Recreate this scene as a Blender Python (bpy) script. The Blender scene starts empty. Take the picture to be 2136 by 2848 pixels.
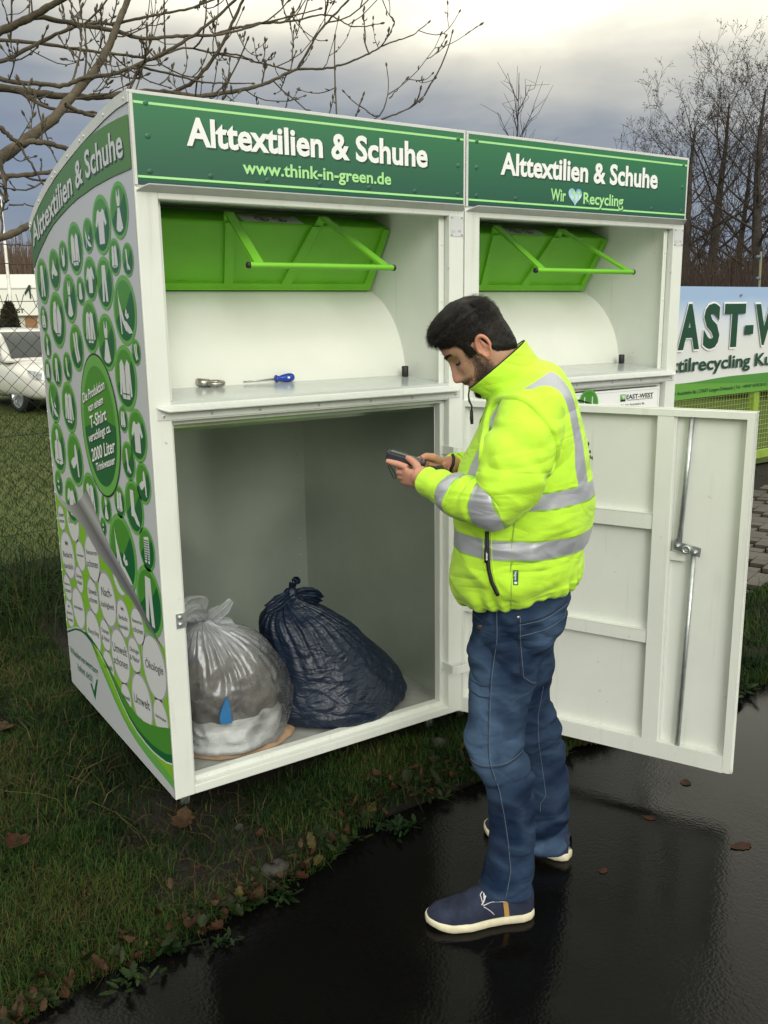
import bpy, bmesh, math, random
import numpy as np
from mathutils import Vector, Matrix
from mathutils.bvhtree import BVHTree
from mathutils.geometry import tessellate_polygon

random.seed(7); RNG = np.random.default_rng(11)
SC = bpy.context.scene; COL = SC.collection

# ------------------------------------------------------------------ camera
cam_d = bpy.data.cameras.new('camera'); cam = bpy.data.objects.new('camera', cam_d); COL.objects.link(cam)
cam_d.sensor_fit = 'VERTICAL'; cam_d.sensor_height = 36.0; cam_d.lens = 36*2543.5/2848
cam_d.clip_start = 0.05; cam_d.clip_end = 2000
CAMP = Vector((-.9108, -2.5704, 1.508)); YAW, PIT, ROL = .5897, -.216, -.0133
fw = Vector((math.sin(YAW)*math.cos(PIT), math.cos(YAW)*math.cos(PIT), math.sin(PIT)))
r0 = Vector((math.cos(YAW), -math.sin(YAW), 0)); u0 = r0.cross(fw)
rr = math.cos(ROL)*r0 + math.sin(ROL)*u0; uu = -math.sin(ROL)*r0 + math.cos(ROL)*u0
cam.matrix_world = Matrix(((rr.x, uu.x, -fw.x, CAMP.x), (rr.y, uu.y, -fw.y, CAMP.y), (rr.z, uu.z, -fw.z, CAMP.z), (0, 0, 0, 1)))
SC.camera = cam
GZ = -.12                                   # level of the road

# ------------------------------------------------------------------ sky, sun, exposure
SUN_DIR = Vector((-.30, -.86, .42)).normalized()
w = bpy.data.worlds.new('World'); SC.world = w; w.use_nodes = True
nt = w.node_tree; nt.nodes.clear()
def wn(t, **k):
    n = nt.nodes.new(t)
    for a, b in k.items(): setattr(n, a, b)
    return n
def wl(a, b): nt.links.new(a, b)
def wmath(op, a, b=None, clamp=False):
    n = wn('ShaderNodeMath', operation=op, use_clamp=clamp)
    for i, x in enumerate((a, b)):
        if x is None: continue
        if isinstance(x, (int, float)): n.inputs[i].default_value = x
        else: wl(x, n.inputs[i])
    return n.outputs[0]
def wramp(fac, stops):
    n = wn('ShaderNodeValToRGB'); el = n.color_ramp.elements
    while len(el) < len(stops): el.new(.5)
    for e, (p, c) in zip(el, stops): e.position = p; e.color = (*c, 1)
    wl(fac, n.inputs[0]); return n.outputs[0]
sky = wn('ShaderNodeTexSky', sky_type='NISHITA', sun_disc=False)
sky.sun_elevation = math.asin(SUN_DIR.z); sky.sun_rotation = math.atan2(SUN_DIR.x, SUN_DIR.y)
tc = wn('ShaderNodeTexCoord'); sep = wn('ShaderNodeSeparateXYZ'); wl(tc.outputs['Generated'], sep.inputs[0])
el_ = sep.outputs['Z']
# cloud bank: wide flat rolls, bright cream above, blue grey below
mp = wn('ShaderNodeMapping'); mp.inputs['Scale'].default_value = (1.0, 1.0, 3.2); wl(tc.outputs['Generated'], mp.inputs[0])
n1 = wn('ShaderNodeTexNoise'); n1.inputs['Scale'].default_value = 2.1; n1.inputs['Detail'].default_value = 5; n1.inputs['Roughness'].default_value = .5
n1.inputs['Distortion'].default_value = .35; wl(mp.outputs[0], n1.inputs['Vector'])
# azimuth term: the bright break in the cloud lies ahead and to the right
az = wn('ShaderNodeVectorMath', operation='DOT_PRODUCT'); wl(tc.outputs['Generated'], az.inputs[0]); az.inputs[1].default_value = (.74, .67, 0)
t1 = wmath('MULTIPLY', wmath('SUBTRACT', n1.outputs['Fac'], .5), .24)
t2 = wmath('MAXIMUM', wmath('MULTIPLY', wmath('SUBTRACT', az.outputs['Value'], .9), .55), -.17)
# the thin cloud round the hidden sun, behind the photographer, glows
ag = wn('ShaderNodeVectorMath', operation='DOT_PRODUCT'); wl(tc.outputs['Generated'], ag.inputs[0]); ag.inputs[1].default_value = tuple(SUN_DIR)
t2 = wmath('ADD', t2, wmath('MULTIPLY', wmath('MAXIMUM', ag.outputs['Value'], 0), .42))
hh = wmath('ADD', wmath('ADD', el_, t1), t2)
cl = wramp(hh, [(0.0, (2.2, 2.6, 3.4)), (.10, (1.95, 2.4, 3.3)), (.185, (2.7, 2.95, 3.35)), (.255, (7.0, 6.7, 5.7)), (.33, (15, 14.4, 11.8)), (1.0, (15, 14.8, 12.8))])
n2 = wn('ShaderNodeTexNoise'); n2.inputs['Scale'].default_value = 5.0; n2.inputs['Detail'].default_value = 8; n2.inputs['Roughness'].default_value = .55; wl(mp.outputs[0], n2.inputs['Vector'])
br = wramp(n2.outputs['Fac'], [(.33, (.90, .91, .93)), (.5, (1, 1, 1)), (.68, (1.13, 1.12, 1.10))])
mul = wn('ShaderNodeMix', data_type='RGBA', blend_type='MULTIPLY'); mul.inputs[0].default_value = 1; wl(cl, mul.inputs[6]); wl(br, mul.inputs[7])
mx = wn('ShaderNodeMix', data_type='RGBA'); mx.inputs[0].default_value = .93; wl(sky.outputs[0], mx.inputs[6]); wl(mul.outputs[2], mx.inputs[7])
bg = wn('ShaderNodeBackground'); bg.inputs['Strength'].default_value = .1; wl(mx.outputs[2], bg.inputs[0])
wo = wn('ShaderNodeOutputWorld'); wl(bg.outputs[0], wo.inputs[0])

sun_d = bpy.data.lights.new('sun', 'SUN'); sun = bpy.data.objects.new('sun', sun_d); COL.objects.link(sun)
sun_d.energy = 1.25; sun_d.angle = math.radians(26); sun_d.color = (1, .975, .935)
sun.rotation_euler = SUN_DIR.to_track_quat('Z', 'Y').to_euler(); sun.location = SUN_DIR*40
SC.view_settings.view_transform = 'Standard'; SC.view_settings.look = 'None'
SC.view_settings.exposure = 0.17; SC.view_settings.gamma = 1

# ------------------------------------------------------------------ helpers
def noise3(P, seed=0):
    """smooth value noise in -1..1 for an (n,3) array"""
    P = np.asarray(P, float); I = np.floor(P).astype(np.int64); f = P-I; f = f*f*(3-2*f)
    def h(x, y, z):
        n = (x*374761393 + y*668265263 + z*2147483647 + seed*1274126177) & 0xffffffff
        n = ((n ^ (n >> 13))*1274126177) & 0xffffffff
        return ((n ^ (n >> 16)) & 0xffff)/32767.5-1
    r = 0
    for dx in (0, 1):
        for dy in (0, 1):
            for dz in (0, 1):
                wgt = (f[:, 0] if dx else 1-f[:, 0])*(f[:, 1] if dy else 1-f[:, 1])*(f[:, 2] if dz else 1-f[:, 2])
                r = r + wgt*h(I[:, 0]+dx, I[:, 1]+dy, I[:, 2]+dz)
    return r
def fbm(P, octv=3, seed=0):
    P = np.asarray(P, float); r = 0; a = 1; s = 0
    for k in range(octv): r = r+a*noise3(P*2**k, seed+k); s += a; a *= .5
    return r/s
def wloc(o):
    v = Vector((0, 0, 0))
    while o: v = v+o.location; o = o.parent
    return v
def props(o, label=None, cat=None, group=None, kind=None):
    for k, v in (('label', label), ('category', cat), ('group', group), ('kind', kind)):
        if v: o[k] = v
    return o
def empty(name, loc, label, cat, group=None):
    o = bpy.data.objects.new(name, None); COL.objects.link(o); o.location = loc; o.empty_display_size = .1
    return props(o, label, cat, group)
class MB:
    def __init__(s): s.v = []; s.f = []; s.m = []; s.sm = []
    def add(s, vs, fs, m=0, smooth=False):
        b = len(s.v); s.v += [tuple(map(float, q)) for q in vs]
        for f in fs: s.f.append(tuple(b+i for i in f)); s.m.append(m); s.sm.append(smooth)
        return s
    def box(s, a, b, m=0):
        x0, y0, z0 = a; x1, y1, z1 = b
        return s.add([(x0, y0, z0), (x1, y0, z0), (x1, y1, z0), (x0, y1, z0), (x0, y0, z1), (x1, y0, z1), (x1, y1, z1), (x0, y1, z1)],
                     [(3, 2, 1, 0), (4, 5, 6, 7), (0, 1, 5, 4), (1, 2, 6, 5), (2, 3, 7, 6), (3, 0, 4, 7)], m)
    def extr(s, pts, vec, m=0, smooth=False):
        """closed planar polygon pushed along vec"""
        P = [Vector(p) for p in pts]; V = Vector(vec); n = len(P); nn = Vector((0, 0, 0))
        for i in range(n): nn += P[i].cross(P[(i+1) % n])
        if nn.dot(V) > 0: P.reverse()
        vs = P+[p+V for p in P]
        tri = tessellate_polygon([P]); fs = []
        for t in tri:
            a, b, c = t
            if (P[b]-P[a]).cross(P[c]-P[a]).dot(V) > 0: t = (a, c, b)
            fs.append(tuple(t)); fs.append(tuple(n+i for i in reversed(t)))
        s.add(vs, fs, m)
        s.add(vs, [(i, i+n, (i+1) % n+n, (i+1) % n)[::-1] for i in range(n)], m, smooth)
        return s
    def flat(s, pts, m=0, up=None):
        P = [Vector(p) for p in pts]; tri = tessellate_polygon([P]); fs = []
        for a, b, c in tri:
            if up is not None and (P[b]-P[a]).cross(P[c]-P[a]).dot(Vector(up)) < 0: b, c = c, b
            fs.append((a, b, c))
        return s.add(P, fs, m)
    def loft(s, R, m=0, cap0=True, cap1=True, smooth=True):
        R = np.asarray(R, float); k, n, _ = R.shape; fs = []
        for i in range(k-1):
            for j in range(n): fs.append((i*n+j, i*n+(j+1) % n, (i+1)*n+(j+1) % n, (i+1)*n+j))
        if cap0: fs.append(tuple(range(n-1, -1, -1)))
        if cap1: fs.append(tuple((k-1)*n+j for j in range(n)))
        return s.add(R.reshape(-1, 3), fs, m, smooth)
    def tube(s, pts, r, n=8, m=0, cap=True, smooth=True):
        P = np.asarray(pts, float); k = len(P); r = np.broadcast_to(np.asarray(r, float), (k,))
        T = np.gradient(P, axis=0); T /= np.linalg.norm(T, axis=1)[:, None]+1e-12
        a = np.cross(T[0], (0, 0, 1.)); 
        if np.linalg.norm(a) < 1e-3: a = np.cross(T[0], (1., 0, 0))
        R = []; th = np.arange(n)*2*math.pi/n
        for i in range(k):
            a = a-T[i]*(a@T[i]); a /= np.linalg.norm(a)+1e-12; b = np.cross(T[i], a)
            R.append(P[i]+r[i]*(np.cos(th)[:, None]*a+np.sin(th)[:, None]*b))
        return s.loft(R, m, cap, cap, smooth)
    def lathe(s, prof, c, ax=(0, 0, 1), n=20, m=0, smooth=True):
        ax = Vector(ax).normalized(); a = ax.orthogonal().normalized(); b = ax.cross(a); c = Vector(c); R = []
        for r, h in prof: R.append([c+ax*h+(a*math.cos(t)+b*math.sin(t))*max(r, 1e-5) for t in [2*math.pi*j/n for j in range(n)]])
        return s.loft([[tuple(p) for p in q] for q in R], m, True, True, smooth)
    def dome(s, c, ax, r, h, m=0, n=10):
        return s.lathe([(r, 0), (r*.92, h*.45), (r*.66, h*.8), (r*.3, h*.98), (0, h)], c, ax, n, m)
    def grid(s, G, m=0, smooth=True, flip=False):
        G = np.asarray(G, float); k, n, _ = G.shape; fs = []
        for i in range(k-1):
            for j in range(n-1):
                q = (i*n+j, i*n+j+1, (i+1)*n+j+1, (i+1)*n+j); fs.append(q[::-1] if flip else q)
        return s.add(G.reshape(-1, 3), fs, m, smooth)
    def join_text(s, tm, fn, m=0):
        vs, fs = tm; return s.add([fn(*p) for p in vs], fs, m)
    def build(s, name, mats, parent=None, bevel=0, sub=0, auto=False):
        me = bpy.data.meshes.new(name); b = wloc(parent) if parent else Vector((0, 0, 0))
        if not isinstance(mats, (list, tuple)): mats = [mats]
        vs = np.array(s.v, float)-np.array(b) if s.v else np.zeros((0, 3))
        me.from_pydata(vs.tolist(), [], s.f)
        for q in mats: me.materials.append(q)
        me.polygons.foreach_set('material_index', s.m); me.polygons.foreach_set('use_smooth', s.sm); me.update()
        o = bpy.data.objects.new(name, me); COL.objects.link(o)
        if parent: o.parent = parent
        if bevel:
            bm = bmesh.new(); bm.from_mesh(me); bmesh.ops.remove_doubles(bm, verts=bm.verts, dist=1e-6); bm.to_mesh(me); bm.free()
            md = o.modifiers.new('bevel', 'BEVEL'); md.width = bevel; md.segments = 2; md.limit_method = 'ANGLE'; md.angle_limit = math.radians(40); md.harden_normals = False
        if sub:
            md = o.modifiers.new('sub', 'SUBSURF'); md.levels = sub; md.render_levels = sub
        return o
def fastmesh(name, V, F4, mat, parent=None, smooth=False, F3=None, uvw=None):
    """numpy quads (n,4) [+ tris (n,3)] as one mesh"""
    me = bpy.data.meshes.new(name); b = np.array(wloc(parent)) if parent else np.zeros(3); V = np.asarray(V, np.float32)-b.astype(np.float32)
    F4 = np.zeros((0, 4), int) if F4 is None else np.asarray(F4); F3 = np.zeros((0, 3), int) if F3 is None else np.asarray(F3)
    me.vertices.add(len(V)); me.vertices.foreach_set('co', V.ravel())
    nl = F4.size+F3.size; me.loops.add(nl); me.loops.foreach_set('vertex_index', np.concatenate([F4.ravel(), F3.ravel()]).astype(np.int32))
    npn = len(F4)+len(F3); me.polygons.add(npn)
    tot = np.concatenate([np.full(len(F4), 4), np.full(len(F3), 3)]).astype(np.int32); st = np.concatenate([[0], np.cumsum(tot)[:-1]]).astype(np.int32)
    me.polygons.foreach_set('loop_start', st); me.polygons.foreach_set('loop_total', tot)
    me.polygons.foreach_set('use_smooth', np.full(npn, smooth))
    for q in (mat if isinstance(mat, (list, tuple)) else [mat]): me.materials.append(q)
    me.update(calc_edges=True); me.validate()
    if uvw:
        for k, a in uvw.items():
            at = me.attributes.new(k, 'FLOAT', 'POINT'); at.data.foreach_set('value', np.asarray(a, np.float32))
    o = bpy.data.objects.new(name, me); COL.objects.link(o)
    if parent: o.parent = parent
    return o
def text_mesh(s, bold=0.0, xs=1.0, size=1.0, align='LEFT', res=3, space=1.0):
    c = bpy.data.curves.new('t', 'FONT'); c.body = s; c.size = size; c.offset = bold*size; c.align_x = align; c.resolution_u = res; c.space_character = space
    o = bpy.data.objects.new('t', c); COL.objects.link(o); dg = bpy.context.evaluated_depsgraph_get()
    me = bpy.data.meshes.new_from_object(o.evaluated_get(dg)); vs = [(v.co.x*xs, v.co.y) for v in me.vertices]; fs = [tuple(p.vertices) for p in me.polygons]
    bpy.data.objects.remove(o); bpy.data.curves.remove(c); bpy.data.meshes.remove(me)
    # drop unused slivers, make faces counter clockwise
    out = []
    for f in fs:
        a = sum(vs[f[i]][0]*vs[f[(i+1) % len(f)]][1]-vs[f[(i+1) % len(f)]][0]*vs[f[i]][1] for i in range(len(f)))
        if abs(a) > 1e-12: out.append(f if a > 0 else f[::-1])
    return vs, out
def tfit(s, w, h, bold=.012, align='CENTER', space=1.0):
    """text scaled so that the line is w wide and its capitals h high"""
    vs, fs = text_mesh(s, bold, align=align, space=space); xs = [p[0] for p in vs]; cap = .729
    k = w/(max(xs)-min(xs)); c = (max(xs)+min(xs))/2 if align == 'CENTER' else min(xs)
    return [((x-c)*k, y*h/cap) for x, y in vs], fs

# ------------------------------------------------------------------ materials
def mat(name, col=(.8, .8, .8), rough=.5, metal=0, spec=.5, var=0, vscale=8, bump=0, bscale=40, coat=0, col2=None, detail=4, rvar=0, sheen=0, stretch=None):
    m = bpy.data.materials.new(name); m.use_nodes = True; t = m.node_tree; b = t.nodes['Principled BSDF']
    b.inputs['Base Color'].default_value = (*col, 1); b.inputs['Roughness'].default_value = rough; b.inputs['Metallic'].default_value = metal
    b.inputs['Specular IOR Level'].default_value = spec; b.inputs['Coat Weight'].default_value = coat
    if sheen: b.inputs['Sheen Weight'].default_value = sheen
    tcn = None
    def vec():
        nonlocal tcn
        if tcn is None:
            g = t.nodes.new('ShaderNodeTexCoord'); tcn = g.outputs['Object']
            if stretch:
                q = t.nodes.new('ShaderNodeMapping'); q.inputs['Scale'].default_value = stretch; t.links.new(tcn, q.inputs[0]); tcn = q.outputs[0]
        return tcn
    if var or col2:
        n = t.nodes.new('ShaderNodeTexNoise'); n.inputs['Scale'].default_value = vscale; n.inputs['Detail'].default_value = detail; n.inputs['Roughness'].default_value = .62; t.links.new(vec(), n.inputs['Vector'])
        r = t.nodes.new('ShaderNodeValToRGB'); e = r.color_ramp.elements; e[0].position = .32; e[1].position = .68
        c2 = col2 if col2 else tuple(min(1, x*(1+var)) for x in col); c1 = col if col2 else tuple(x*(1-var) for x in col)
        e[0].color = (*c1, 1); e[1].color = (*c2, 1); t.links.new(n.outputs['Fac'], r.inputs[0]); t.links.new(r.outputs[0], b.inputs['Base Color'])
        if rvar:
            q = t.nodes.new('ShaderNodeMapRange'); q.inputs['To Min'].default_value = max(.02, rough-rvar); q.inputs['To Max'].default_value = min(1, rough+rvar); t.links.new(n.outputs['Fac'], q.inputs['Value']); t.links.new(q.outputs[0], b.inputs['Roughness'])
    if bump:
        n = t.nodes.new('ShaderNodeTexNoise'); n.inputs['Scale'].default_value = bscale; n.inputs['Detail'].default_value = 4; t.links.new(vec(), n.inputs['Vector'])
        q = t.nodes.new('ShaderNodeBump'); q.inputs['Strength'].default_value = bump; q.inputs['Distance'].default_value = .01; t.links.new(n.outputs['Fac'], q.inputs['Height']); t.links.new(q.outputs[0], b.inputs['Normal'])
    return m
def specks(m, dens=.72, col=(.10, .09, .07), k=.55):
    """fine dirt: small flecks and faint runs on a painted sheet"""
    t = m.node_tree; b = t.nodes['Principled BSDF']; s = b.inputs['Base Color']; prev = s.links[0].from_socket
    g = t.nodes.new('ShaderNodeTexCoord'); f = None
    for sc, st, lo in ((42, (1, 1, 1), dens), (7, (5, 5, .35), .60)):
        q = t.nodes.new('ShaderNodeMapping'); q.inputs['Scale'].default_value = st; t.links.new(g.outputs['Object'], q.inputs[0])
        n = t.nodes.new('ShaderNodeTexNoise'); n.inputs['Scale'].default_value = sc; n.inputs['Detail'].default_value = 3; t.links.new(q.outputs[0], n.inputs['Vector'])
        r = t.nodes.new('ShaderNodeMapRange'); r.inputs[1].default_value = lo; r.inputs[2].default_value = lo+.12; r.inputs[4].default_value = k if sc > 20 else .10; t.links.new(n.outputs['Fac'], r.inputs[0])
        x = t.nodes.new('ShaderNodeMix'); x.data_type = 'RGBA'; t.links.new(r.outputs[0], x.inputs[0]); t.links.new(prev, x.inputs[6]); x.inputs[7].default_value = (*col, 1); prev = x.outputs[2]
    t.links.new(prev, s); return m
M = {}
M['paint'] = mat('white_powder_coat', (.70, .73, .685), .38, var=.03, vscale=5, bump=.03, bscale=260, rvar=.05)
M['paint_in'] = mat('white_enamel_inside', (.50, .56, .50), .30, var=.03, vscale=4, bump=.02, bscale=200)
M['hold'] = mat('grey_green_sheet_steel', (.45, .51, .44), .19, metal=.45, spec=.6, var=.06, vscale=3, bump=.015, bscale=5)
specks(M['paint']); specks(M['paint_in'])
M['galv'] = mat('galvanised_steel', (.46, .49, .49), .36, metal=.8, var=.18, vscale=40)
M['steel'] = mat('worn_steel', (.42, .40, .36), .35, metal=1, var=.25, vscale=60)
M['black'] = mat('black_rubber', (.015, .015, .016), .55)
M['lime'] = mat('lime_green_enamel', (.16, .50, .022), .38, var=.05, vscale=6, bump=.02, bscale=200)
M['p_white'] = mat('white_lettering', (.82, .84, .84), .35)
M['p_grey'] = mat('print_silver_grey', (.50, .52, .56), .24, spec=.4)
M['p_shadow'] = mat('dark_green_print', (.012, .05, .035), .35)
M['p_mint'] = mat('mint_green_lettering', (.38, .74, .30), .35)
M['p_dark'] = mat('deep_green_print', (.012, .115, .04), .28, spec=.35)
M['p_mid'] = mat('leaf_green_print', (.065, .25, .035), .28, spec=.35)
M['p_ring'] = mat('fresh_green_print', (.13, .38, .085), .28, spec=.35)
M['p_lime'] = mat('lime_print', (.20, .46, .03), .28, spec=.35)
M['p_band'] = mat('dark_band_print', (.028, .115, .062), .28, spec=.35, col2=(.10, .235, .035), vscale=.9, detail=0)
M['p_ink'] = mat('black_green_ink', (.006, .018, .016), .3)
M['p_disc'] = mat('pale_grey_print', (.60, .62, .64), .28, spec=.35)
M['p_rim'] = mat('mid_grey_print', (.33, .34, .36), .28, spec=.35)
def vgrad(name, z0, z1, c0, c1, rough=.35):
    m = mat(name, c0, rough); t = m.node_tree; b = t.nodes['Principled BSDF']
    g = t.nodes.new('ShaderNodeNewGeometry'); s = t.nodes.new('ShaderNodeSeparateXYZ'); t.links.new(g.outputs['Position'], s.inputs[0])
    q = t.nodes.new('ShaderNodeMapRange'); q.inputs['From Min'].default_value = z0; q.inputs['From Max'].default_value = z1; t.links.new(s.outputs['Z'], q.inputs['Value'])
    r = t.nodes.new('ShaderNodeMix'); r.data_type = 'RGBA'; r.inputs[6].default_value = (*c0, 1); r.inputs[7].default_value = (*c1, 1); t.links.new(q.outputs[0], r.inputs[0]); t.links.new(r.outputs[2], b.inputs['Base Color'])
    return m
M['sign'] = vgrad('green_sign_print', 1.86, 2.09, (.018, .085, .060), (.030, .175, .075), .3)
# ------------------------------------------------------------------ clothing containers
W, D = 1.155, 1.174
ROOF = [(0, 2.100), (.10, 2.098), (.21, 2.088), (.385, 2.065), (.441, 2.057), (.60, 2.030), (.762, 1.999), (.90, 1.963), (1.007, 1.930), (1.10, 1.893), (D, 1.852)]
def roofz(y): return float(np.interp(y, [p[0] for p in ROOF], [p[1] for p in ROOF]))
ICON = {
 'dress': [[(-.16, .72), (-.11, .72), (-.06, .48), (.06, .48), (.11, .72), (.16, .72), (.2, .36), (.1, .12), (.36, -.62), (.1, -.72), (-.2, -.7), (-.36, -.6), (-.1, .12), (-.2, .36)]],
 'tee': [[(-.2, .52), (-.1, .42), (.1, .42), (.2, .52), (.38, .44), (.6, .02), (.44, -.06), (.3, .14), (.28, -.62), (-.28, -.62), (-.3, .14), (-.44, -.06), (-.6, .02), (-.38, .44)]],
 'heel': [[(-.5, .6), (-.4, .3), (-.05, -.28), (.1, -.3), (.48, -.52), (.6, -.62), (.3, -.64), (.0, -.55), (-.25, -.28), (-.32, -.1), (-.3, -.66), (-.38, -.66), (-.46, .1)], [(.02, -.12), (.1, .05), (.2, .0), (.16, -.12), (.3, -.06), (.34, -.18), (.18, -.24)]],
 'jacket': [[(-.24, .56), (0, .34), (.24, .56), (.44, .42), (.54, -.5), (.4, -.54), (.34, -.1), (.32, -.62), (-.32, -.62), (-.34, -.1), (-.4, -.54), (-.54, -.5), (-.44, .42)]],
 'sweater': [[(-.18, .56), (0, .44), (.18, .56), (.4, .46), (.56, -.42), (.42, -.48), (.3, .1), (.3, -.58), (-.3, -.58), (-.3, .1), (-.42, -.48), (-.56, -.42), (-.4, .46)]],
 'pants': [[(-.2, .66), (.2, .66), (.32, -.66), (.1, -.66), (.0, .2), (-.1, -.66), (-.32, -.66)]],
 'boot': [[(-.3, .6), (-.06, .62), (.02, -.2), (.36, -.5), (.34, -.6), (.1, -.58), (-.06, -.42), (-.1, -.6), (-.16, -.6), (-.2, -.2)]],
 'ugg': [[(-.3, .6), (.06, .6), (.08, -.1), (.5, -.5), (.5, -.62), (.2, -.56), (-.06, -.34), (-.28, -.36)]],
 'sock': [[(-.36, .6), (-.12, .56), (-.02, -.1), (.2, -.52), (.1, -.64), (-.02, -.6), (-.24, -.16)], [(0, .66), (.24, .62), (.26, .0), (.44, -.46), (.34, -.58), (.22, -.5), (.06, -.06)]],
 'skirt': [[(-.18, .5), (.18, .5), (.42, -.5), (.2, -.58), (-.2, -.58), (-.42, -.5)]],
 'shirt': [[(-.34, .56), (-.1, .58), (0, .4), (.1, .58), (.34, .56), (.5, -.46), (.34, -.52), (.3, -.56), (-.3, -.56), (-.34, -.52), (-.5, -.46)]],
 'pump': [[(-.1, .5), (.06, .2), (.5, -.16), (.5, -.28), (.1, -.3), (-.2, -.2), (-.36, -.24), (-.36, -.4), (-.5, -.4), (-.5, -.1), (-.3, .16)]],
 'tank': [[(-.34, .56), (-.24, .56), (-.1, .1), (.12, .1), (.26, .56), (.36, .5), (.3, -.46), (.0, -.62), (-.22, -.52)]],
 'hood': [[(-.16, .3), (-.18, .62), (0, .74), (.18, .62), (.16, .3), (.42, .2), (.54, -.54), (.36, -.58), (.3, -.62), (-.3, -.62), (-.36, -.58), (-.54, -.54), (-.42, .2)]],
 'sandal': [[(.2, .6), (.36, .2), (.42, -.6), (.26, -.58), (.2, -.1), (-.1, -.3), (-.3, -.36), (-.5, -.2), (-.5, -.1), (-.2, .06), (.02, .1), (.06, .5)]],
 'bikini': [[(-.2, .56), (-.16, .2), (.16, .2), (.2, .56), (.24, .1), (0, .02), (-.24, .1)], [(-.26, -.2), (.26, -.2), (.0, -.56)]],
 'blazer': [[(-.3, .6), (-.04, .66), (.1, .3), (.24, .56), (.5, .2), (.56, .0), (.36, -.5), (.0, -.58), (-.3, -.44), (-.54, -.3), (-.46, .2)]],
 'scarf': [[(-.3, .5), (.3, .62), (.36, .1), (.3, -.6), (.1, -.6), (.1, .0), (-.06, -.62), (-.3, -.62)]],
}
PRINT = [('dress', .138, 1.801, .08), ('tee', .309, 1.775, .088), ('heel', .452, 1.754, .055), ('jacket', .604, 1.724, .085), ('tank', .754, 1.705, .055), ('pump', .880, 1.668, .073), ('pants', 1.056, 1.634, .083),
 ('shirt', .206, 1.676, .054), ('boot', .092, 1.662, .048), ('tee', .462, 1.622, .07), ('pants', .32, 1.603, .081), ('heel', .151, 1.52, .102), ('dress', .717, 1.564, .083), ('skirt', .581, 1.587, .047), ('hood', 1.089, 1.496, .05),
 ('blazer', .901, 1.492, .101), ('sweater', .505, 1.47, .087), ('dress', .344, 1.424, .089), ('sock', .684, 1.399, .081), ('dress', 1.069, 1.397, .05), ('shirt', 1.1, 1.3, .046), ('pants', .966, 1.311, .064), ('boot', .819, 1.327, .055),
 ('sock', .076, 1.401, .038), ('jacket', .187, 1.32, .1), ('heel', 1.05, 1.183, .079), ('sweater', .845, 1.18, .094), ('hood', 1.047, 1.009, .1), ('sandal', .824, .99, .1), ('bikini', 1.089, .864, .052), ('tee', .921, .82, .09), ('sweater', .664, .872, .093),
 ('dress', .488, .867, .055), ('shirt', .338, .913, .055), ('ugg', .197, .918, .088), ('sandal', .094, 1.01, .065), ('boot', .218, 1.062, .062), ('tee', .116, 1.152, .082), ('shirt', .239, 1.191, .042), ('bikini', .539, .792, .033), ('heel', .347, .733, .138), ('scarf', .104, .801, .07), ('pants', .115, .631, .117)]
WORDS = [(['Umwelt', 'schonen'], 1.099, .722, .053), (['Ökologie'], .934, .74, .085), (['Mit', 'Bedacht', 'handeln'], 1.053, .579, .102), (['Nachhaltigkeit'], .868, .616, .062), (['Ressourcen', 'schonen'], .714, .639, .093), (['Ressourcen', 'schonen'], 1.1, .434, .058),
 (['Ökologie', '& Natur'], .915, .511, .055), (['Umwelt', 'schonen'], .746, .487, .072), (['Nach-', 'haltigkeit'], .568, .521, .106), (['Nachhaltigkeit'], .963, .382, .088), (['Mit', 'Bedacht', 'handeln'], 1.106, .322, .061), (['Recycling'], .778, .335, .094), (['Ökologie', '& Natur'], .624, .37, .063),
 (['Mit', 'Bedacht', 'handeln'], .398, .497, .071), (['Ressourcen', 'schonen'], .251, .511, .066), (['Umwelt', 'schonen'], .465, .339, .105), (['Ökologie', '& Natur'], .306, .394, .065), (['Ökologie'], .116, .412, .114), (['Umwelt'], .618, .249, .067), (['Umwelt'], .264, .24, .105), (['Umwelt'], .433, .195, .056), (['Nachhaltigkeit'], .087, .248, .069), ([], .40, .66, .085)]
def clip_poly(P, zmin=None, ymax=None, ymin=None, below=None):
    """keep the part of a 2-D (y, z) polygon that passes the half plane tests"""
    def cut(P, f):
        out = []
        for i in range(len(P)):
            a, b = P[i], P[(i+1) % len(P)]; fa, fb = f(a), f(b)
            if fa >= 0: out.append(a)
            if (fa >= 0) != (fb >= 0):
                t = fa/(fa-fb); out.append((a[0]+t*(b[0]-a[0]), a[1]+t*(b[1]-a[1])))
        return out
    for f in ([(lambda p: p[1]-zmin)] if zmin is not None else [])+([(lambda p: ymax-p[0])] if ymax is not None else [])+([(lambda p: p[0]-ymin)] if ymin is not None else []):
        P = cut(P, f)
        if not P: return P
    return P
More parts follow.
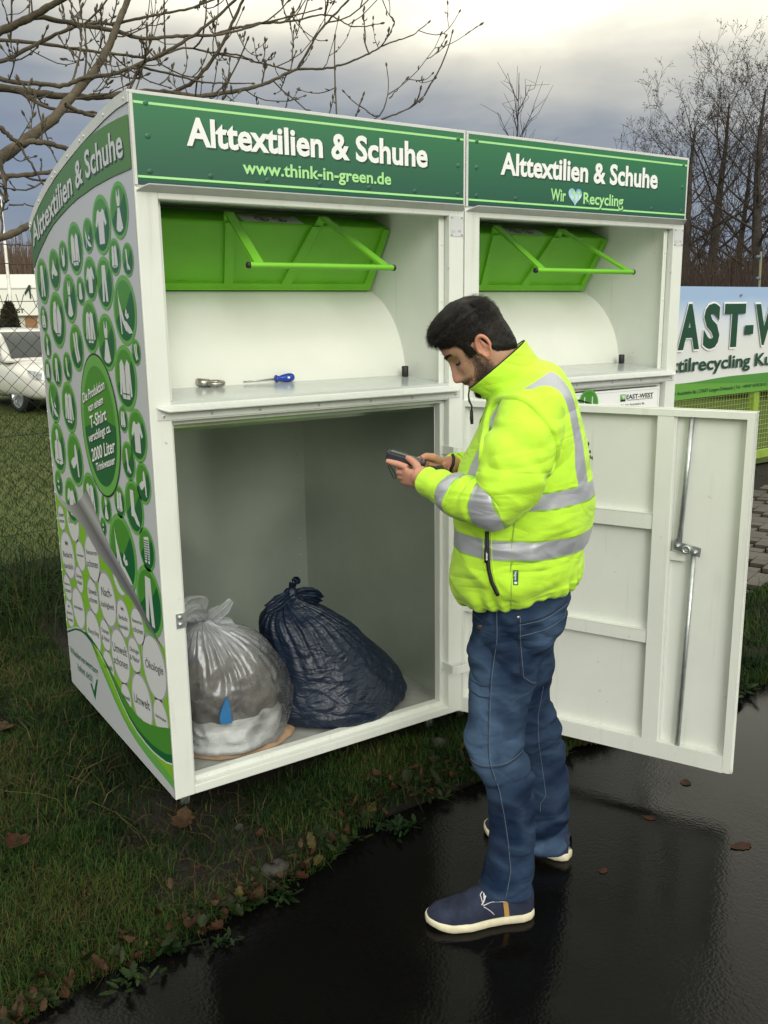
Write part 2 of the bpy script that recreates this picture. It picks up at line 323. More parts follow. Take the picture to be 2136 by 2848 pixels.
def side_print(parent, X):
    """the printed foil on the left wall: one mesh, thin layers proud of the sheet"""
    ms = ['p_grey', 'p_ring', 'p_mid', 'p_dark', 'p_white', 'p_band', 'p_shadow', 'p_lime', 'p_disc', 'p_rim', 'p_ink', 'curl', 'paint']
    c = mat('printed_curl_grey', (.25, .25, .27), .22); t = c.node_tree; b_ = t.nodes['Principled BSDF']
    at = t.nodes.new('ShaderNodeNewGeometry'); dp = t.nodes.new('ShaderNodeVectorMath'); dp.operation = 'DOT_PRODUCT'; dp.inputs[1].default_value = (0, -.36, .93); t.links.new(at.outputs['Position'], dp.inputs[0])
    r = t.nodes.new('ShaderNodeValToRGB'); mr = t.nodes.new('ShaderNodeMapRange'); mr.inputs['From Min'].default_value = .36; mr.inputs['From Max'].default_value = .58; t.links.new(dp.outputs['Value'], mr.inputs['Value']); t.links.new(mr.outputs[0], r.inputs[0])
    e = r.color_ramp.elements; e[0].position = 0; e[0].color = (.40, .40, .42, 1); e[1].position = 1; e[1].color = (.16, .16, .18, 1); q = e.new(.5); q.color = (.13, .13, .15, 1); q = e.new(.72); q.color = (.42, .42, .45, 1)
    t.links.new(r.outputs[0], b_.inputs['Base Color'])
    idx = {k: i for i, k in enumerate(ms)}; mb = MB(); lay = [0]
    def put(P, m, z=None):
        P = clip_poly(P, .004, D-.008, .008)
        if len(P) < 3: return
        x = X-.0004-.00018*(lay[0] if z is None else z); mb.flat([(x, y, zz) for y, zz in P], idx[m], up=(-1, 0, 0))
    def circ(y, z, r, n=36, ry=None): return [(y+(ry or r)*math.cos(2*math.pi*i/n), z+r*math.sin(2*math.pi*i/n)) for i in range(n)]
    top = [(y, roofz(y)-.030) for y in np.linspace(.006, D-.006, 16)]
    put([(.006, .003)]+top+[(D-.006, .003)], 'p_grey', 0)
    # lower field
    wave = [(1.17, .235), (1.10, .262), (1.04, .284), (.965, .301), (.895, .307), (.82, .302), (.742, .287), (.66, .264), (.589, .236), (.52, .203), (.466, .180), (.40, .160), (.342, .150), (.26, .149), (.188, .160), (.10, .182), (.006, .21)]
    cl = [(1.17, .815), (1.144, .807), (1.029, .78), (.836, .76), (.639, .690), (.489, .655), (.278, .594), (.169, .555), (.063, .522), (.006, .505)]
    put(cl+wave[::-1], 'p_lime', 1)
    for wl_, y, z, r_ in WORDS:
        put(circ(y, z, r_), 'p_rim', 2); put(circ(y, z-.002, r_*.9), 'p_disc', 3)
        n = len(wl_)
        for i, s in enumerate(wl_):
            wd = r_*(1.45 if len(s) > 7 else 1.5 if len(s) > 5 else 1.15 if len(s) > 3 else .5)*(.9 if n == 3 else 1); ch = min(r_*.34, wd/len(s)*1.45)*(1 if n < 3 else .85)
            o = z+r_*.02+((n-1)/2-i)*r_*.46-ch*.5
            mb.join_text(tfit(s, wd, ch, .004), lambda px, py, y=y, o=o: (X-.0014, y-px, o+py-.16*px*-1), idx['p_ink'])
    dk = [(.006, .125), (.06, .108), (.114, .1), (.19, .093), (.26, .095), (.34, .103), (.413, .122), (.50, .160), (.589, .212), (.66, .250), (.742, .280)]
    lt = [(.006, .034), (.097, .040), (.19, .042), (.27, .048), (.35, .057), (.423, .073), (.50, .098), (.581, .135), (.66, .178), (.726, .214), (.80, .262), (.895, .292)]
    wh = [(1.17, .222), (1.10, .250), (1.04, .272), (.965, .290), (.895, .296), (.82, .285)]+lt[::-1][1:]
    put([p for p in wave if p[0] <= .96][::-1]+[(.895, .292), (.82, .285)]+dk[::-1], 'p_dark', 4)
    put([(a, b+.035*max(0, 1-a/.7)) for a, b in wave[::-1] if a < .75]+[(.742, .284)]+[(a, b+.03*max(0, 1-a/.7)) for a, b in dk[::-1]], 'p_mid', 5)
    put([(a, b) for a, b in dk]+[(.80, .285), (.895, .294)]+lt[::-1], 'p_lime', 4)
    put([(a, b) for a, b in dk]+[(a, b-.006) for a, b in dk[::-1]], 'p_disc', 5)
    put([(a, b) for a, b in lt]+[(a, b+.03+.01*math.sin(a*9)) for a, b in lt[::-1][3:]], 'p_ring', 5)
    put(wh+[(.006, .003), (1.168, .003)], 'p_grey', 6)
    put([(1.17, .226), (1.10, .254), (1.04, .276), (.965, .294), (.895, .300), (.82, .290), (.742, .252), (.742, .246), (.82, .28), (.895, .29), (.965, .285), (1.04, .268), (1.17, .218)], 'p_dark', 7)
    for s, y0, z0, w0, h0 in (('Wiederverwertung', 1.146, .139, .385, .030), ('lohnt sich!', 1.048, .094, .20, .032)):
        mb.join_text(tfit(s, w0, h0, .018, 'LEFT'), lambda px, py, y0=y0, z0=z0: (X-.002, y0-px, z0+py+.075*px), idx['p_dark'])
    put([(.885, .092), (.862, .100), (.838, .074), (.792, .140), (.77, .146), (.832, .04)], 'p_dark', 7)
    # garments
    big = (.484, 1.146, .234)
    for k, (ic, y, z, r_) in enumerate(PRINT):
        put(circ(y, z, r_), 'p_ring', 8); put(circ(y, z, r_*.86), 'p_mid', 9)
        n = 24; a0 = math.radians(200); P = [(y-.86*r_*math.cos(a0+i*math.radians(200)/n), z+.86*r_*math.sin(a0+i*math.radians(200)/n)) for i in range(n+1)]
        P += [(y-.1*r_, z+.02*r_), (y+.35*r_, z+.02*r_)]; put(P, 'p_dark', 10)
        if (y, z) in ((.921, .82), (.664, .872)): pass
        for poly in ICON[ic]:
            put([(y-px*r_*1.02, z+py*r_*1.02) for px, py in poly], 'p_disc', 11)
        if ic in ('jacket', 'shirt', 'sweater', 'hood', 'blazer'):
            put([(y+.012*r_*2, z+.25*r_), (y-.012*r_*2, z+.25*r_), (y-.012*r_*2, z-.6*r_), (y+.012*r_*2, z-.6*r_)], 'p_dark', 12)
            put([(y-.12*r_, z+.46*r_), (y+.02*r_, z+.2*r_), (y+.14*r_, z+.46*r_), (y+.02*r_, z+.3*r_)], 'p_dark', 12)
            put([(y+.3*r_, z-.46*r_), (y-.3*r_, z-.46*r_), (y-.3*r_, z-.50*r_), (y+.3*r_, z-.50*r_)], 'p_dark', 12)
        if ic == 'dress': put([(y+.14*r_, z+.15*r_), (y-.14*r_, z+.15*r_), (y-.14*r_, z+.10*r_), (y+.14*r_, z+.10*r_)], 'p_dark', 12)
        if ic == 'scarf':
            for i in range(9): put([(y+.3*r_, z+(.4-.11*i)*r_), (y-.3*r_, z+(.46-.11*i)*r_), (y-.3*r_, z+(.41-.11*i)*r_), (y+.3*r_, z+(.35-.11*i)*r_)], 'p_dark', 12)
    # curled corner
    cu = [(1.168, .815), (1.06, .800), (.96, .797), (.885, .812), (.837, .828), (.76, .866), (.705, .899), (.66, .868), (.602, .822), (.55, .775), (.5, .742), (.44, .715), (.381, .692), (.30, .655), (.229, .617), (.139, .566), (.05, .515), (.02, .505)]
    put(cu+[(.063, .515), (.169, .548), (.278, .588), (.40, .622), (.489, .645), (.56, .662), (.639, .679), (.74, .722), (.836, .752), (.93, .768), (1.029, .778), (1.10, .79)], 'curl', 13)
    # large oval with the fact
    y, z, r_ = big; put(circ(y, z, r_+.006, 64, .207), 'p_ink', 14); put(circ(y, z, r_, 64, .201), 'p_ring', 15); put(circ(y, z-.002, r_*.86, 64, .172), 'p_mid', 16)
    P = [(y-.172*math.cos(math.radians(185+i*6.2)), z-.002+.86*r_*math.sin(math.radians(185+i*6.2))) for i in range(30)]; put(P+[(y-.03, z+.03)], 'p_dark', 17)
    for s, y0, z0, w0, h0 in (('Die Produktion', .651, 1.212, .255, .034), ('von einem', .597, 1.183, .175, .030), ('T-Shirt', .590, 1.128, .19, .043), ('verschlingt ca.', .620, 1.076, .255, .032), ('2000 Liter', .600, 1.012, .265, .046), ('Trinkwasser', .560, .984, .215, .028)):
        for d, m_, xo in ((.003, 'p_ink', .0037), (0, 'p_white', .0042)):
            mb.join_text(tfit(s, w0, h0, .016, 'LEFT'), lambda px, py, y0=y0, z0=z0, d=d, xo=xo: (X-xo, y0-px-d, z0+py+.25*px-d), idx[m_])
    # arched title band
    up = [(y, min(v, roofz(y)-.031)) for y, v in ((.008, 2.038), (.10, 2.041), (.181, 2.041), (.29, 2.038), (.394, 2.031), (.47, 2.019), (.553, 2.003), (.65, 1.985), (.764, 1.962), (.9, 1.928), (1.0, 1.897), (1.1, 1.862), (1.166, 1.84))]
    lo = [(1.166, 1.684), (1.11, 1.716), (1.052, 1.744), (.924, 1.794), (.84, 1.819), (.749, 1.838), (.64, 1.858), (.533, 1.873), (.344, 1.890), (.177, 1.897), (.008, 1.899)]
    put(up+lo, 'p_band', 13)
    by = [-.1, .075, .175, .425, .575, .812, 1.134, 1.3]; bz = [1.938, 1.939, 1.938, 1.922, 1.895, 1.849, 1.765, 1.71]
    for d, m_, xo in ((.006, 'p_shadow', .0034), (0, 'p_disc', .0040)):
        mb.join_text(tfit('Alttextilien & Schuhe', 1.075, .080, .020, 'LEFT'), lambda px, py, d=d, xo=xo: (X-xo, 1.138-px-d, float(np.interp(1.138-px, by, bz))+py-d), idx[m_])
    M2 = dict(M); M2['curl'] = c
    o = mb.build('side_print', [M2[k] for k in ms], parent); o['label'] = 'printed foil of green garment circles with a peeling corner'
    return o
def container(dx, opened, label):
    x = lambda v: dx+v
    R = empty('clothing_container', (dx+W/2, D/2, 0), label, 'clothing container', 'white clothing containers side by side')
    P = M['paint']
    prof = [(.0012, .0)]+[(max(a, .0012), b-.004) for a, b in ROOF]+[(D, 0.)]
    for a, b_ in ((0, .018), (W-.018, W)):
        mb = MB().extr([(x(a), p, q) for p, q in prof], (b_-a, 0, 0))
        for k in range(17): mb.dome((x(a)+.0005 if a == 0 else x(b_)-.0005, D-.007, .06+k*.108), (-1 if a == 0 else 1, 0, 0), .004, .003)
        mb.build('side_wall', M['paint'], R)
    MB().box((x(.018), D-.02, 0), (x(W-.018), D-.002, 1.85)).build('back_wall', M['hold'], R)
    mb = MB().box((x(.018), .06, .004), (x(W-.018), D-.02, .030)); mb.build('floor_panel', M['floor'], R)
    # liners of the hold: side sheets and sloping ceiling
    mb = MB().box((x(.018), .06, .03), (x(.024), D-.02, 1.20)).box((x(W-.024), .06, .03), (x(W-.018), D-.02, 1.20)).box((x(.024), D-.026, .03), (x(W-.024), D-.02, 1.20))
    for k in range(14): mb.dome((x(W-.06), D-.026, .06+k*.08), (0, -1, 0), .005, .003)
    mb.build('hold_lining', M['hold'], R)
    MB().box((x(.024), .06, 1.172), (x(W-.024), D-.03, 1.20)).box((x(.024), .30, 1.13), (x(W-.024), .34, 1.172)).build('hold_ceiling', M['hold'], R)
    # roof sheet with side flanges
    mb = MB(); n = len(ROOF)
    mb.extr([(x(-.004), a, b) for a, b in ROOF]+[(x(-.004), a, b-.006) for a, b in ROOF[::-1]], (W+.008, 0, 0))
    for xx in (-.004, W+.001):
        mb.extr([(x(xx), a, b-.006) for a, b in ROOF]+[(x(xx), a, b-.032) for a, b in ROOF[::-1]], (.003, 0, 0))
    for yy in (.03, .21, .41, .455, .60, .76, .80, 1.0, 1.15, 1.165):
        mb.dome((x(-.004), yy, roofz(yy)-.018), (-1, 0, 0), .005, .003)
    mb.build('roof', M['rooftrim'], R)
    # front frame
    mb = MB()
    mb.box((x(.0008), 0, 0), (x(.066), .03, 1.852)).box((x(1.093), 0, 0), (x(W-.0008), .03, 1.852))
    mb.box((x(.066), 0.0005, 1.822), (x(1.093), .03, 1.852)).box((x(.066), 0.0005, 1.20), (x(1.093), .03, 1.257)).box((x(.066), .0005, 0), (x(1.093), .03, .030))
    mb.build('front_frame', P, R, bevel=.003)
    mb = MB()
    mb.box((x(.062), .030, .018), (x(.080), .062, 1.2)).box((x(1.075), .030, .018), (x(1.10), .062, 1.2)).box((x(.080), .0301, .018), (x(1.075), .062, .046)).box((x(.080), .030, 1.186), (x(1.075), .062, 1.2))
    mb.build('door_rebate', P, R, bevel=.002)
    MB().box((x(.066), .030, 1.257), (x(.082), .05, 1.822)).build('niche_trim', P, R, bevel=.001)
    mb = MB(); mb.box((x(1.070), .03, 1.257), (x(1.093), .033, 1.822))
    for zz in (1.73, 1.54, 1.36): mb.dome((x(1.082), .03, zz), (0, -1, 0), .004, .003)
    mb.build('niche_trim', P, R, bevel=.001)
    # deposit niche
    mb = MB()
    mb.box((x(.060), .05, 1.24), (x(.068), .56, 1.86)).box((x(1.090), .033, 1.24), (x(1.096), .56, 1.86)).box((x(.06), .03, 1.86), (x(1.09), .5, 1.865)).box((x(.06), .5, 1.6), (x(1.09), .505, 1.86))
    mb.build('niche_lining', M['paint'], R)
    mb = MB(); mb.extr([(x(.068), .0, 1.257), (x(.068), .30, 1.277), (x(.068), .30, 1.268), (x(.068), .03, 1.249), (x(.068), .0, 1.2495)], (1.022, 0, 0)); mb.build('shelf', M['shelf'], R)
    arc = [(.62-.357*math.cos(a), 1.262+.345*math.sin(a)) for a in np.linspace(-.02, 1.45, 26)]
    G = [[(x(.068), a, b) for a, b in arc], [(x(1.090), a, b) for a, b in arc]]
    mb = MB().grid(G, 0, True, flip=True); mb.build('drum', M['drum'], R)
    mb = MB(); mb.lathe([(.0, 0), (.011, 0), (.0125, .002), (.0125, .036), (.011, .038), (0, .038)], (x(1.055), .215, 1.272)); mb.build('rubber_stop', M['black'], R)
    # flap
    a = Vector((0, .355, 1.807)); e = Vector((0, .489, 1.594)); dn = (e-a).normalized(); nr = Vector((0, dn.z, -dn.y)); nr = -nr if nr.y > 0 else nr
    def fp(px, s, h=0): q = a+dn*s+nr*h; return (x(px), q.y, q.z)
    L = (e-a).length
    mb = MB(); mb.extr([fp(.075, 0), fp(1.082, 0), fp(1.082-.004, L), fp(.075, L)], nr*-.006)
    mb.extr([fp(.075, L-.026), fp(1.078, L-.026), fp(1.078, L), fp(.075, L)], nr*.012)
    mb.extr([fp(1.058, .0), fp(1.082, .0), fp(1.079, L-.026), fp(1.045, L-.026)], nr*.012)
    for t0, t1, b0, b1 in ((.424, .455, .463, .497), (.755, .79, .688, .728)): mb.extr([fp(t0, 0), fp(t1, 0), fp(b1, L-.026), fp(b0, L-.026)], nr*.012)
    mb.extr([(x(.075), .355, 1.807), (x(.075), .46, 1.852), (x(.075), .462, 1.846), (x(.075), .357, 1.80)], (1.007, 0, 0))
    for px in (.30, .60, .90): mb.extr([fp(px, L-.030, .001), fp(px+.03, L-.030, .001), fp(px+.03, L-.024, .001), fp(px, L-.024, .001)], nr*.004)
    F = mb.build('deposit_flap', M['lime'], R, bevel=.0012)
    mb = MB()
    def strip(p, q, wd, th):
        p, q = Vector(p), Vector(q); d = (q-p).normalized(); s = Vector((1, 0, 0)); s = (s-d*s.dot(d)).normalized(); up = d.cross(s)
        mb.extr([p-s*wd/2-up*th/2, p+s*wd/2-up*th/2, p+s*wd/2+up*th/2, p-s*wd/2+up*th/2], q-p)
    ap = [(.433, .335, 1.832), (.793, .335, 1.832)]; ft = [(.372, .006, 1.653), (.832, .006, 1.653)]
    for (px, py, pz), (qx, qy, qz) in zip(ap, ft):
        strip((x(px), py, pz), (x(qx), qy, qz), .030, .008); strip((x(px), py+.005, pz), (x(px+.006 if px < .6 else px-.02), .362, 1.79), .03, .008)
    mb.tube([(x(.338), 0, 1.648), (x(.856), 0, 1.648)], .0095, 14)
    H = mb.build('handle', M['lime'], F, bevel=.0008)
    for px, s in ((.338, -1), (.856, 1)): MB().lathe([(0, 0), (.0102, 0), (.0102, .007), (.008, .010), (0, .010)], (x(px), 0, 1.648), (s, 0, 0)).build('end_cap', M['black'], H)
    # sticker on the fold of the flap
    up2 = (Vector((0, .46, 1.852))-Vector((0, .355, 1.807))).normalized(); n2_ = Vector((0, up2.z, -up2.y)); n2_ = n2_ if n2_.y < 0 else -n2_
    sp = lambda px, s, h: tuple(Vector((x(px), .355, 1.807))+up2*s+n2_*h)
    mb = MB(); mb.flat([sp(.50, .006, .0012), sp(.73, .006, .0012), sp(.73, .085, .0012), sp(.50, .085, .0012)], 0, up=n2_)
    for cx_ in (.58, .65):
        ring = [(cx_+.026*math.cos(t), .040+.026*math.sin(t)) for t in np.linspace(0, 2*math.pi, 25)[:-1]]; ri = [(cx_+.021*math.cos(t), .040+.021*math.sin(t)) for t in np.linspace(0, 2*math.pi, 25)[:-1]]
        for i in range(24): mb.flat([sp(*ring[i], .0018), sp(*ring[(i+1) % 24], .0018), sp(*ri[(i+1) % 24], .0018), sp(*ri[i], .0018)], 1, up=n2_)
        mb.flat([sp(cx_-.019, .056, .0018), sp(cx_-.015, .059, .0018), sp(cx_+.019, .024, .0018), sp(cx_+.015, .021, .0018)], 1, up=n2_)
        mb.flat([sp(cx_-.007, .024, .0016), sp(cx_+.009, .024, .0016), sp(cx_+.006, .052, .0016), sp(cx_-.004, .052, .0016)], 1, up=n2_)
    mb.flat([sp(.52, .070, .0018), sp(.71, .070, .0018), sp(.71, .078, .0018), sp(.52, .078, .0018)], 2, up=n2_)
    mb.build('warning_sticker', [M['p_disc'], M['p_ink'], M['rust']], F)
    # header
    mb = MB().box((x(0.003), -.002, 1.852), (x(W-.003), .03, 2.094)); mb.build('header_box', P, R, bevel=.002)
    MB().box((x(0), -.006, 2.090), (x(W), .03, 2.099)).box((x(0), -.006, 1.856), (x(.009), -.001, 2.090)).box((x(W-.006), -.006, 1.856), (x(W), -.001, 2.090)).build('header_trim', M['rooftrim'], R, bevel=.001)
    mb = MB().box((x(.009), -.0052, 1.857), (x(W-.006), -.002, 2.090))
    for z0, z1 in ((2.066, 2.0725), (1.8755, 1.8815)):
        mb.flat([(x(.010), -.0056, z0), (x(W-.007), -.0056, z0), (x(W-.007), -.0056, z1), (x(.010), -.0056, z1)], 1, up=(0, -1, 0))
    mb.flat([(x(.010), -.0056, 1.8695), (x(W-.007), -.0056, 1.8695), (x(W-.007), -.0056, 1.8745), (x(.010), -.0056, 1.8745)], 2, up=(0, -1, 0))
    mb.flat([(x(.010), -.0056, 1.858), (x(W-.007), -.0056, 1.858), (x(W-.007), -.0056, 1.8665), (x(.010), -.0056, 1.8665)], 3, up=(0, -1, 0))
    mb.dome
    for px, pz in [(.045, 2.070), (.045, 1.985), (1.125, 1.985), (1.125, 2.07)]+[(.045+.18*k, 1.893) for k in range(7)]: mb.dome((x(px), -.0052, pz), (0, -1, 0), .0085, .0022, 0)
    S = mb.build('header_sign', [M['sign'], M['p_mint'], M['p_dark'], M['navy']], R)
    def line(s, cx_, z0, wd, ch, m_, bold, sh=.005):
        t = MB()
        for d, k, yo in ((sh, 1, -.0056), (0, 0, -.0060)):
            t.join_text(tfit(s, wd, ch, bold), lambda px, py: (x(cx_+px+d), yo, z0+py-d), k)
        return t.build('sign_lettering', [m_, M['p_shadow']], S)
    if opened:
        line('Alttextilien & Schuhe', .577, 1.972, .840, .075, M['p_white'], .030); line('www.think-in-green.de', .588, 1.907, .524, .037, M['p_mint'], .022, .003)
    else:
        line('Alttextilien & Schuhe', .563, 1.972, .820, .073, M['p_white'], .030); line('Wir', .433, 1.896, .076, .043, M['p_mint'], .022, .003); line('Recycling', .671, 1.893, .218, .042, M['p_mint'], .022, .003)
        hb = MB(); hs = [(.028*math.sin(t)**3*1.25, .028*(13*math.cos(t)-5*math.cos(2*t)-2*math.cos(3*t)-math.cos(4*t))/13) for t in np.linspace(0, 2*math.pi, 41)[:-1]]
        hb.flat([(x(.518+a), -.0068, 1.918+b) for a, b in hs], 0, up=(0, -1, 0))
        for q in ([(-.02, .016), (-.008, .024), (.002, .012), (-.004, .002), (-.012, .004), (-.02, .01)], [(-.008, .0), (.004, -.002), (.002, -.014), (-.003, -.026), (-.008, -.012)], [(.012, .022), (.028, .02), (.03, .006), (.018, .004), (.01, .012)], [(.014, .0), (.024, .0), (.02, -.012), (.013, -.008)]):
            hb.flat([(x(.518+.82*a), -.0074, 1.918+.82*b) for a, b in q], 1, up=(0, -1, 0))
        hb.build('heart_globe', [M['globe'], M['p_mint']], S)
    # drip edges
    def lip(name, z0, y1, z1, inset, xa, xb):
        m_ = MB(); n = 8
        top = []; 
        for i in range(n+1):
            t = i/n; s = t**1.6
            top.append((xa+inset*s, y1*t, z0+(z1-z0)*t))
        bot = [(2*((xa+xb)/2)-px, py, pz) for px, py, pz in top[::-1]]
        m_.extr([(x(p), q-.001, r) for p, q, r in top+bot], (0, .0008, -.003)); return m_
    lip('x', 1.842, -.034, 1.858, .025, .004, W-.004).build('header_drip_edge', M['rooftrim'], R)
    mb = lip('x', 1.2445, -.032, 1.233, .028, .020, 1.14); mb.box((x(.022), -.004, 1.206), (x(1.14), -.0003, 1.2445))
    for px in (.04, .19, .35, .56, .76, .93, 1.12): mb.lathe([(0, 0), (.0062, 0), (.0055, .0018), (0, .002)], (x(px), -.004, 1.217), (0, -1, 0), 12, 1)
    for px in (.04, .19, .35, .56, .76, .93, 1.12): mb.lathe([(0, 0), (.0022, 0), (0, .0006)], (x(px), -.006, 1.217), (0, -1, 0), 8, 2)
    mb.build('shelf_drip_edge', [M['rooftrim'], M['rooftrim'], M['screw_dot']], R)
    # rating plate
    mb = MB().box((x(1.097), -.0018, 1.756), (x(1.151), -.0002, 1.822), 0)
    for px, pz in ((1.102, 1.817), (1.146, 1.817), (1.102, 1.761), (1.146, 1.761)): mb.dome((x(px), -.0018, pz), (0, -1, 0), .0035, .003, 1)
    mb.join_text(tfit('CE', .014, .008, .0), lambda px, py: (x(1.108+px), -.0022, 1.768+py), 2)
    mb.join_text(tfit('GS', .012, .007, .01), lambda px, py: (x(1.135+px), -.0022, 1.770+py), 3)
    mb.build('rating_plate', [M['p_disc'], M['galv'], M['p_rim'], M['rust']], R)
    # striker plate of the lock on the left post
    if opened:
        mb = MB().box((x(.038), -.003, .565), (x(.068), -.0004, .612), 0).box((x(.068), -.003, .568), (x(.0715), .045, .609), 0)
        for pz in (.601, .578): mb.dome((x(.050), -.003, pz), (0, -1, 0), .0085, .007, 0, 14)
        mb.build('striker_plate', M['galv'], R)
    for k in range(8):
        pass
    # feet
    for fx, fy in ((.03, .09), (W-.12, .09), (.03, D-.12), (W-.12, D-.12)):
        mb = MB().box((x(fx), fy-.03, -.015), (x(fx+.03), fy+.05, -.0005)).box((x(fx+.02), fy, -.085), (x(fx+.05), fy+.012, -.0005)).box((x(fx-.02), fy-.04, -.10), (x(fx+.09), fy+.05, -.085)).box((x(fx-.005), fy+.015, -.05), (x(fx+.09), fy+.022, -.03))
        mb.build('foot', M['footgalv'], R, bevel=.0015)
    return R
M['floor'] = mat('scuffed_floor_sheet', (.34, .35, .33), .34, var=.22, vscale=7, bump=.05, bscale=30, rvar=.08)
M['shelf'] = mat('shelf_sheet', (.50, .54, .54), .16, spec=.6, var=.05, vscale=9, rvar=.05)
M['drum'] = mat('drum_enamel', (.74, .76, .69), .42, var=.03, vscale=4)
M['rooftrim'] = mat('grey_white_trim', (.60, .62, .60), .34, var=.05, vscale=20)
M['footgalv'] = mat('weathered_bracket', (.16, .19, .16), .5, metal=.4, var=.4, vscale=30, bump=.2)
M['screw_dot'] = mat('dark_screw_recess', (.03, .03, .025), .7)  # near-black dot on each screw head, standing in for its recess
M['rust'] = mat('faded_red_print', (.45, .16, .08), .5)
M['navy'] = mat('navy_green_print', (.012, .055, .07), .35)
M['globe'] = mat('globe_blue', (.12, .34, .62), .3, col2=(.55, .72, .85), vscale=30, detail=1)

C1 = container(0.0, True, 'open white container at the left, green garment print on its side, bags inside')
side_print(C1, -.0002)
C2 = container(1.1606, False, 'right-hand white container with heart slogan on its header and closed hatch')

# opened door of the first container
TH = 1.1458; DD = Vector((math.cos(TH), -math.sin(TH), 0)); DN = Vector((-math.sin(TH), -math.cos(TH), 0)); HG = Vector((W, 0, 0))
def dp_(s, z, n=0.0): return tuple(HG+DD*s+DN*n+Vector((0, 0, z)))
def dbox(mb, s0, s1, z0, z1, n0, n1, m=0):
    mb.extr([dp_(s0, z0, n0), dp_(s1, z0, n0), dp_(s1, z1, n0), dp_(s0, z1, n0)], DN*(n1-n0), m); return mb
mb = MB(); dbox(mb, -.012, .992, -.011, 1.194, -.042, -.030); DOOR = mb.build('door', M['doorin'] if 'doorin' in M else M['paint'], C1, bevel=.002)
mb = MB()
dbox(mb, .008, .990, 1.172, 1.192, -.030, 0); dbox(mb, -.010, .0075, -.004, 1.192, -.030, 0); dbox(mb, .968, .990, .0, 1.1715, -.030, .0006); dbox(mb, .008, .9675, -.003, .055, -.030, -.0006)
mb.build('door_frame', M['paint'], DOOR, bevel=.002)
mb = MB(); dbox(mb, .696, .748, .0555, 1.1715, -.030, -.002); dbox(mb, .748, .756, .0555, 1.1715, -.030, -.010); dbox(mb, .7565, .803, .700, .728, -.030, -.012); mb.build('door_mullion', M['paint'], DOOR, bevel=.002)
for z0, z1 in ((.798, .848), (.403, .446)):
    mb = MB(); dbox(mb, .008, .6955, z0, z1, -.030, -.006); mb.build('door_rail', M['paint'], DOOR, bevel=.002)
for p, q in (((.802, 1.171), (.783, .752)), ((.832, .74), (.815, .055))):
    mb = MB(); mb.tube([dp_(*p, -.012), dp_(*q, -.012)], .0085, 12); mb.box((0, 0, 0), (1e-4, 1e-4, 1e-4)) if False else None
    mb.build('lock_rod', M['rodsteel'] if 'rodsteel' in M else M['galv'], DOOR)
mb = MB(); mb.extr([dp_(.768, .768, -.006), dp_(.856, .752, -.006), dp_(.852, .722, -.006), dp_(.771, .738, -.006)], DN*.004)
mb.extr([dp_(.768, .768, -.03), dp_(.771, .768, -.03), dp_(.774, .738, -.03), dp_(.771, .738, -.03)], DN*.03)
LK = mb.build('lock_lever', M['galv'], DOOR)
mb = MB(); mb.lathe([(.006, .0), (.0155, 0), (.0155, .006), (.013, .018), (.0085, .018), (.0085, .004), (.006, .003)], dp_(.812, .746, -.002), DN, 18); mb.build('lock_barrel', M['galv'], LK)
for s_, z_ in ((.782, .752), (.838, .737)): MB().lathe([(0, 0), (.0085, 0), (.0085, .005), (.004, .006), (.004, .014), (0, .014)], dp_(s_, z_, -.002), DN, 12).build('lock_bolt', M['galv'], LK)
for z0 in (1.004, .178):
    mb = MB(); q = [(1.086, .055), (1.086, -.034), (1.098, -.046), (1.150, -.052), (1.19, -.10)]; n = len(q)
    P3 = [Vector((a, b, z0)) for a, b in q]; off = [Vector((a+(.005 if i < 2 else .003), b+(0 if i < 2 else .005), z0)) for i, (a, b) in enumerate(q)]
    mb.extr([tuple(p) for p in P3]+[tuple(p) for p in off[::-1]], (0, 0, .028)); mb.build('hinge_strap', M['paint'], DOOR, bevel=.001)

# closed hatch of the second container
mb = MB().box((1.1606+.084, .012, .05), (1.1606+1.071, .028, 1.182)); HA = mb.build('hatch', M['p_white'], C2, bevel=.002)
mb = MB(); ox = 1.1606
def cx2(a, b, z, r): return [(ox+a+r*math.cos(2*math.pi*i/40), b, z+r*math.sin(2*math.pi*i/40)) for i in range(40)]
for k, (r_, m_, z_) in enumerate(((.056, 1, 1.137), (.050, 2, 1.137))): mb.flat(cx2(.645, .0112-.0006*k, z_, r_), m_, up=(0, -1, 0))
mb.flat([(ox+.645+.05*math.cos(t), .0094, 1.137+.05*math.sin(t)) for t in np.linspace(math.radians(185), math.radians(355), 24)], 3, up=(0, -1, 0))
for bx in (.620, .664): mb.flat([(ox+bx+a*.6, .009, 1.114+b*.6) for a, b in ((-.016, -.03), (.016, -.03), (.016, .02), (.006, .045), (.005, .085), (-.005, .085), (-.006, .045), (-.016, .02))], 4, up=(0, -1, 0))
ac = [(.50, 1.1695), (.548, 1.164), (.597, 1.156), (.655, 1.140), (.69, 1.126), (.71, 1.11)]
for (a0, b0), (a1, b1) in zip(ac[:-1], ac[1:]): mb.flat([(ox+a0, .0084, b0), (ox+a1, .0084, b1), (ox+a1, .0084, b1-.0075), (ox+a0, .0084, b0-.0055)], 5, up=(0, -1, 0))
mb.box((ox+.828, .0105, 1.133), (ox+.859, .0112, 1.162), 1); mb.flat([(ox+.828, .0100, 1.133), (ox+.859, .0100, 1.133), (ox+.859, .0100, 1.141), (ox+.842, .0100, 1.139), (ox+.836, .0100, 1.144)], 5, up=(0, -1, 0)); mb.flat([(ox+.832, .0100, 1.158), (ox+.846, .01, 1.143), (ox+.856, .01, 1.147), (ox+.854, .01, 1.159)], 4, up=(0, -1, 0))
mb.join_text(tfit('EAST-WEST', .165, .0185, .024, 'LEFT'), lambda px, py: (ox+.865+px, .0108, 1.1415+py), 5)
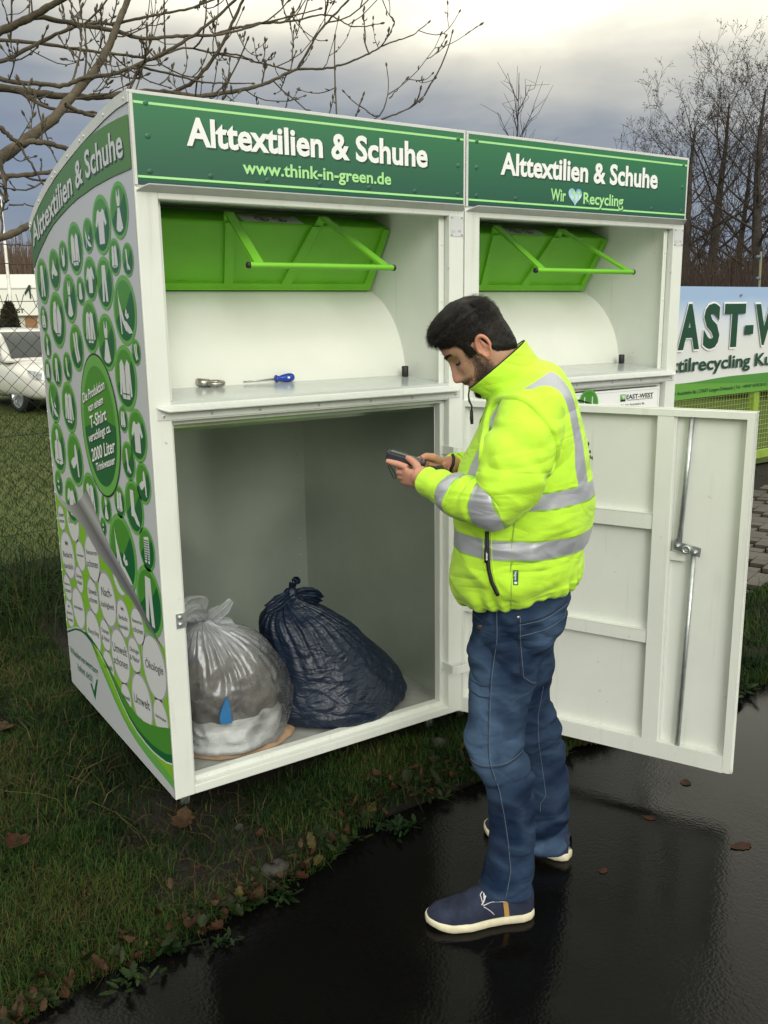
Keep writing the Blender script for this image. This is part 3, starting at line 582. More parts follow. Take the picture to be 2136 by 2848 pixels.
mb.join_text(tfit('Textilrecycling Kursum GmbH', .160, .0055, .006, 'LEFT'), lambda px, py: (ox+.866+px, .0108, 1.1345+py), 5)
for k, s in enumerate(('An der Autobahn 8a', '27607 Langen-Debstedt')): mb.join_text(tfit(s, .145 if k == 0 else .17, .010, .002, 'LEFT'), lambda px, py, k=k: (ox+.832+px, .0108, 1.1135-k*.018+py), 5)
for bx0, bz0, bx1, bz1 in ((.095, 1.1735, 1.060, 1.1745), (1.059, .06, 1.060, 1.1735)): mb.flat([(ox+bx0, .0114, bz0), (ox+bx1, .0114, bz0), (ox+bx1, .0114, bz1), (ox+bx0, .0114, bz1)], 6, up=(0, -1, 0))
o = mb.build('hatch_print', [M['p_white'], M['p_ring'], M['p_mid'], M['p_dark'], M['p_disc'], M['p_ink'], M['p_rim']], HA)
# ------------------------------------------------------------------ the man
PO = Vector((.70, -.78, GZ)); PF = Vector((-.77, .64, 0)).normalized(); PL = Vector((-PF.y, PF.x, 0)); PL = PL if PL.y < 0 else -PL
def pw(A):
    A = np.asarray(A, float); return np.array(PO)+A[..., :1]*np.array(PF)+A[..., 1:2]*np.array(PL)+A[..., 2:3]*np.array((0, 0, 1.))
def kfix(f, u, l, l0): k = (2.4065-l)/(2.4065-l0); return .094+(f-.094)*k, 1.628+(u-1.628)*k
def attr_mat(m, specs):
    """specs: list of (attribute, colour, roughness, metallic) painted where the attribute is above 0"""
    t = m.node_tree; b = t.nodes['Principled BSDF']
    def cur(i, dflt, fl):
        s = b.inputs[i]
        if s.is_linked: return s.links[0].from_socket
        v = t.nodes.new('ShaderNodeValue' if fl else 'ShaderNodeRGB'); v.outputs[0].default_value = dflt; return v.outputs[0]
    for at, col, rg, mt in specs:
        a = t.nodes.new('ShaderNodeAttribute'); a.attribute_name = at
        st = t.nodes.new('ShaderNodeMath'); st.operation = 'MULTIPLY_ADD'; st.inputs[1].default_value = 700; st.inputs[2].default_value = .5; st.use_clamp = True; t.links.new(a.outputs['Fac'], st.inputs[0])
        for i, v, fl in (('Base Color', (*col, 1), False), ('Roughness', rg, True), ('Metallic', mt, True)):
            prev = cur(i, tuple(b.inputs[i].default_value) if not fl else b.inputs[i].default_value, fl)
            x = t.nodes.new('ShaderNodeMix'); x.data_type = 'FLOAT' if fl else 'RGBA'; A, B, O = (2, 3, 0) if fl else (6, 7, 2)
            t.links.new(st.outputs[0], x.inputs[0]); t.links.new(prev, x.inputs[A]); x.inputs[B].default_value = v; t.links.new(x.outputs[O], b.inputs[i])
    return m
def ring(cf, cl, cu, a, b, s=0, n=96, e=2.0, sl=0):
    th = np.arange(n)*2*math.pi/n; c, q = np.cos(th), np.sin(th)
    x = a*np.sign(c)*np.abs(c)**(2/e); y = b*np.sign(q)*np.abs(q)**(2/e)
    return np.stack([cf+x, cl+y, cu+s*x+sl*y], 1)
def resample(keys, K):
    """smooth interpolation of ring parameter rows"""
    keys = np.asarray(keys, float); d = np.r_[0, np.cumsum(np.linalg.norm(np.diff(keys[:, :3], axis=0), axis=1)+1e-3)]; t = np.linspace(0, d[-1], K); out = []
    for j in range(keys.shape[1]):
        y = keys[:, j]; m = np.gradient(y, d); i = np.clip(np.searchsorted(d, t, 'right')-1, 0, len(d)-2); h = d[i+1]-d[i]; x = (t-d[i])/h
        dl = np.diff(y)/np.diff(d)
        for q in range(len(m)):  # keep it monotone-ish
            lo = dl[max(q-1, 0)]; hi = dl[min(q, len(dl)-1)]
            m[q] = 0 if lo*hi <= 0 else np.sign(lo)*min(abs(m[q]), 3*min(abs(lo), abs(hi)))
        out.append((2*x**3-3*x**2+1)*y[i]+(x**3-2*x**2+x)*h*m[i]+(-2*x**3+3*x**2)*y[i+1]+(x**3-x**2)*h*m[i+1])
    return np.stack(out, 1), t
def limb(keys, K=80, n=48, e=2.0):
    """keys rows: f, l, u, r_side, r_updown -> rings square to the curve"""
    R, t = resample(keys, K); P = R[:, :3]; T = np.gradient(P, axis=0); T /= np.linalg.norm(T, axis=1)[:, None]; a = np.cross(T[0], (0, 1., 0)); G = []; th = np.arange(n)*2*math.pi/n
    for i in range(K):
        a = a-T[i]*(a@T[i]); a /= np.linalg.norm(a); b = np.cross(T[i], a); c, q = np.cos(th), np.sin(th)
        G.append(P[i]+(R[i, 3]*np.sign(c)*np.abs(c)**(2/e))[:, None]*a+(R[i, 4]*np.sign(q)*np.abs(q)**(2/e))[:, None]*b)
    return np.array(G), t/t[-1], T
def gnorm(G):
    du = np.roll(G, -1, 1)-np.roll(G, 1, 1); dv = np.gradient(G, axis=0); N = np.cross(du, dv); N /= np.linalg.norm(N, axis=2)[:, :, None]+1e-9
    c = G.mean(1, keepdims=True)
    if ((G-c)*N).sum() < 0: N = -N
    return N
def smoothstep(x, a, b): t = np.clip((x-a)/(b-a), 0, 1); return t*t*(3-2*t)
def gauss(x, s): return np.exp(-(x/s)**2)

person = empty('person', PO, 'man in yellow high-visibility jacket and blue jeans tapping a handheld device', 'person')

# ---- head (x forward, y to his left, z up, origin at the ear hole)
HP = math.radians(38); HO = np.array((.089, 0., 1.533)); HF = np.array((math.cos(HP), 0, -math.sin(HP))); HU = np.array((math.sin(HP), 0, math.cos(HP)))
def h2p(Q): Q = np.asarray(Q, float); return HO+Q[..., :1]*HF+Q[..., 1:2]*np.array((0, 1., 0))+Q[..., 2:3]*HU
FZ = [-.118, -.105, -.092, -.078, -.066, -.058, -.053, -.046, -.038, -.028, -.015, .005, .022, .034, .050, .065, .080, .092, .101, .106]
FX = [.045, .071, .082, .0825, .0865, .0865, .0855, .0895, .0870, .081, .0775, .0775, .0785, .0865, .0875, .085, .076, .064, .046, .0]
BX = [-.02, -.045, -.06, -.068, -.072, -.074, -.0755, -.077, -.079, -.081, -.0835, -.086, -.0875, -.088, -.088, -.086, -.080, -.071, -.054, -.0]
WY = [.030, .044, .052, .057, .0605, .0625, .0635, .065, .0665, .0685, .0705, .0725, .0745, .0755, .0765, .076, .0705, .060, .042, .002]
def head_surface(nz=150, nt=160):
    z = np.linspace(-.118, .1058, nz); th = np.arange(nt)*2*math.pi/nt
    def sm(v): return np.interp(z, FZ, np.convolve(np.pad(v, 1, 'edge'), [.12, .76, .12], 'valid'))
    fx, bx, wy = sm(FX), sm(BX), sm(WY); c, s = np.cos(th), np.sin(th); G = np.zeros((nz, nt, 3))
    for i in range(nz):
        ef = 2.15+.35*smoothstep(z[i], -.02, -.1); x0 = -.012
        xf = np.where(c >= 0, (fx[i]-x0)*np.abs(c)**(2/ef), -(x0-bx[i])*np.abs(c)**(2/2.2)); y = wy[i]*np.sign(s)*np.abs(s)**(2/2.25)
        G[i, :, 0] = x0+xf; G[i, :, 1] = y; G[i, :, 2] = z[i]
    x, y, zz = G[..., 0], G[..., 1], G[..., 2]; fr = smoothstep(x, .02, .055); ay = np.abs(y)
    # brow ridge, sockets, cheek bones, lips, chin
    x += fr*(.0035*gauss(zz-.034, .010)*gauss(ay-.026, .02) - .0125*gauss(zz-.013, .012)*gauss(ay-.031, .0145) + .0045*gauss(zz+.012, .014)*gauss(ay-.042, .016))
    x += fr*(.0065*gauss(zz-.011, .0075)*gauss(ay-.031, .0125))
    x += fr*(-.004*gauss(zz+.058, .004)*gauss(ay, .022)+.003*gauss(zz+.0495, .005)*gauss(ay, .017)+.0035*gauss(zz+.0645, .005)*gauss(ay, .016)-.004*gauss(zz+.075, .006)*gauss(ay, .02)+.006*gauss(zz+.097, .012)*gauss(ay, .018))
    # nose
    pz = [-.046, -.040, -.036, -.031, -.024, -.014, -.004, .008, .02, .03, .04]; ph = [0, .006, .016, .0245, .0275, .0255, .020, .0145, .0095, .005, .0]; pwid = [.013, .0155, .0165, .0165, .0135, .011, .0095, .0085, .0085, .009, .01]
    hN = np.interp(zz, pz, ph); wN = np.interp(zz, pz, pwid); x += fr*hN*np.exp(-(ay/wN)**2.4)
    y += fr*np.sign(y)*.002*gauss(zz+.034, .008)*gauss(ay-.014, .008)
    return G
BODY = MB(); HG_ = head_surface(); BODY.loft(pw(h2p(HG_)), 0)
def ear_part(sgn):
    B = np.array((-.006, sgn*.072, .0)); th = np.linspace(0, 2*math.pi, 40, endpoint=False)
    P = []
    for t in th:
        ex = .0165*math.cos(t)-.004*math.sin(t); ez = .0285*math.sin(t)*(1 if math.sin(t) > 0 else .92)-.001; taper = 1 if math.sin(t) > -.2 else .8
        P.append(B+np.array((ex*taper-.004, sgn*(.0115-.30*ex+.02*ez), ez)))
    P = np.array(P); rad = .0043+.0012*np.sin(th); mb = MB(); k = len(P); R = []
    for i in range(k+1):
        p = P[i % k]; T = P[(i+1) % k]-P[(i-1) % k]; T /= np.linalg.norm(T); a = np.cross(T, (0, 1., 0)); a /= np.linalg.norm(a); b = np.cross(T, a)
        R.append([p+rad[i % k]*(math.cos(q)*a+math.sin(q)*b) for q in np.linspace(0, 2*math.pi, 10, endpoint=False)])
    BODY.loft(pw(h2p(np.array(R))), 0, False, False)
    # bowl of the ear, lobe, tragus
    for c_, r_ in (((-.010, .0735, .0), (.0135, .0042, .0245)), ((-.004, .0775, -.0265), (.0085, .0045, .0095)), ((.0085, .076, -.003), (.004, .0045, .008)), ((-.0125, .0775, .008), (.0035, .005, .0155)), ((-.014, .067, -.004), (.012, .008, .020))):
        c_ = np.array((c_[0], sgn*c_[1], c_[2])); R = [[c_+np.array((r_[0]*math.cos(p)*math.cos(q), r_[1]*math.cos(p)*math.sin(q), r_[2]*math.sin(p))) for q in np.linspace(0, 2*math.pi, 16, endpoint=False)] for p in np.linspace(-1.5, 1.5, 9)]
        BODY.loft(pw(h2p(np.array(R))), 0)
for sgn in (1, -1): ear_part(sgn)
# neck, trunk core, legs: inside the clothes but one body with the head
nk, _, _ = limb([(-.02, 0, 1.36, .075, .085), (-.005, 0, 1.42, .062, .066), (.022, 0, 1.465, .056, .058), (.058, 0, 1.51, .056, .060), (.085, 0, 1.55, .052, .052)], 20, 28); BODY.loft(pw(nk), 0)
tk = [ring(f, 0, u, a, b, 0, 32) for f, u, a, b in ((-.03, .86, .10, .13), (-.02, .95, .10, .145), (-.02, 1.08, .105, .15), (-.03, 1.2, .11, .165), (-.035, 1.3, .11, .18), (-.03, 1.37, .09, .16), (-.02, 1.41, .07, .10))]; BODY.loft(pw(np.array(tk)), 0)
for s in (1, -1):
    a_, _, _ = limb([(-.03, s*.09, .90, .05, .05), (.01 if s > 0 else -.045, s*.10, .70, .04, .04), (.035 if s > 0 else -.055, s*.12, .50, .032, .032), (-.005 if s > 0 else -.095, s*.142, .28, .03, .03), (-.004 if s > 0 else -.11, s*.152, .12, .028, .028), (.0 if s > 0 else -.112, s*.155, .07, .028, .028)], 30, 20); BODY.loft(pw(a_), 0)
LARM = [(-.03, .165, 1.375), (.005, .232, 1.27), (.035, .245, 1.172), (.125, .195, 1.172), (.205, .125, 1.200), (.245, .085, 1.214)]
RARM = [(-.03, -.165, 1.375), (.0, -.235, 1.27), (.03, -.245, 1.175), (.10, -.175, 1.178), (.150, -.105, 1.203), (.175, -.072, 1.214)]
for A in (LARM, RARM):
    rr_ = [.052, .048, .042, .040, .030, .026]; a_, _, _ = limb([(*p, r, r) for p, r in zip(A, rr_)], 40, 20); BODY.loft(pw(a_), 0)
# hands: palm slab plus fingers, each its own bent chain rooted in the palm
def blob(pts, rad, n=14): BODY.tube(pw(np.array(pts, float)), rad, n)
def palm(w0, k0, w1, k1, th): # wrist corners, knuckle corners
    R = []
    for t in np.linspace(0, 1, 8):
        a = (1-t)*np.array(w0)+t*np.array(k0); b = (1-t)*np.array(w1)+t*np.array(k1); c = (a+b)/2; d = (b-a)/2; nn = np.cross((np.array(k0)-np.array(w0)), d); nn /= np.linalg.norm(nn); h = th*(1-.35*abs(2*t-1)**2)
        R.append([c+d*math.copysign(abs(math.cos(q))**.7, math.cos(q))+nn*h*math.copysign(abs(math.sin(q))**.8, math.sin(q)) for q in np.linspace(0, 2*math.pi, 20, endpoint=False)])
    BODY.loft(pw(np.array(R)), 0)
# left hand: cradles the device from below, index finger along its side, thumb on top
palm((.232, .112, 1.222), (.283, .058, 1.230), (.232, .094, 1.180), (.284, .046, 1.180), .0135)
blob([(.276, .060, 1.229), (.300, .050, 1.2365), (.318, .044, 1.2405), (.333, .040, 1.2445)], [.0092, .0088, .0080, .0062])
blob([(.282, .054, 1.214), (.300, .040, 1.214), (.303, .016, 1.220), (.292, .002, 1.226)], [.0092, .0088, .0080, .0066])
blob([(.282, .051, 1.200), (.297, .036, 1.201), (.299, .012, 1.211), (.288, .000, 1.219)], [.0088, .0085, .0076, .0064])
blob([(.280, .048, 1.187), (.291, .034, 1.189), (.292, .012, 1.200), (.282, .003, 1.209)], [.0080, .0076, .0068, .0056])
blob([(.242, .092, 1.222), (.252, .068, 1.2385), (.266, .050, 1.2475), (.279, .036, 1.2525)], [.0120, .0105, .0092, .0072])
# right hand: thumb poised above the keys, fingers folded under
palm((.178, -.062, 1.2240), (.228, -.028, 1.232), (.180, -.074, 1.190), (.229, -.040, 1.196), .0135)
blob([(.226, -.030, 1.229), (.250, -.024, 1.2375), (.266, -.016, 1.2335), (.270, -.010, 1.2265)], [.0093, .0088, .0078, .0064])
blob([(.227, -.034, 1.217), (.249, -.029, 1.2215), (.262, -.018, 1.2185), (.262, -.006, 1.2150)], [.0093, .0088, .0078, .0064])
blob([(.227, -.038, 1.206), (.246, -.033, 1.208), (.256, -.020, 1.206), (.254, -.008, 1.204)], [.0088, .0083, .0074, .006])
blob([(.226, -.041, 1.196), (.241, -.037, 1.197), (.249, -.026, 1.196), (.247, -.014, 1.195)], [.008, .0076, .0068, .0056])
blob([(.196, -.050, 1.228), (.214, -.024, 1.2435), (.231, -.010, 1.2485), (.243, .001, 1.2455)], [.0128, .0112, .0096, .0074])
skin = mat('skin', (.50, .285, .20), .48, var=.10, vscale=26, bump=.05, bscale=400); sb = skin.node_tree.nodes['Principled BSDF']
sb.inputs['Subsurface Weight'].default_value = .18; sb.inputs['Subsurface Radius'].default_value = (.012, .005, .003); sb.inputs['Subsurface Scale'].default_value = .35
body = BODY.build('body', skin, person)
def voxel(o, size, it=2, f=.5):
    md = o.modifiers.new('r', 'REMESH'); md.mode = 'VOXEL'; md.voxel_size = size; md.use_smooth_shade = True
    if it: q = o.modifiers.new('s', 'SMOOTH'); q.iterations = it; q.factor = f
    dg = bpy.context.evaluated_depsgraph_get(); me = bpy.data.meshes.new_from_object(o.evaluated_get(dg)); old = o.data; o.modifiers.clear(); nm = old.name; o.data = me; bpy.data.meshes.remove(old); me.name = nm
    me.polygons.foreach_set('use_smooth', np.ones(len(me.polygons), bool))
def vco(o):
    a = np.empty(len(o.data.vertices)*3); o.data.vertices.foreach_get('co', a); return a.reshape(-1, 3)
def vno(o):
    a = np.empty(len(o.data.vertices)*3); o.data.vertex_normals.foreach_get('vector', a); return a.reshape(-1, 3)
BAS = np.array([PF[:], PL[:], (0, 0, 1.)])     # rows: f, l, u
def loc(o): return vco(o)@BAS.T            # mesh coords are relative to PO
def setloc(o, Q): o.data.vertices.foreach_set('co', (Q@BAS).ravel()); o.data.update()
def put_attr(o, k, a): at = o.data.attributes.new(k, 'FLOAT', 'POINT'); at.data.foreach_set('value', np.asarray(a, np.float32))
voxel(body, .0024, 2, .5)
Q = loc(body); d = Q-HO; hx, hy, hz = d@HF, d[:, 1], d@HU
# beard and shaved hair shade on the skin, ruddier nose, ears, hands, pale lips (true colour of the skin)
jaw = smoothstep(hz, -.030+.012, -.045)*smoothstep(hx, -.02, .012)*smoothstep(hx+.9*(hz+.07), .085, .060)
chin = smoothstep(hz, -.064, -.074)*smoothstep(hx, .03, .05); must = gauss(hz+.0435, .006)*smoothstep(hx, .05, .07)*.75
side = smoothstep(hz, .03, .015)*smoothstep(hz, -.06, -.04)*gauss(hx-.026, .013)
beard = np.clip(np.maximum.reduce([jaw, chin, must, side]), 0, 1)*(np.abs(hy) < .09)*(hz > -.125)*(hx > -.005)
beard = np.where((np.abs(hy) > .073) & (hx < .012), 0, beard)
put_attr(body, 'beard', beard*(np.linalg.norm(d, axis=1) < .16))
red = gauss(hz+.026, .014)*smoothstep(hx, .085, .1)+smoothstep(np.abs(hy), .074, .080)*(np.abs(hz) < .05)*(np.linalg.norm(d, axis=1) < .12)+.6*(Q[:, 0] > .12)*(Q[:, 2] > 1.1)*(Q[:, 2] < 1.30)
lips = gauss(hz+.0655, .0055)*smoothstep(hx, .072, .08)*gauss(hy, .024)+.6*gauss(hz+.0505, .004)*smoothstep(hx, .074, .082)*gauss(hy, .022)
put_attr(body, 'ruddy', np.clip(red, 0, 1)); put_attr(body, 'lips', np.clip(lips, 0, 1))
t = skin.node_tree
def softmix(at, col, k):
    s = sb.inputs['Base Color']; prev = s.links[0].from_socket; a = t.nodes.new('ShaderNodeAttribute'); a.attribute_name = at; m_ = t.nodes.new('ShaderNodeMath'); m_.operation = 'MULTIPLY'; m_.inputs[1].default_value = k; t.links.new(a.outputs['Fac'], m_.inputs[0])
    x = t.nodes.new('ShaderNodeMix'); x.data_type = 'RGBA'; t.links.new(m_.outputs[0], x.inputs[0]); t.links.new(prev, x.inputs[6]); x.inputs[7].default_value = (*col, 1); t.links.new(x.outputs[2], s)
softmix('ruddy', (.56, .20, .13), .55); softmix('lips', (.40, .13, .11), .8); softmix('beard', (.055, .034, .025), .70)

# ---- hair
hairm = mat('black_hair', (.008, .006, .005), .55, spec=.22, var=.5, vscale=160)
def hair_mask(x, y, z):
    """>0 where the scalp carries hair"""
    ay = np.abs(y)
    top = z-np.interp(x, [-.09, -.075, -.05, -.028, -.012, .004, .02, .034, .045, .06, .075, .1], [-.062, -.058, -.046, -.030, -.004, .026, .020, .022, .046, .054, .064, .072])
    sideb = np.where((x > .012) & (x < .036), z+.004, -1)
    return np.maximum(top, np.minimum(sideb, .02-np.abs(x-.024)+.0))
Gh = head_surface(190, 220); N = gnorm(Gh); kq = smoothstep(Gh[..., 2:3], .090, .103); N = N*(1-kq)+np.array((0, 0, 1.))*kq; N /= np.linalg.norm(N, axis=2)[:, :, None]; msk = hair_mask(Gh[..., 0], Gh[..., 1], Gh[..., 2]); P_ = Gh.reshape(-1, 3)
len_top = .0045+.0245*smoothstep(N[..., 2], .0, 1.0)*smoothstep(Gh[..., 0], -.095, -.015)+.0025*smoothstep(Gh[..., 0], .03, .07)*smoothstep(Gh[..., 2], .05, .075)+.004*smoothstep(Gh[..., 2], .03, .06)
for _ in range(40): len_top = (len_top+np.roll(len_top, 1, 1)+np.roll(len_top, -1, 1)+np.vstack([len_top[:1], len_top[:-1]])+np.vstack([len_top[1:], len_top[-1:]]))/5
off = len_top*smoothstep(msk, -.001, .016)+.0018*fbm(P_*90, 3, 5).reshape(msk.shape)*smoothstep(msk, 0, .01)
S = Gh+N*off[..., None]; S[..., 2] += 0
nz, nt_ = msk.shape; keep = msk > -.001; F4 = []
for i in range(nz-1):
    for j in range(nt_):
        k = (j+1) % nt_
        if keep[i, j] and keep[i, k] and keep[i+1, j] and keep[i+1, k]: F4.append((i*nt_+j, i*nt_+k, (i+1)*nt_+k, (i+1)*nt_+j))
top_c = len(S.reshape(-1, 3)); Vh = np.vstack([pw(h2p(S.reshape(-1, 3))), pw(h2p(np.array([[S[-1, :, 0].mean(), 0, S[-1, :, 2].mean()+.001]])))])
F3 = [((nz-1)*nt_+j, (nz-1)*nt_+(j+1) % nt_, top_c) for j in range(nt_)]
hair = fastmesh('hair', Vh, F4, hairm, person, True, F3); hair['label'] = 'short black hair, longer on top, faded at the neck'
def blades(name, pos, nrm, length, width, lay, m_, parent, seed=1):
    """tiny tapered hairs lying along lay, rising from nrm"""
    rg = np.random.default_rng(seed); n = len(pos); lay = lay-nrm*(lay*nrm).sum(1, keepdims=True); lay /= np.linalg.norm(lay, axis=1)[:, None]+1e-6; dr = lay+nrm*rg.uniform(.15, .62, (n, 1))+rg.normal(0, .22, (n, 3)); dr /= np.linalg.norm(dr, axis=1)[:, None]
    sd = np.cross(dr, nrm); sd /= np.linalg.norm(sd, axis=1)[:, None]+1e-9; L_ = length[:, None]; w_ = width
    mid = pos+dr*L_*.55+nrm*L_*.06; tip = pos+dr*L_-nrm*L_*.08
    V = np.stack([pos-sd*w_, pos+sd*w_, mid+sd*w_*.8, mid-sd*w_*.8, tip+sd*w_*.25, tip-sd*w_*.25], 1)
    b = np.arange(n)[:, None]*6; F = np.concatenate([b+np.array([0, 1, 2, 3]), b+np.array([3, 2, 4, 5])]); return fastmesh(name, pw(h2p(V.reshape(-1, 3))), F, m_, parent, True)
idx = np.argwhere(msk > .001); idx = idx[Gh[idx[:, 0], 0, 2] < .098]; pw_ = np.interp(Gh[idx[:, 0], 0, 2], FZ, WY); sel = idx[RNG.choice(len(idx), 17000, p=pw_/pw_.sum())]; ps = S[sel[:, 0], sel[:, 1]]; ns = N[sel[:, 0], sel[:, 1]]
lay = np.stack([np.full(len(ps), .55), np.zeros(len(ps)), np.where(ps[:, 2] > .075, -.05, -.75)], 1); lay[ps[:, 2] > .075, 0] = 1.0; lay[ps[:, 0] < -.04, 0] = -.1
hb = blades('hair_strands', ps-ns*.003, ns, (.006+.010*smoothstep(ps[:, 2], .03, .09))*RNG.uniform(.7, 1.2, len(ps)), .00055, lay, hairm, hair, 3)
beardm = mat('beard_hair', (.022, .014, .010), .5)
bh, Nb = Gh, N; x_, y_, z_ = Gh[..., 0], Gh[..., 1], Gh[..., 2]
pr = smoothstep(z_, -.020, -.042)*smoothstep(x_, -.004, .012)*smoothstep(x_+.9*(z_+.07), .085, .062)+smoothstep(z_, .02, .01)*gauss(x_-.024, .012)+.8*smoothstep(z_, -.066, -.074)*smoothstep(x_, .03, .05)+.7*gauss(z_+.044, .005)*smoothstep(x_, .05, .07)
pr = pr*(z_ > -.112); pf = pr.ravel()/pr.sum(); si = RNG.choice(len(pf), 9500, p=pf); ps = Gh.reshape(-1, 3)[si]; ns = N.reshape(-1, 3)[si]
blades('beard', ps, ns, RNG.uniform(.003, .0062, len(ps)), .00035, np.tile([.25, 0, -.9], (len(ps), 1)), beardm, person, 4)
for s in (1, -1):   # brows and lashes
    n = 260; u = RNG.uniform(0, 1, n); ay = .010+.036*u; zb = .0315+.006*np.sin(u*2.4)-.004*u+RNG.normal(0, .0016, n)
    iz = np.clip(np.searchsorted(Gh[:, 0, 2], zb), 1, nz-2); th = np.array([np.argmin(np.abs(np.where(Gh[i, :, 0] > .02, Gh[i, :, 1], 9)-s*a)) for i, a in zip(iz, ay)]); ps = Gh[iz, th]; ns = N[iz, th]
    blades('eyebrow', ps-ns*.0005, ns, np.full(n, .0075), .0006, np.tile([-.5, s*.8, .15], (n, 1)), hairm, person, 6)
    n = 60; u = np.linspace(0, 1, n); ay = .019+.026*u; zb = .0075-.003*np.sin(u*3.1); iz = np.clip(np.searchsorted(Gh[:, 0, 2], zb), 1, nz-2); th = np.array([np.argmin(np.abs(np.where(Gh[i, :, 0] > .02, Gh[i, :, 1], 9)-s*a)) for i, a in zip(iz, ay)]); ps = Gh[iz, th]; ns = N[iz, th]
    blades('eyelashes', ps, ns, np.full(n, .0065), .0007, np.tile([.8, s*.25, -.5], (n, 1)), hairm, person, 7)

# ---- jacket
def fold_bump(m, sc, dist, st, seedrot):
    t = m.node_tree; b = t.nodes['Principled BSDF']; g = t.nodes.new('ShaderNodeTexCoord'); h = None
    for k, (s_, w_) in enumerate(((sc, 1.0), (sc*2.1, .45))):
        q = t.nodes.new('ShaderNodeMapping'); q.inputs['Rotation'].default_value = (seedrot, .4+k*.7, .9*k); q.inputs['Scale'].default_value = (1, 1, 2.2); t.links.new(g.outputs['Object'], q.inputs[0])
        n = t.nodes.new('ShaderNodeTexNoise'); n.inputs['Scale'].default_value = s_; n.inputs['Detail'].default_value = 1.5; n.inputs['Distortion'].default_value = 1.1; t.links.new(q.outputs[0], n.inputs['Vector'])
        a = t.nodes.new('ShaderNodeMath'); a.operation = 'SUBTRACT'; a.inputs[1].default_value = .5; t.links.new(n.outputs['Fac'], a.inputs[0]); c = t.nodes.new('ShaderNodeMath'); c.operation = 'ABSOLUTE'; t.links.new(a.outputs[0], c.inputs[0])
        d = t.nodes.new('ShaderNodeMath'); d.operation = 'MULTIPLY_ADD'; d.inputs[1].default_value = w_; t.links.new(c.outputs[0], d.inputs[0])
        if h is None: d.inputs[2].default_value = 0
        else: t.links.new(h, d.inputs[2])
        h = d.outputs[0]
    q = t.nodes.new('ShaderNodeBump'); q.inputs['Distance'].default_value = dist; q.inputs['Strength'].default_value = st; t.links.new(h, q.inputs['Height'])
    s = b.inputs['Normal']
    if s.is_linked: t.links.new(s.links[0].from_socket, q.inputs['Normal'])
    t.links.new(q.outputs[0], s)
hv = mat('fluorescent_yellow_softshell', (.49, .83, .034), .78, var=.03, vscale=30, bump=.10, bscale=320, sheen=.15)
fold_bump(hv, 2.8, .06, .46, .3)
TOR = [ # cf, cl, cu, a, b, slope
 (-.028, 0, .885, .128, .150, -.25), (-.022, 0, .893, .150, .178, -.25), (-.014, 0, .925, .166, .196, -.20), (-.012, 0, .965, .172, .205, -.12), (-.016, 0, 1.01, .174, .208, -.06), (-.024, 0, 1.07, .184, .212, -.02), (-.029, 0, 1.13, .186, .216, 0), (-.028, 0, 1.19, .178, .220, 0),
 (-.029, 0, 1.25, .164, .222, -.05), (-.034, 0, 1.31, .143, .220, -.14), (-.034, 0, 1.36, .126, .208, -.26), (-.028, 0, 1.405, .107, .180, -.42), (-.016, 0, 1.432, .090, .135, -.60), (.0, 0, 1.447, .076, .096, -.72), (.016, 0, 1.462, .068, .084, -.80), (.034, 0, 1.478, .070, .083, -.84), (.046, 0, 1.489, .073, .084, -.86), (.048, 0, 1.490, .066, .077, -.86), (.036, 0, 1.470, .060, .070, -.82), (.022, 0, 1.448, .056, .064, -.8)]
R_, tt = resample(TOR, 210); G = np.array([ring(r[0], r[1], r[2], r[3], r[4], r[5], 220, 2.25) for r in R_])
f_, l_, u_ = G[..., 0], G[..., 1], G[..., 2]; base_u = R_[:, 2][:, None]; N = gnorm(G); p3 = G.reshape(-1, 3); sh = f_.shape
lowr = smoothstep(base_u, 1.30, 1.02)
w1 = fbm(np.stack([p3[:, 0]*5, p3[:, 1]*5, p3[:, 2]*13+p3[:, 0]*5], 1), 3, 21).reshape(sh); w2 = fbm(np.stack([p3[:, 0]*9, p3[:, 1]*9, p3[:, 2]*7], 1), 2, 31).reshape(sh)
th_ = np.arctan2(l_, f_-R_[:, 0][:, None])
puck = np.sin(th_*19+3*np.sin(th_*5))*gauss(base_u-.908, .030)*.0055+np.sin(th_*31)*gauss(base_u-.893, .012)*.0022
blouse = .011*gauss(base_u-.945, .035)*(1+.6*w2)
dsp = .0070*w1*lowr+.0030*w2+puck+blouse*.6
# drag lines from the armpit to the back waist and across the belly
dsp += .007*lowr*np.sin((u_*26+f_*16)+2.5*w2)*gauss(f_+.03, .16)*smoothstep(np.abs(l_), .05, .14)*smoothstep(base_u, 1.2, 1.12)
rd = 1-2*np.abs(fbm(np.stack([p3[:, 0]*6+p3[:, 2]*4, p3[:, 1]*6, p3[:, 2]*9-p3[:, 0]*5], 1), 2, 27)).reshape(sh)
dsp += .0075*(rd-.45)*smoothstep(base_u, 1.34, 1.10)*smoothstep(base_u, .90, .95)
dsp += .006*(np.abs(np.sin(u_*21+f_*30+2*w2))-.6)*smoothstep(f_, -.02, -.12)*gauss(base_u-1.0, .09)
dsp += -.004*gauss(base_u-1.452, .008)-.0025*gauss(base_u-.905, .006)
G = G+N*dsp[..., None]; f_, l_, u_ = G[..., 0], G[..., 1], G[..., 2]
al = np.abs(l_); uu2 = u_+.055*f_
b1 = .0215-np.abs(uu2-1.171-.002*np.sin(f_*30)); b2 = .0245-np.abs(u_+.02*f_-1.0485)
bc = np.interp(u_, [1.15, 1.25, 1.35, 1.42, 1.47], [.150, .150, .138, .122, .112]); br_ = np.minimum(.0235-np.abs(al-bc), u_-1.18)
br_ = np.where(base_u > 1.437, -1, br_); tape = np.maximum.reduce([b1, b2, br_]); tape = np.where(base_u > 1.44, -1, tape)
seam = np.maximum(.0011-np.abs(np.abs(b1)-.0016), .0011-np.abs(np.abs(b2)-.0016))
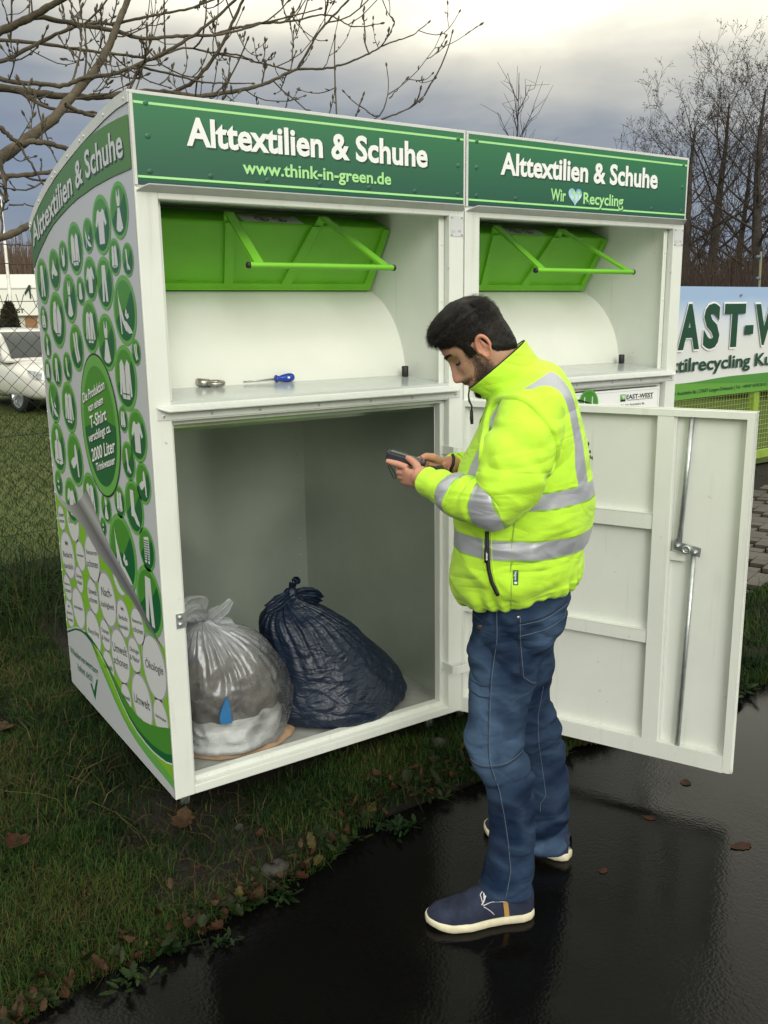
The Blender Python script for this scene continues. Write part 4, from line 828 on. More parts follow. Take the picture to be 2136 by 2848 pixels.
seam = np.where(base_u > 1.3, -1, seam); sv = .0022-np.abs(f_-.0-.01*np.sin(u_*8)); sv = np.where((al > .15) & (base_u < 1.18), sv, -1); seam = np.maximum(seam, sv)
attr_mat(hv, [('tape', (.40, .42, .47), .36, .25), ('seam', (.22, .42, .03), .8, 0)])
JK = fastmesh('jacket', pw(G.reshape(-1, 3)), [(i*220+j, i*220+(j+1) % 220, (i+1)*220+(j+1) % 220, (i+1)*220+j) for i in range(209) for j in range(220)], hv, person, True, None, {'tape': tape.ravel(), 'seam': seam.ravel()})
JK['label'] = 'fluorescent yellow jacket with silver reflective bands'
def sleeve(A, sgn):
    keys = [(A[0][0]-.006, A[0][1]-.02*sgn, A[0][2]+.004, .082, .088), (A[0][0]+.004, A[0][1]+.022*sgn, A[0][2]-.036, .086, .078), (*A[1], .084, .068), ((A[1][0]+A[2][0])/2, (A[1][1]+A[2][1])/2+.006*sgn, 1.218, .078, .066), (A[2][0]+.014, A[2][1], A[2][2]+.002, .066, .064), (A[2][0]*.5+A[3][0]*.5+.006, A[2][1]*.5+A[3][1]*.5, A[3][2]+.0, .059, .059), (*A[3], .055, .055), (A[3][0]*.5+A[4][0]*.5, A[3][1]*.5+A[4][1]*.5, A[3][2]*.5+A[4][2]*.5, .049, .049), (*A[4], .042, .042), (A[4][0]*.55+A[5][0]*.45, A[4][1]*.55+A[5][1]*.45, A[4][2]*.55+A[5][2]*.45, .040, .040), (A[4][0]*.53+A[5][0]*.47, A[4][1]*.53+A[5][1]*.47, A[4][2]*.53+A[5][2]*.47, .033, .033), (A[4][0]*.7+A[5][0]*.3, A[4][1]*.7+A[5][1]*.3, A[4][2]*.7+A[5][2]*.3, .030, .030)]
    G, t, T = limb(keys, 170, 110, 2.0); N = gnorm(G); sh = G.shape[:2]; p = G.reshape(-1, 3); tv = t[:, None]; ang = np.linspace(0, 2*math.pi, 110, endpoint=False)[None, :]
    nz_ = fbm(p*np.array([9, 9, 9]), 3, 41).reshape(sh); n2 = fbm(p*16, 2, 45).reshape(sh)
    fore = smoothstep(tv, .40, .50)*smoothstep(tv, .97, .92)
    rdg = 1-2*np.abs(fbm(p*np.array([10, 10, 8]), 2, 47)).reshape(sh)
    d = .006*nz_+.0055*(rdg-.45)*smoothstep(tv, .15, .3)+.0125*fore*(np.abs(np.sin(tv*37+1.1*np.sin(ang+1)+2.0*nz_))-.6)*(.45+.55*np.sin(ang*1+.8+nz_*2))
    d += .013*gauss(tv-.44, .05)*(np.abs(np.sin(tv*48+2*nz_))-.6)*(.4+.6*np.cos(ang-1.2)) + .0035*np.sin(tv*30+2*ang+4*nz_)*smoothstep(tv, .1, .2)*smoothstep(tv, .45, .3)
    d *= smoothstep(tv, 0, .1)
    G = G+N*d[..., None]
    wob = .006*np.sin(ang*2+1)+.008*nz_
    ta = .030-np.abs(tv-.775+wob*.8); tb = .034-np.abs(tv-.545+wob); tape = np.maximum(ta, tb)*.72
    q = lambda x: .0011-np.abs(np.abs(x)*.72-.0016); se = np.maximum(q(ta), q(tb))
    n = 110; F = [(i*n+j, i*n+(j+1) % n, (i+1)*n+(j+1) % n, (i+1)*n+j) for i in range(169) for j in range(n)]
    return fastmesh('sleeve', pw(G.reshape(-1, 3)), F, hv, JK, True, None, {'tape': tape.ravel(), 'seam': se.ravel()}), G
SL, GL_ = sleeve(LARM, 1); SR, GR_ = sleeve(RARM, -1)
# surface helper: cast from his left onto a mesh
def caster(objs):
    tr = []
    for o in objs:
        me = o.data; b = wloc(o); tr.append(BVHTree.FromPolygons([v.co+b for v in me.vertices], [tuple(p.vertices) for p in me.polygons]))
    def cast(f, u, sgn=1, lift=.001):
        best = None; o = Vector(pw(np.array([[f, sgn*.8, u]]))[0])
        for t_ in tr:
            h = t_.ray_cast(o, -PL*sgn)
            if h[0] is not None and (best is None or h[3] < best[3]): best = h
        if best is None: return None
        return best[0]+best[1]*lift*(1 if best[1].dot(PL*sgn) > 0 else -1)
    return cast
# piped armhole flange over each sleeve
csl = caster([JK, SL])
fo = np.array([(.090, 1.27), (.084, 1.305), (.073, 1.346), (.062, 1.388), (.036, 1.416), (.004, 1.428), (-.032, 1.411), (-.062, 1.376), (-.086, 1.343), (-.094, 1.30), (-.084, 1.262), (-.070, 1.232)])
tq = np.linspace(0, len(fo)-1, 80); fo = np.stack([np.interp(tq, np.arange(len(fo)), fo[:, i]) for i in range(2)], 1)
for _ in range(8): fo[1:-1] = (fo[:-2]+2*fo[1:-1]+fo[2:])/4
lv = []
for a, b in fo:
    h = csl(a, b, 1, 0); lv.append((h-PO).dot(PL) if h is not None else np.nan)
lv = np.array(lv); ok = ~np.isnan(lv); lv = np.interp(np.arange(80), np.arange(80)[ok], lv[ok])
for _ in range(8): lv[1:-1] = (lv[:-2]+2*lv[1:-1]+lv[2:])/4
def no_tape(o):
    n = len(o.data.vertices); put_attr(o, 'tape', np.full(n, -1.)); put_attr(o, 'seam', np.full(n, -1.)); return o
for sgn in (1, -1):
    kk = np.stack([fo[:, 0], sgn*lv, fo[:, 1]], 1); R = []
    for i in range(80):
        T = kk[min(i+1, 79)]-kk[max(i-1, 0)]; T /= np.linalg.norm(T); o_ = np.array((.15, sgn, .1)); o_ -= T*(o_@T); o_ /= np.linalg.norm(o_); b = np.cross(T, o_); tp_ = min(1, i/10, (79-i)/10)**.6
        R.append([kk[i]+o_*(.0052*tp_*math.cos(q)+.0005)+b*.0095*tp_*math.sin(q) for q in np.linspace(0, 2*math.pi, 12, endpoint=False)])
    m_ = MB(); m_.loft(pw(np.array(R))); no_tape(m_.build('armhole_piping', hv, JK))
cj = caster([JK]); 
def on(cast, pts, n=24, sgn=1, lift=.001):
    pts = np.array(pts); d = np.r_[0, np.cumsum(np.linalg.norm(np.diff(pts, axis=0), axis=1))]; t = np.linspace(0, d[-1], n); o = []
    for a, b in zip(np.interp(t, d, pts[:, 0]), np.interp(t, d, pts[:, 1])):
        h = cast(a, b, sgn, lift)
        if h is not None: o.append(tuple(h))
    return o
zipm = mat('black_zip_tape', (.008, .008, .01), .6); pz = [(.069, 1.092), (.067, 1.03), (.064, 1.0), (.056, .968), (.040, .934)]
MB().tube(on(cj, pz, 26, 1, .0), .0058, 8).build('pocket_zip', zipm, JK)
for dx_ in (.010, -.010): no_tape(MB().tube(on(cj, [(a+dx_, b) for a, b in pz], 26, 1, .0006), .0012, 6).build('pocket_seam', hv, JK))
h = cj(.070, 1.035); m_ = MB(); m_.tube([tuple(h+PL*.005+Vector((0, 0, .02))), tuple(h+PL*.008), tuple(h+PL*.006-Vector((0, 0, .018)))], [.004, .0055, .004], 8)
PT = m_.build('zip_pull', zipm, JK)
m_ = MB(); m_.join_text(tfit('ener', .020, .006, .02), lambda px, py: tuple(h+PL*.0145+Vector((0, 0, px))-PF*(py-.003)*-1), 0); m_.build('pull_lettering', M['p_white'], PT)
h = cj(-.002, .985); lab = MB(); q = lambda a, b, e: tuple(h+PF*a+Vector((0, 0, b))+PL*e)
lab.extr([q(-.006, -.020, .001), q(.006, -.020, .001), q(.006, .018, .001), q(-.006, .018, .001)], PL*.0015, 0); lab.join_text(tfit('engel', .022, .006, .015), lambda px, py: q(-(py-.003), px+.004, .0032), 1); lab.flat([q(-.0035, -.017, .0032), q(.0035, -.017, .0032), q(.0035, -.011, .0032), q(-.0035, -.011, .0032)], 1, up=PL)
lab.build('side_label', [mat('dark_green_label', (.01, .09, .05), .6), M['p_white']], JK)
# collar piping, zip cord under the chin
cp = pw(np.array([ring(.0475, 0, 1.4903, .0695, .081, -.86, 60, 2.2)])[0]); cp = np.vstack([cp, cp[:1]]); MB().tube(cp, .0022, 6).build('collar_piping', zipm, JK)
MB().tube(pw(np.array([(.117, .008, 1.428), (.119, .012, 1.412), (.117, .014, 1.398), (.110, .016, 1.384), (.111, .016, 1.372)])), [.0022, .0022, .003, .0022, .0022], 8).build('zip_cord', zipm, JK)
MB().tube(pw(np.array([(.111, .016, 1.374), (.1105, .016, 1.352), (.1095, .016, 1.338)])), [.004, .0048, .0038], 8).build('cord_toggle', zipm, JK)
# hook-and-loop tabs at both cuffs
m_ = MB(); m_.extr([tuple(p) for p in pw(np.array([(.222, .100, 1.2385), (.196, .112, 1.2372), (.196, .126, 1.2352), (.222, .114, 1.2365)]))], (0, 0, .0045)); m_.extr([tuple(p) for p in pw(np.array([(.199, .092, 1.240), (.183, .098, 1.243), (.176, .112, 1.234), (.178, .122, 1.220), (.192, .118, 1.222), (.200, .108, 1.230)]))], tuple(PL*.006)); m_.build('cuff_tab', zipm, SL)
m_ = MB(); m_.tube(pw(np.array([(.162, -.060, 1.246), (.158, -.052, 1.236), (.160, -.048, 1.220), (.166, -.050, 1.206), (.168, -.058, 1.192)])), .0045, 8); m_.build('cuff_edge', zipm, SR)
# back print, only a few strokes show round the curve
m_ = MB()
for dz, dl in ((1.335, .02), (1.29, .04), (1.272, -.01), (1.268, .03), (1.255, .05), (1.25, 0), (1.31, .0)):
    f0 = float(np.interp(dz, R_[:, 2], R_[:, 0]-R_[:, 3]))
    m_.tube(pw(np.array([(f0-.004, dl, dz), (f0-.0045, dl+.008, dz+.004), (f0-.004, dl+.014, dz-.002)])), .0018, 6)
m_.build('back_print', M['p_ink'], JK)

# ---- jeans
dn_ = mat('blue_denim', (.0035, .0095, .028), .9, col2=(.009, .021, .052), vscale=9, bump=.3, bscale=700, spec=.12)
fold_bump(dn_, 3.6, .05, .42, 1.1); JM = MB()
hip = [(-.035, 0, .98, .118, .150, .10), (-.03, 0, .94, .125, .160, .08), (-.026, 0, .89, .132, .172, .05), (-.022, 0, .85, .124, .178, 0), (-.018, 0, .81, .112, .176, 0), (-.012, 0, .775, .09, .16, 0)]
JM.loft(pw(np.array([ring(*h_, 60, 2.3) for h_ in resample(hip, 24)[0]])), 0)
NL = [(.86, -.150, .106, .085), (.80, -.124, .109, .09), (.74, -.090, .111, .095), (.673, -.063, .113, .10), (.597, -.050, .114, .108), (.513, -.036, .118, .120), (.471, -.034, .121, .126), (.430, -.050, .106, .130), (.385, -.062, .080, .136), (.31, -.072, .058, .145), (.23, -.0725, .052, .152), (.15, -.071, .056, .158), (.09, -.070, .070, .162), (.04, -.070, .084, .165)]
FL = [(.86, -.160, .060, -.085), (.78, -.150, .055, -.09), (.70, -.124, .05, -.095), (.647, -.130, .045, -.105), (.564, -.123, .040, -.115), (.52, -.128, .030, -.12), (.41, -.157, -.005, -.13), (.296, -.178, -.035, -.14), (.18, -.182, -.040, -.145), (.10, -.185, -.035, -.15), (.06, -.187, -.03, -.15)]
legs = []
for tab, l0, wl_ in ((NL, .1, (.088, .082, .076, .070, .066, .062, .061, .060, .060, .060, .060, .062, .066, .070)), (FL, -.1, (.088, .082, .076, .072, .068, .064, .060, .060, .062, .066, .070))):
    k = []
    for (u, b_, fr_, l), hw in zip(tab, wl_):
        fa, ua = kfix(b_, u, l, l0); fb, ub = kfix(fr_, u, l, l0); k.append(((fa+fb)/2, l, (ua+ub)/2, (fb-fa)/2, hw, 0))
    rr2, _ = resample(k, 70); JM.loft(pw(np.array([ring(*h_, 48, 2.2) for h_ in rr2])), 0); legs.append(rr2)
JN = JM.build('jeans', dn_, person); voxel(JN, .0045, 3, .5)
Q = loc(JN); Nn = vno(JN)@BAS.T; f_, l_, u_ = Q.T; near = smoothstep(l_, -.01, .03)
n1_ = fbm(np.stack([f_*7, l_*7, u_*16+f_*7], 1), 3, 51); n2_ = fbm(np.stack([f_*14, l_*14, u_*26-f_*10], 1), 2, 57); n3_ = fbm(Q*60, 2, 60)
kn = gauss(u_-.44, .10); hm = smoothstep(u_, .26, .04); cr = gauss(u_-.74, .09); bk = smoothstep(f_, .05, -.04)
d = .004*n1_+.0022*n2_+.0005*n3_
rdj = 1-2*np.abs(fbm(np.stack([f_*9+u_*6, l_*9, u_*15-f_*8], 1), 2, 63)); d += .0045*(rdj-.45)
d += kn*.010*(np.abs(np.sin(u_*46+f_*18+2*n1_))-.6)*(.35+.65*bk)+hm*.012*(np.abs(np.sin(u_*40+f_*12+2.2*n1_+l_*12))-.6)+cr*.010*(np.abs(np.sin(u_*28-f_*32+1.6*n1_))-.6)
d += .0035*np.sin(u_*40+f_*34+4*n1_)*smoothstep(u_, .25, .34)
setloc(JN, Q+Nn*d[:, None])
# wear: faded thighs, knees and creases (real fading of the dye)
Q = loc(JN); f_, l_, u_ = Q.T
fade = np.clip(.30*np.clip(rdj, 0, 1)+.75*gauss(u_-.60, .17)*gauss(f_-.085, .06)+.9*gauss(u_-.455, .055)*smoothstep(f_, .03, .09)+.6*gauss(u_-.80, .08)*gauss(f_+.10, .05)+.35*n1_*smoothstep(u_, .1, .3)+.25*hm*np.sin(u_*74+f_*22+3.2*n1_)+.35*gauss(u_-.55, .12)*gauss(f_-.0, .03)*(n2_ > 0)+.5*gauss(u_-.05, .025), 0, 1)
put_attr(JN, 'fade', fade); t = dn_.node_tree; b_ = t.nodes['Principled BSDF']; s_ = b_.inputs['Base Color']; prev = s_.links[0].from_socket; a = t.nodes.new('ShaderNodeAttribute'); a.attribute_name = 'fade'
x = t.nodes.new('ShaderNodeMix'); x.data_type = 'RGBA'; t.links.new(a.outputs['Fac'], x.inputs[0]); t.links.new(prev, x.inputs[6]); x.inputs[7].default_value = (.058, .100, .172, 1); t.links.new(x.outputs[2], s_)
cd = caster([JN]); thr = mat('pale_seam_thread', (.09, .125, .175), .85); thd = mat('dark_seam', (.008, .014, .035), .9)
def stitch(name, pts, r=.0009, m_=thr, n=40, sgn=1, lift=.0004):
    o = on(cd, pts, n, sgn, lift)
    if len(o) > 3: MB().tube(o, r, 5).build(name, m_, JN)
stitch('side_seam', [(.042, .90), (.040, .80), (.052, .70), (.056, .60), (.056, .50), (.050, .455), (.030, .40), (.016, .33), (.004, .25), (-.004, .17), (.008, .11), (.014, .07)], .0009)
stitch('side_seam_shadow', [(.046, .90), (.044, .80), (.056, .70), (.060, .60), (.060, .50), (.054, .455), (.034, .40), (.020, .33), (.008, .25), (.0, .17), (.012, .11), (.018, .07)], .0009, thd)
stitch('knee_seam', [(.118, .455), (.08, .452), (.03, .458), (-.02, .475), (-.032, .482)], .0015, thd); stitch('knee_seam_thread', [(.118, .462), (.08, .459), (.03, .465), (-.02, .481), (-.032, .488)], .0008)
stitch('knee_dart', [(.085, .395), (.06, .388), (.030, .405)], .0012, thd); stitch('thigh_fold', [(.115, .675), (.085, .668), (.058, .672)], .0012, thd); stitch('thigh_fold', [(.115, .648), (.085, .640), (.058, .642)], .0018, thd)
stitch('coin_pocket', [(.098, .845), (.07, .838), (.046, .842)], .0016, thd); stitch('coin_pocket_seam', [(.112, .79), (.098, .845)], .0012, thd)
bp = [(-.012, .868), (-.014, .80), (-.020, .74), (-.024, .700), (-.055, .672), (-.062, .668)]
stitch('back_pocket', bp, .0016, thd); stitch('back_pocket_thread', [(a-.005, b+.002) for a, b in bp], .0009)
stitch('back_pocket_hem', [(-.014, .852), (-.06, .862), (-.10, .874), (-.140, .888)], .0016, thd); stitch('back_pocket_thread', [(-.014, .846), (-.06, .856), (-.10, .868), (-.140, .882)], .0009)
stitch('back_pocket_hem', [(-.016, .815), (-.07, .826), (-.11, .842), (-.145, .86)], .0010); stitch('waist_seam', [(-.06, .915), (-.10, .93), (-.145, .945)], .0014, thd)
h = cd(.083, .824); 
if h: MB().lathe([(0, 0), (.0085, 0), (.0075, .003), (.003, .0035), (0, .0025)], h-PL*.0005, PL, 14).build('button', mat('dark_button', (.03, .018, .012), .4), JN)
h = cd(-.012, .866)
if h: MB().lathe([(0, 0), (.005, 0), (.003, .003), (0, .003)], h-PL*.0005, PL, 10).build('pocket_rivet', M['galv'], JN)
stitch('far_inseam', [(-.098, .58), (-.085, .48), (-.09, .40), (-.105, .30), (-.115, .23), (-.10, .20), (-.10, .17)], .0009)
stitch('hem_stitch', [(-.060, .052), (-.03, .046), (.01, .044), (.05, .046), (.075, .052)], .0010)
stitch('hem_edge', [(-.064, .036), (-.03, .030), (.01, .028), (.05, .030), (.078, .036)], .0016, thd)
belt = MB(); belt.tube(pw(np.array([(.0, .166, .872), (-.002, .176, .862), (-.008, .180, .850), (-.018, .178, .852), (-.022, .170, .866)])), .0022, 6); belt.build('waist_cord', zipm, JN)

# ---- shoes
suede = mat('navy_suede', (.024, .030, .055), .9, var=.35, vscale=22, bump=.25, bscale=300, spec=.15); solem = mat('cream_rubber_sole', (.62, .58, .42), .5, var=.12, vscale=25); tanm = mat('tan_leather_tab', (.42, .24, .06), .6); lacem = mat('white_lace', (.62, .62, .66), .8)
def shoe(heel, toe, label):
    heel, toe = np.array(heel), np.array(toe); ax = toe-heel; Ln = np.linalg.norm(ax); ax = ax/Ln; sd = np.array((-ax[1], ax[0])); k = Ln/.29
    sd = sd if sd[1] > 0 else -sd; bulge = 1
    W_s = lambda s: np.interp(s, [0, .04, .12, .3, .45, .62, .78, .9, .97, 1], [.012, .026, .034, .034, .037, .046, .048, .038, .022, .006])*k
    cl_ = lambda s: np.interp(s, [0, .3, .6, 1], [0, .0, .004, -.004])
    TP = lambda s: np.interp(s, [0, .06, .15, .28, .42, .5, .58, .66, .78, .9, .97, 1], [.078, .086, .086, .092, .108, .101, .088, .072, .060, .050, .038, .024])
    def P(s, y, z): c = heel+ax*Ln*s+sd*(y+cl_(s)); return (c[0], c[1], z)
    S_ = np.linspace(0, 1, 44)
    up = MB(); R = []
    for s in S_:
        w_ = W_s(s); t_ = TP(s); ang = np.linspace(0, math.pi, 22); row = [P(s, w_*math.copysign(abs(math.cos(a))**.75, math.cos(a)), .024+(t_-.024)*math.sin(a)**.85+.0012*math.sin(40*s+5*a)*(.5 < s < .8)) for a in ang]; R.append(row)
    up.grid(pw(np.array(R)), 0, True); U = up.build('shoe', suede, person); U['label'] = label
    so = MB(); R = []
    for z, g in ((.0, .0), (.004, .004), (.012, .0055), (.020, .0045), (.0245, .001)):
        row = [P(s, W_s(s)+g, z+.010*smoothstep(s, .80, 1.0)*(1 if z < .02 else .6)) for s in S_]+[P(s, -W_s(s)-g, z+.010*smoothstep(s, .80, 1.0)*(1 if z < .02 else .6)) for s in S_[::-1]]; R.append(row)
    R = np.array(R); ex = R.copy(); so.loft(pw(ex), 0); so.build('sole', solem, U)
    def srf(s, a, lift=.0012): w_ = W_s(s)+lift; t_ = TP(s)+lift; return P(s, w_*math.copysign(abs(math.cos(a))**.75, math.cos(a)), .024+(t_-.024)*math.sin(a)**.85)
    tb = MB(); G = [[srf(s+.02*math.sin(a*1.2), a, .0018) for a in np.linspace(.02, .62, 8)] for s in (.255, .27, .285, .30)]; tb.grid(pw(np.array(G)), 0, True); tb.build('leather_tab', tanm, U)
    ln = [srf(s, a, .0015) for s, a in zip(np.linspace(.22, .50, 16), np.linspace(.62, .55, 16))]+[srf(s, a, .0015) for s, a in zip(np.linspace(.505, .52, 8), np.linspace(.6, 1.1, 8))]+[srf(s, a, .0015) for s, a in zip(np.linspace(.515, .46, 8), np.linspace(1.15, 1.35, 8))]
    MB().tube(pw(np.array(ln)), .0013, 5).build('shoe_stitching', lacem, U)
    ln = [srf(s, a, .0015) for s, a in zip(np.linspace(.50, .40, 10), np.linspace(.5, .12, 10))]; MB().tube(pw(np.array(ln)), .0011, 5).build('shoe_stitching', lacem, U)
    for s0 in (.47, .43): MB().tube(pw(np.array([srf(s0+.02*math.sin(a*2), a, .003) for a in np.linspace(.75, 2.4, 12)])), .0022, 6).build('lace', lacem, U)
    MB().tube(pw(np.array([srf(.46, 1.0, .004), srf(.485, .85, .006), srf(.50, .70, .004), srf(.52, .62, .003)])), .002, 6).build('lace_end', lacem, U)
shoe((-.068, .150), (.222, .222), 'left shoe, navy suede with tan tab'); shoe((-.195, -.118), (.06, -.262), 'right shoe, navy suede, mostly hidden')

# ---- the device in his hands
dvm = mat('dark_device_plastic', (.014, .016, .030), .38); dv = empty('handheld_terminal', Vector(pw(np.array([[.285, .018, 1.24]]))[0]), 'small dark handheld terminal with a wrist loop held by the man', 'handheld device')
ca, sa = math.cos(math.radians(17)), math.sin(math.radians(17)); dc = np.array((.281, .012, 1.2445))
def dvp(a, b, c): return pw(np.array([[dc[0]+a*ca-c*sa, dc[1]+b, dc[2]+a*sa+c*ca]]))[0]
def dslab(a0, a1, hw, c0, c1, rr_=.010, n=8, shrink=.002):
    out = []
    for c, sh_ in ((c0, shrink), (c0+.003, 0), (c1-.003, 0), (c1, shrink)):
        row = []
        for cx_, cy_, q0 in ((a1-rr_, hw-rr_, 0), (a0+rr_, hw-rr_, 90), (a0+rr_, -hw+rr_, 180), (a1-rr_, -hw+rr_, 270)):
            for q in np.linspace(q0, q0+90, n): row.append(dvp(cx_+(rr_-sh_)*math.cos(math.radians(q)), cy_+(rr_-sh_)*math.sin(math.radians(q)), c))
        out.append(row)
    return np.array(out)
mb = MB(); mb.loft(dslab(-.052, .055, .030, -.010, .008), 0, smooth=False); DB = mb.build('device_body', dvm, dv)
MB().loft(dslab(-.002, .048, .023, .0078, .0095, .003), 0, smooth=False).build('screen', mat('dark_screen_glass', (.02, .025, .025), .08), dv)
mb = MB()
for i in range(4):
    for j in range(3):
        a, b = -.014-.010*i, -.013+.013*j; mb.extr([tuple(dvp(a-.003, b-.004, .008)), tuple(dvp(a+.003, b-.004, .008)), tuple(dvp(a+.003, b+.004, .008)), tuple(dvp(a-.003, b+.004, .008))], tuple(dvp(0, 0, .002)-dvp(0, 0, 0)))
mb.build('keypad', mat('grey_keys', (.12, .13, .14), .5), dv)
mb = MB(); mb.extr([tuple(dvp(-.030, .0302, -.003)), tuple(dvp(-.020, .0302, -.003)), tuple(dvp(-.020, .0302, .002)), tuple(dvp(-.030, .0302, .002))], tuple(PL*.0008)); mb.build('port_cover', M['galv'], dv)
lp = dvp(.046, .012, -.010); mb = MB(); mb.tube([tuple(Vector(lp)+PF*a+Vector((0, 0, b))) for a, b in ((0, 0), (-.002, -.012), (.001, -.024), (-.004, -.036), (-.011, -.050), (-.014, -.056), (-.018, -.054), (-.017, -.044), (-.010, -.030), (-.004, -.02), (-.001, -.012))], .0011, 6); mb.build('wrist_loop', zipm, dv)
# ------------------------------------------------------------------ bags and tools
def bag_rows(keys, K=110, n=200):
    """keys: cx, cy, z, ax, ay ; rows from the floor to the neck"""
    R, t = resample(keys, K); th = np.arange(n)*2*math.pi/n
    G = np.stack([np.stack([r[0]+r[3]*np.cos(th), r[1]+r[4]*np.sin(th), np.full(n, r[2])], 1) for r in R]); return G, (t/t[-1])[:, None], th[None, :]
def creased(G, tv, th, pleat, crump, seed, k=23, top=.95):
    N = gnorm(G); p = G.reshape(-1, 3); sh = G.shape[:2]
    w_ = fbm(p*6, 2, seed).reshape(sh); rid = 1-2*np.abs(fbm(p*np.array([8, 8, 6]), 3, seed+3)).reshape(sh); rid2 = 1-2*np.abs(fbm(p*19, 2, seed+8)).reshape(sh)
    a = smoothstep(tv, .30, .85)
    pl = (np.abs(np.sin(th*k/2+2.2*w_+1.4*tv))-.6)*pleat*a*(1-.5*smoothstep(tv, .9, 1))+(np.abs(np.sin(th*k*.93+5*w_))-.6)*pleat*.5*a
    d = pl+crump*(rid*.8+.5*rid2)*(1-.55*a)*smoothstep(tv, 0, .05)+crump*1.6*w_
    return G+N*d[..., None]
def gridfaces(k, n): return [(i*n+j, i*n+(j+1) % n, (i+1)*n+(j+1) % n, (i+1)*n+j) for i in range(k-1) for j in range(n)]
film = mat('navy_bin_liner', (.007, .015, .034), .40, spec=.45, bump=.35, bscale=30, var=.15, vscale=8)
fold_bump(film, 7.5, .035, .5, .8)
BB = empty('bin_bag', (.74, .30, .032), 'full dark blue bin bag with knotted neck standing in the container', 'bag')
G, tv, th = bag_rows([(.735, .300, .033, .20, .20), (.735, .300, .036, .235, .245), (.738, .300, .07, .262, .262), (.735, .300, .13, .258, .255), (.722, .305, .20, .235, .235), (.700, .31, .28, .200, .205), (.668, .315, .36, .152, .165), (.632, .32, .42, .095, .110), (.612, .322, .455, .045, .05), (.606, .324, .475, .020, .022)])
sk = smoothstep(G[..., 2], .30, .02); ex = smoothstep(G[..., 0]-.735, .10, .30)*sk; G[..., 0] += .065*ex; G[..., 2] = np.where(tv < .1, G[..., 2], G[..., 2]-.02*ex)
le = smoothstep(.735-G[..., 0], .05, .25)*smoothstep(G[..., 2], .30, .44); G[..., 0] -= .05*le
G = creased(G, tv, th, .0085, .0085, 71, 27); G[..., 2] = np.maximum(G[..., 2], .0325)
fastmesh('bag_body', G.reshape(-1, 3), gridfaces(110, 200), film, BB, True, [tuple((j, (j+1) % 200, 0)) for j in range(1, 199)])
mb = MB(); kn, _, _ = limb([(.606, .324, .462, .018, .018), (.604, .322, .480, .026, .024), (.606, .322, .502, .024, .020), (.607, .324, .512, .014, .014)], 20, 24)
kn += gnorm(kn)*(.003*np.sin(np.arange(24)*2.1)[None, :, None]); mb.loft(kn)
KN = mb.build('knot', film, BB)
def flap_(pts, wd, seed, name, m_, parent, th_=.0):
    P = np.array(pts, float); tq = np.linspace(0, len(P)-1, 26); C_ = np.stack([np.interp(tq, np.arange(len(P)), P[:, i]) for i in range(3)], 1)
    for _ in range(4): C_[1:-1] = (C_[:-2]+2*C_[1:-1]+C_[2:])/4
    W_ = np.interp(tq, np.arange(len(P)), wd); G = []
    for i in range(26):
        T = C_[min(i+1, 25)]-C_[max(i-1, 0)]; T /= np.linalg.norm(T); s = np.cross(T, (0.25, -.8, .3)); s /= np.linalg.norm(s); nn = np.cross(s, T)
        u = np.linspace(-1, 1, 22); G.append(C_[i]+np.outer(u*W_[i], s)+np.outer(W_[i]*.42*np.sin(u*7+i*.22+seed)+W_[i]*.2*np.sin(u*15+seed*2+i*.4), nn))
    mb = MB(); mb.grid(np.array(G), 0, True); return mb.build(name, m_, parent)
flap_([(.604, .315, .492), (.575, .295, .486), (.535, .285, .474), (.485, .285, .462)], [.012, .026, .030, .022], 1, 'tied_end', film, KN)
flap_([(.610, .315, .490), (.645, .295, .494), (.685, .29, .480), (.715, .295, .448)], [.012, .024, .030, .020], 2, 'tied_end', film, KN)
flap_([(.606, .322, .498), (.612, .318, .520), (.618, .312, .540), (.612, .312, .552)], [.010, .018, .022, .012], 3, 'tied_end', film, KN)
# clear sack
clear = bpy.data.materials.new('clear_polythene'); clear.use_nodes = True; t = clear.node_tree; t.nodes.clear()
o_ = t.nodes.new('ShaderNodeOutputMaterial'); tr_ = t.nodes.new('ShaderNodeBsdfTransparent'); tr_.inputs[0].default_value = (.93, .95, .96, 1); gl = t.nodes.new('ShaderNodeBsdfGlossy'); gl.inputs['Roughness'].default_value = .18; gl.inputs[0].default_value = (.9, .93, .97, 1)
df = t.nodes.new('ShaderNodeBsdfTranslucent'); df.inputs[0].default_value = (.88, .91, .94, 1); df2 = t.nodes.new('ShaderNodeBsdfDiffuse'); df2.inputs[0].default_value = (.82, .85, .88, 1)
at_ = t.nodes.new('ShaderNodeAttribute'); at_.attribute_name = 'gather'; fr_ = t.nodes.new('ShaderNodeFresnel'); fr_.inputs['IOR'].default_value = 1.55
m1 = t.nodes.new('ShaderNodeMixShader'); m2 = t.nodes.new('ShaderNodeMixShader'); m3 = t.nodes.new('ShaderNodeMixShader'); m3.inputs[0].default_value = .5
t.links.new(df.outputs[0], m3.inputs[1]); t.links.new(df2.outputs[0], m3.inputs[2]); t.links.new(at_.outputs['Fac'], m1.inputs[0]); t.links.new(tr_.outputs[0], m1.inputs[1]); t.links.new(m3.outputs[0], m1.inputs[2])
t.links.new(fr_.outputs[0], m2.inputs[0]); t.links.new(m1.outputs[0], m2.inputs[1]); t.links.new(gl.outputs[0], m2.inputs[2]); t.links.new(m2.outputs[0], o_.inputs[0])
CB_ = empty('clear_sack', (.30, .27, .032), 'transparent plastic sack of old clothes tied at the top, beside the dark bag', 'bag')
G, tv, th = bag_rows([(.300, .262, .036, .15, .13), (.300, .262, .042, .185, .165), (.305, .265, .09, .208, .19), (.310, .265, .18, .214, .20), (.308, .262, .27, .205, .19), (.296, .258, .345, .175, .165), (.270, .25, .41, .125, .125), (.238, .238, .46, .065, .07), (.222, .230, .485, .022, .024), (.220, .228, .492, .016, .018)])
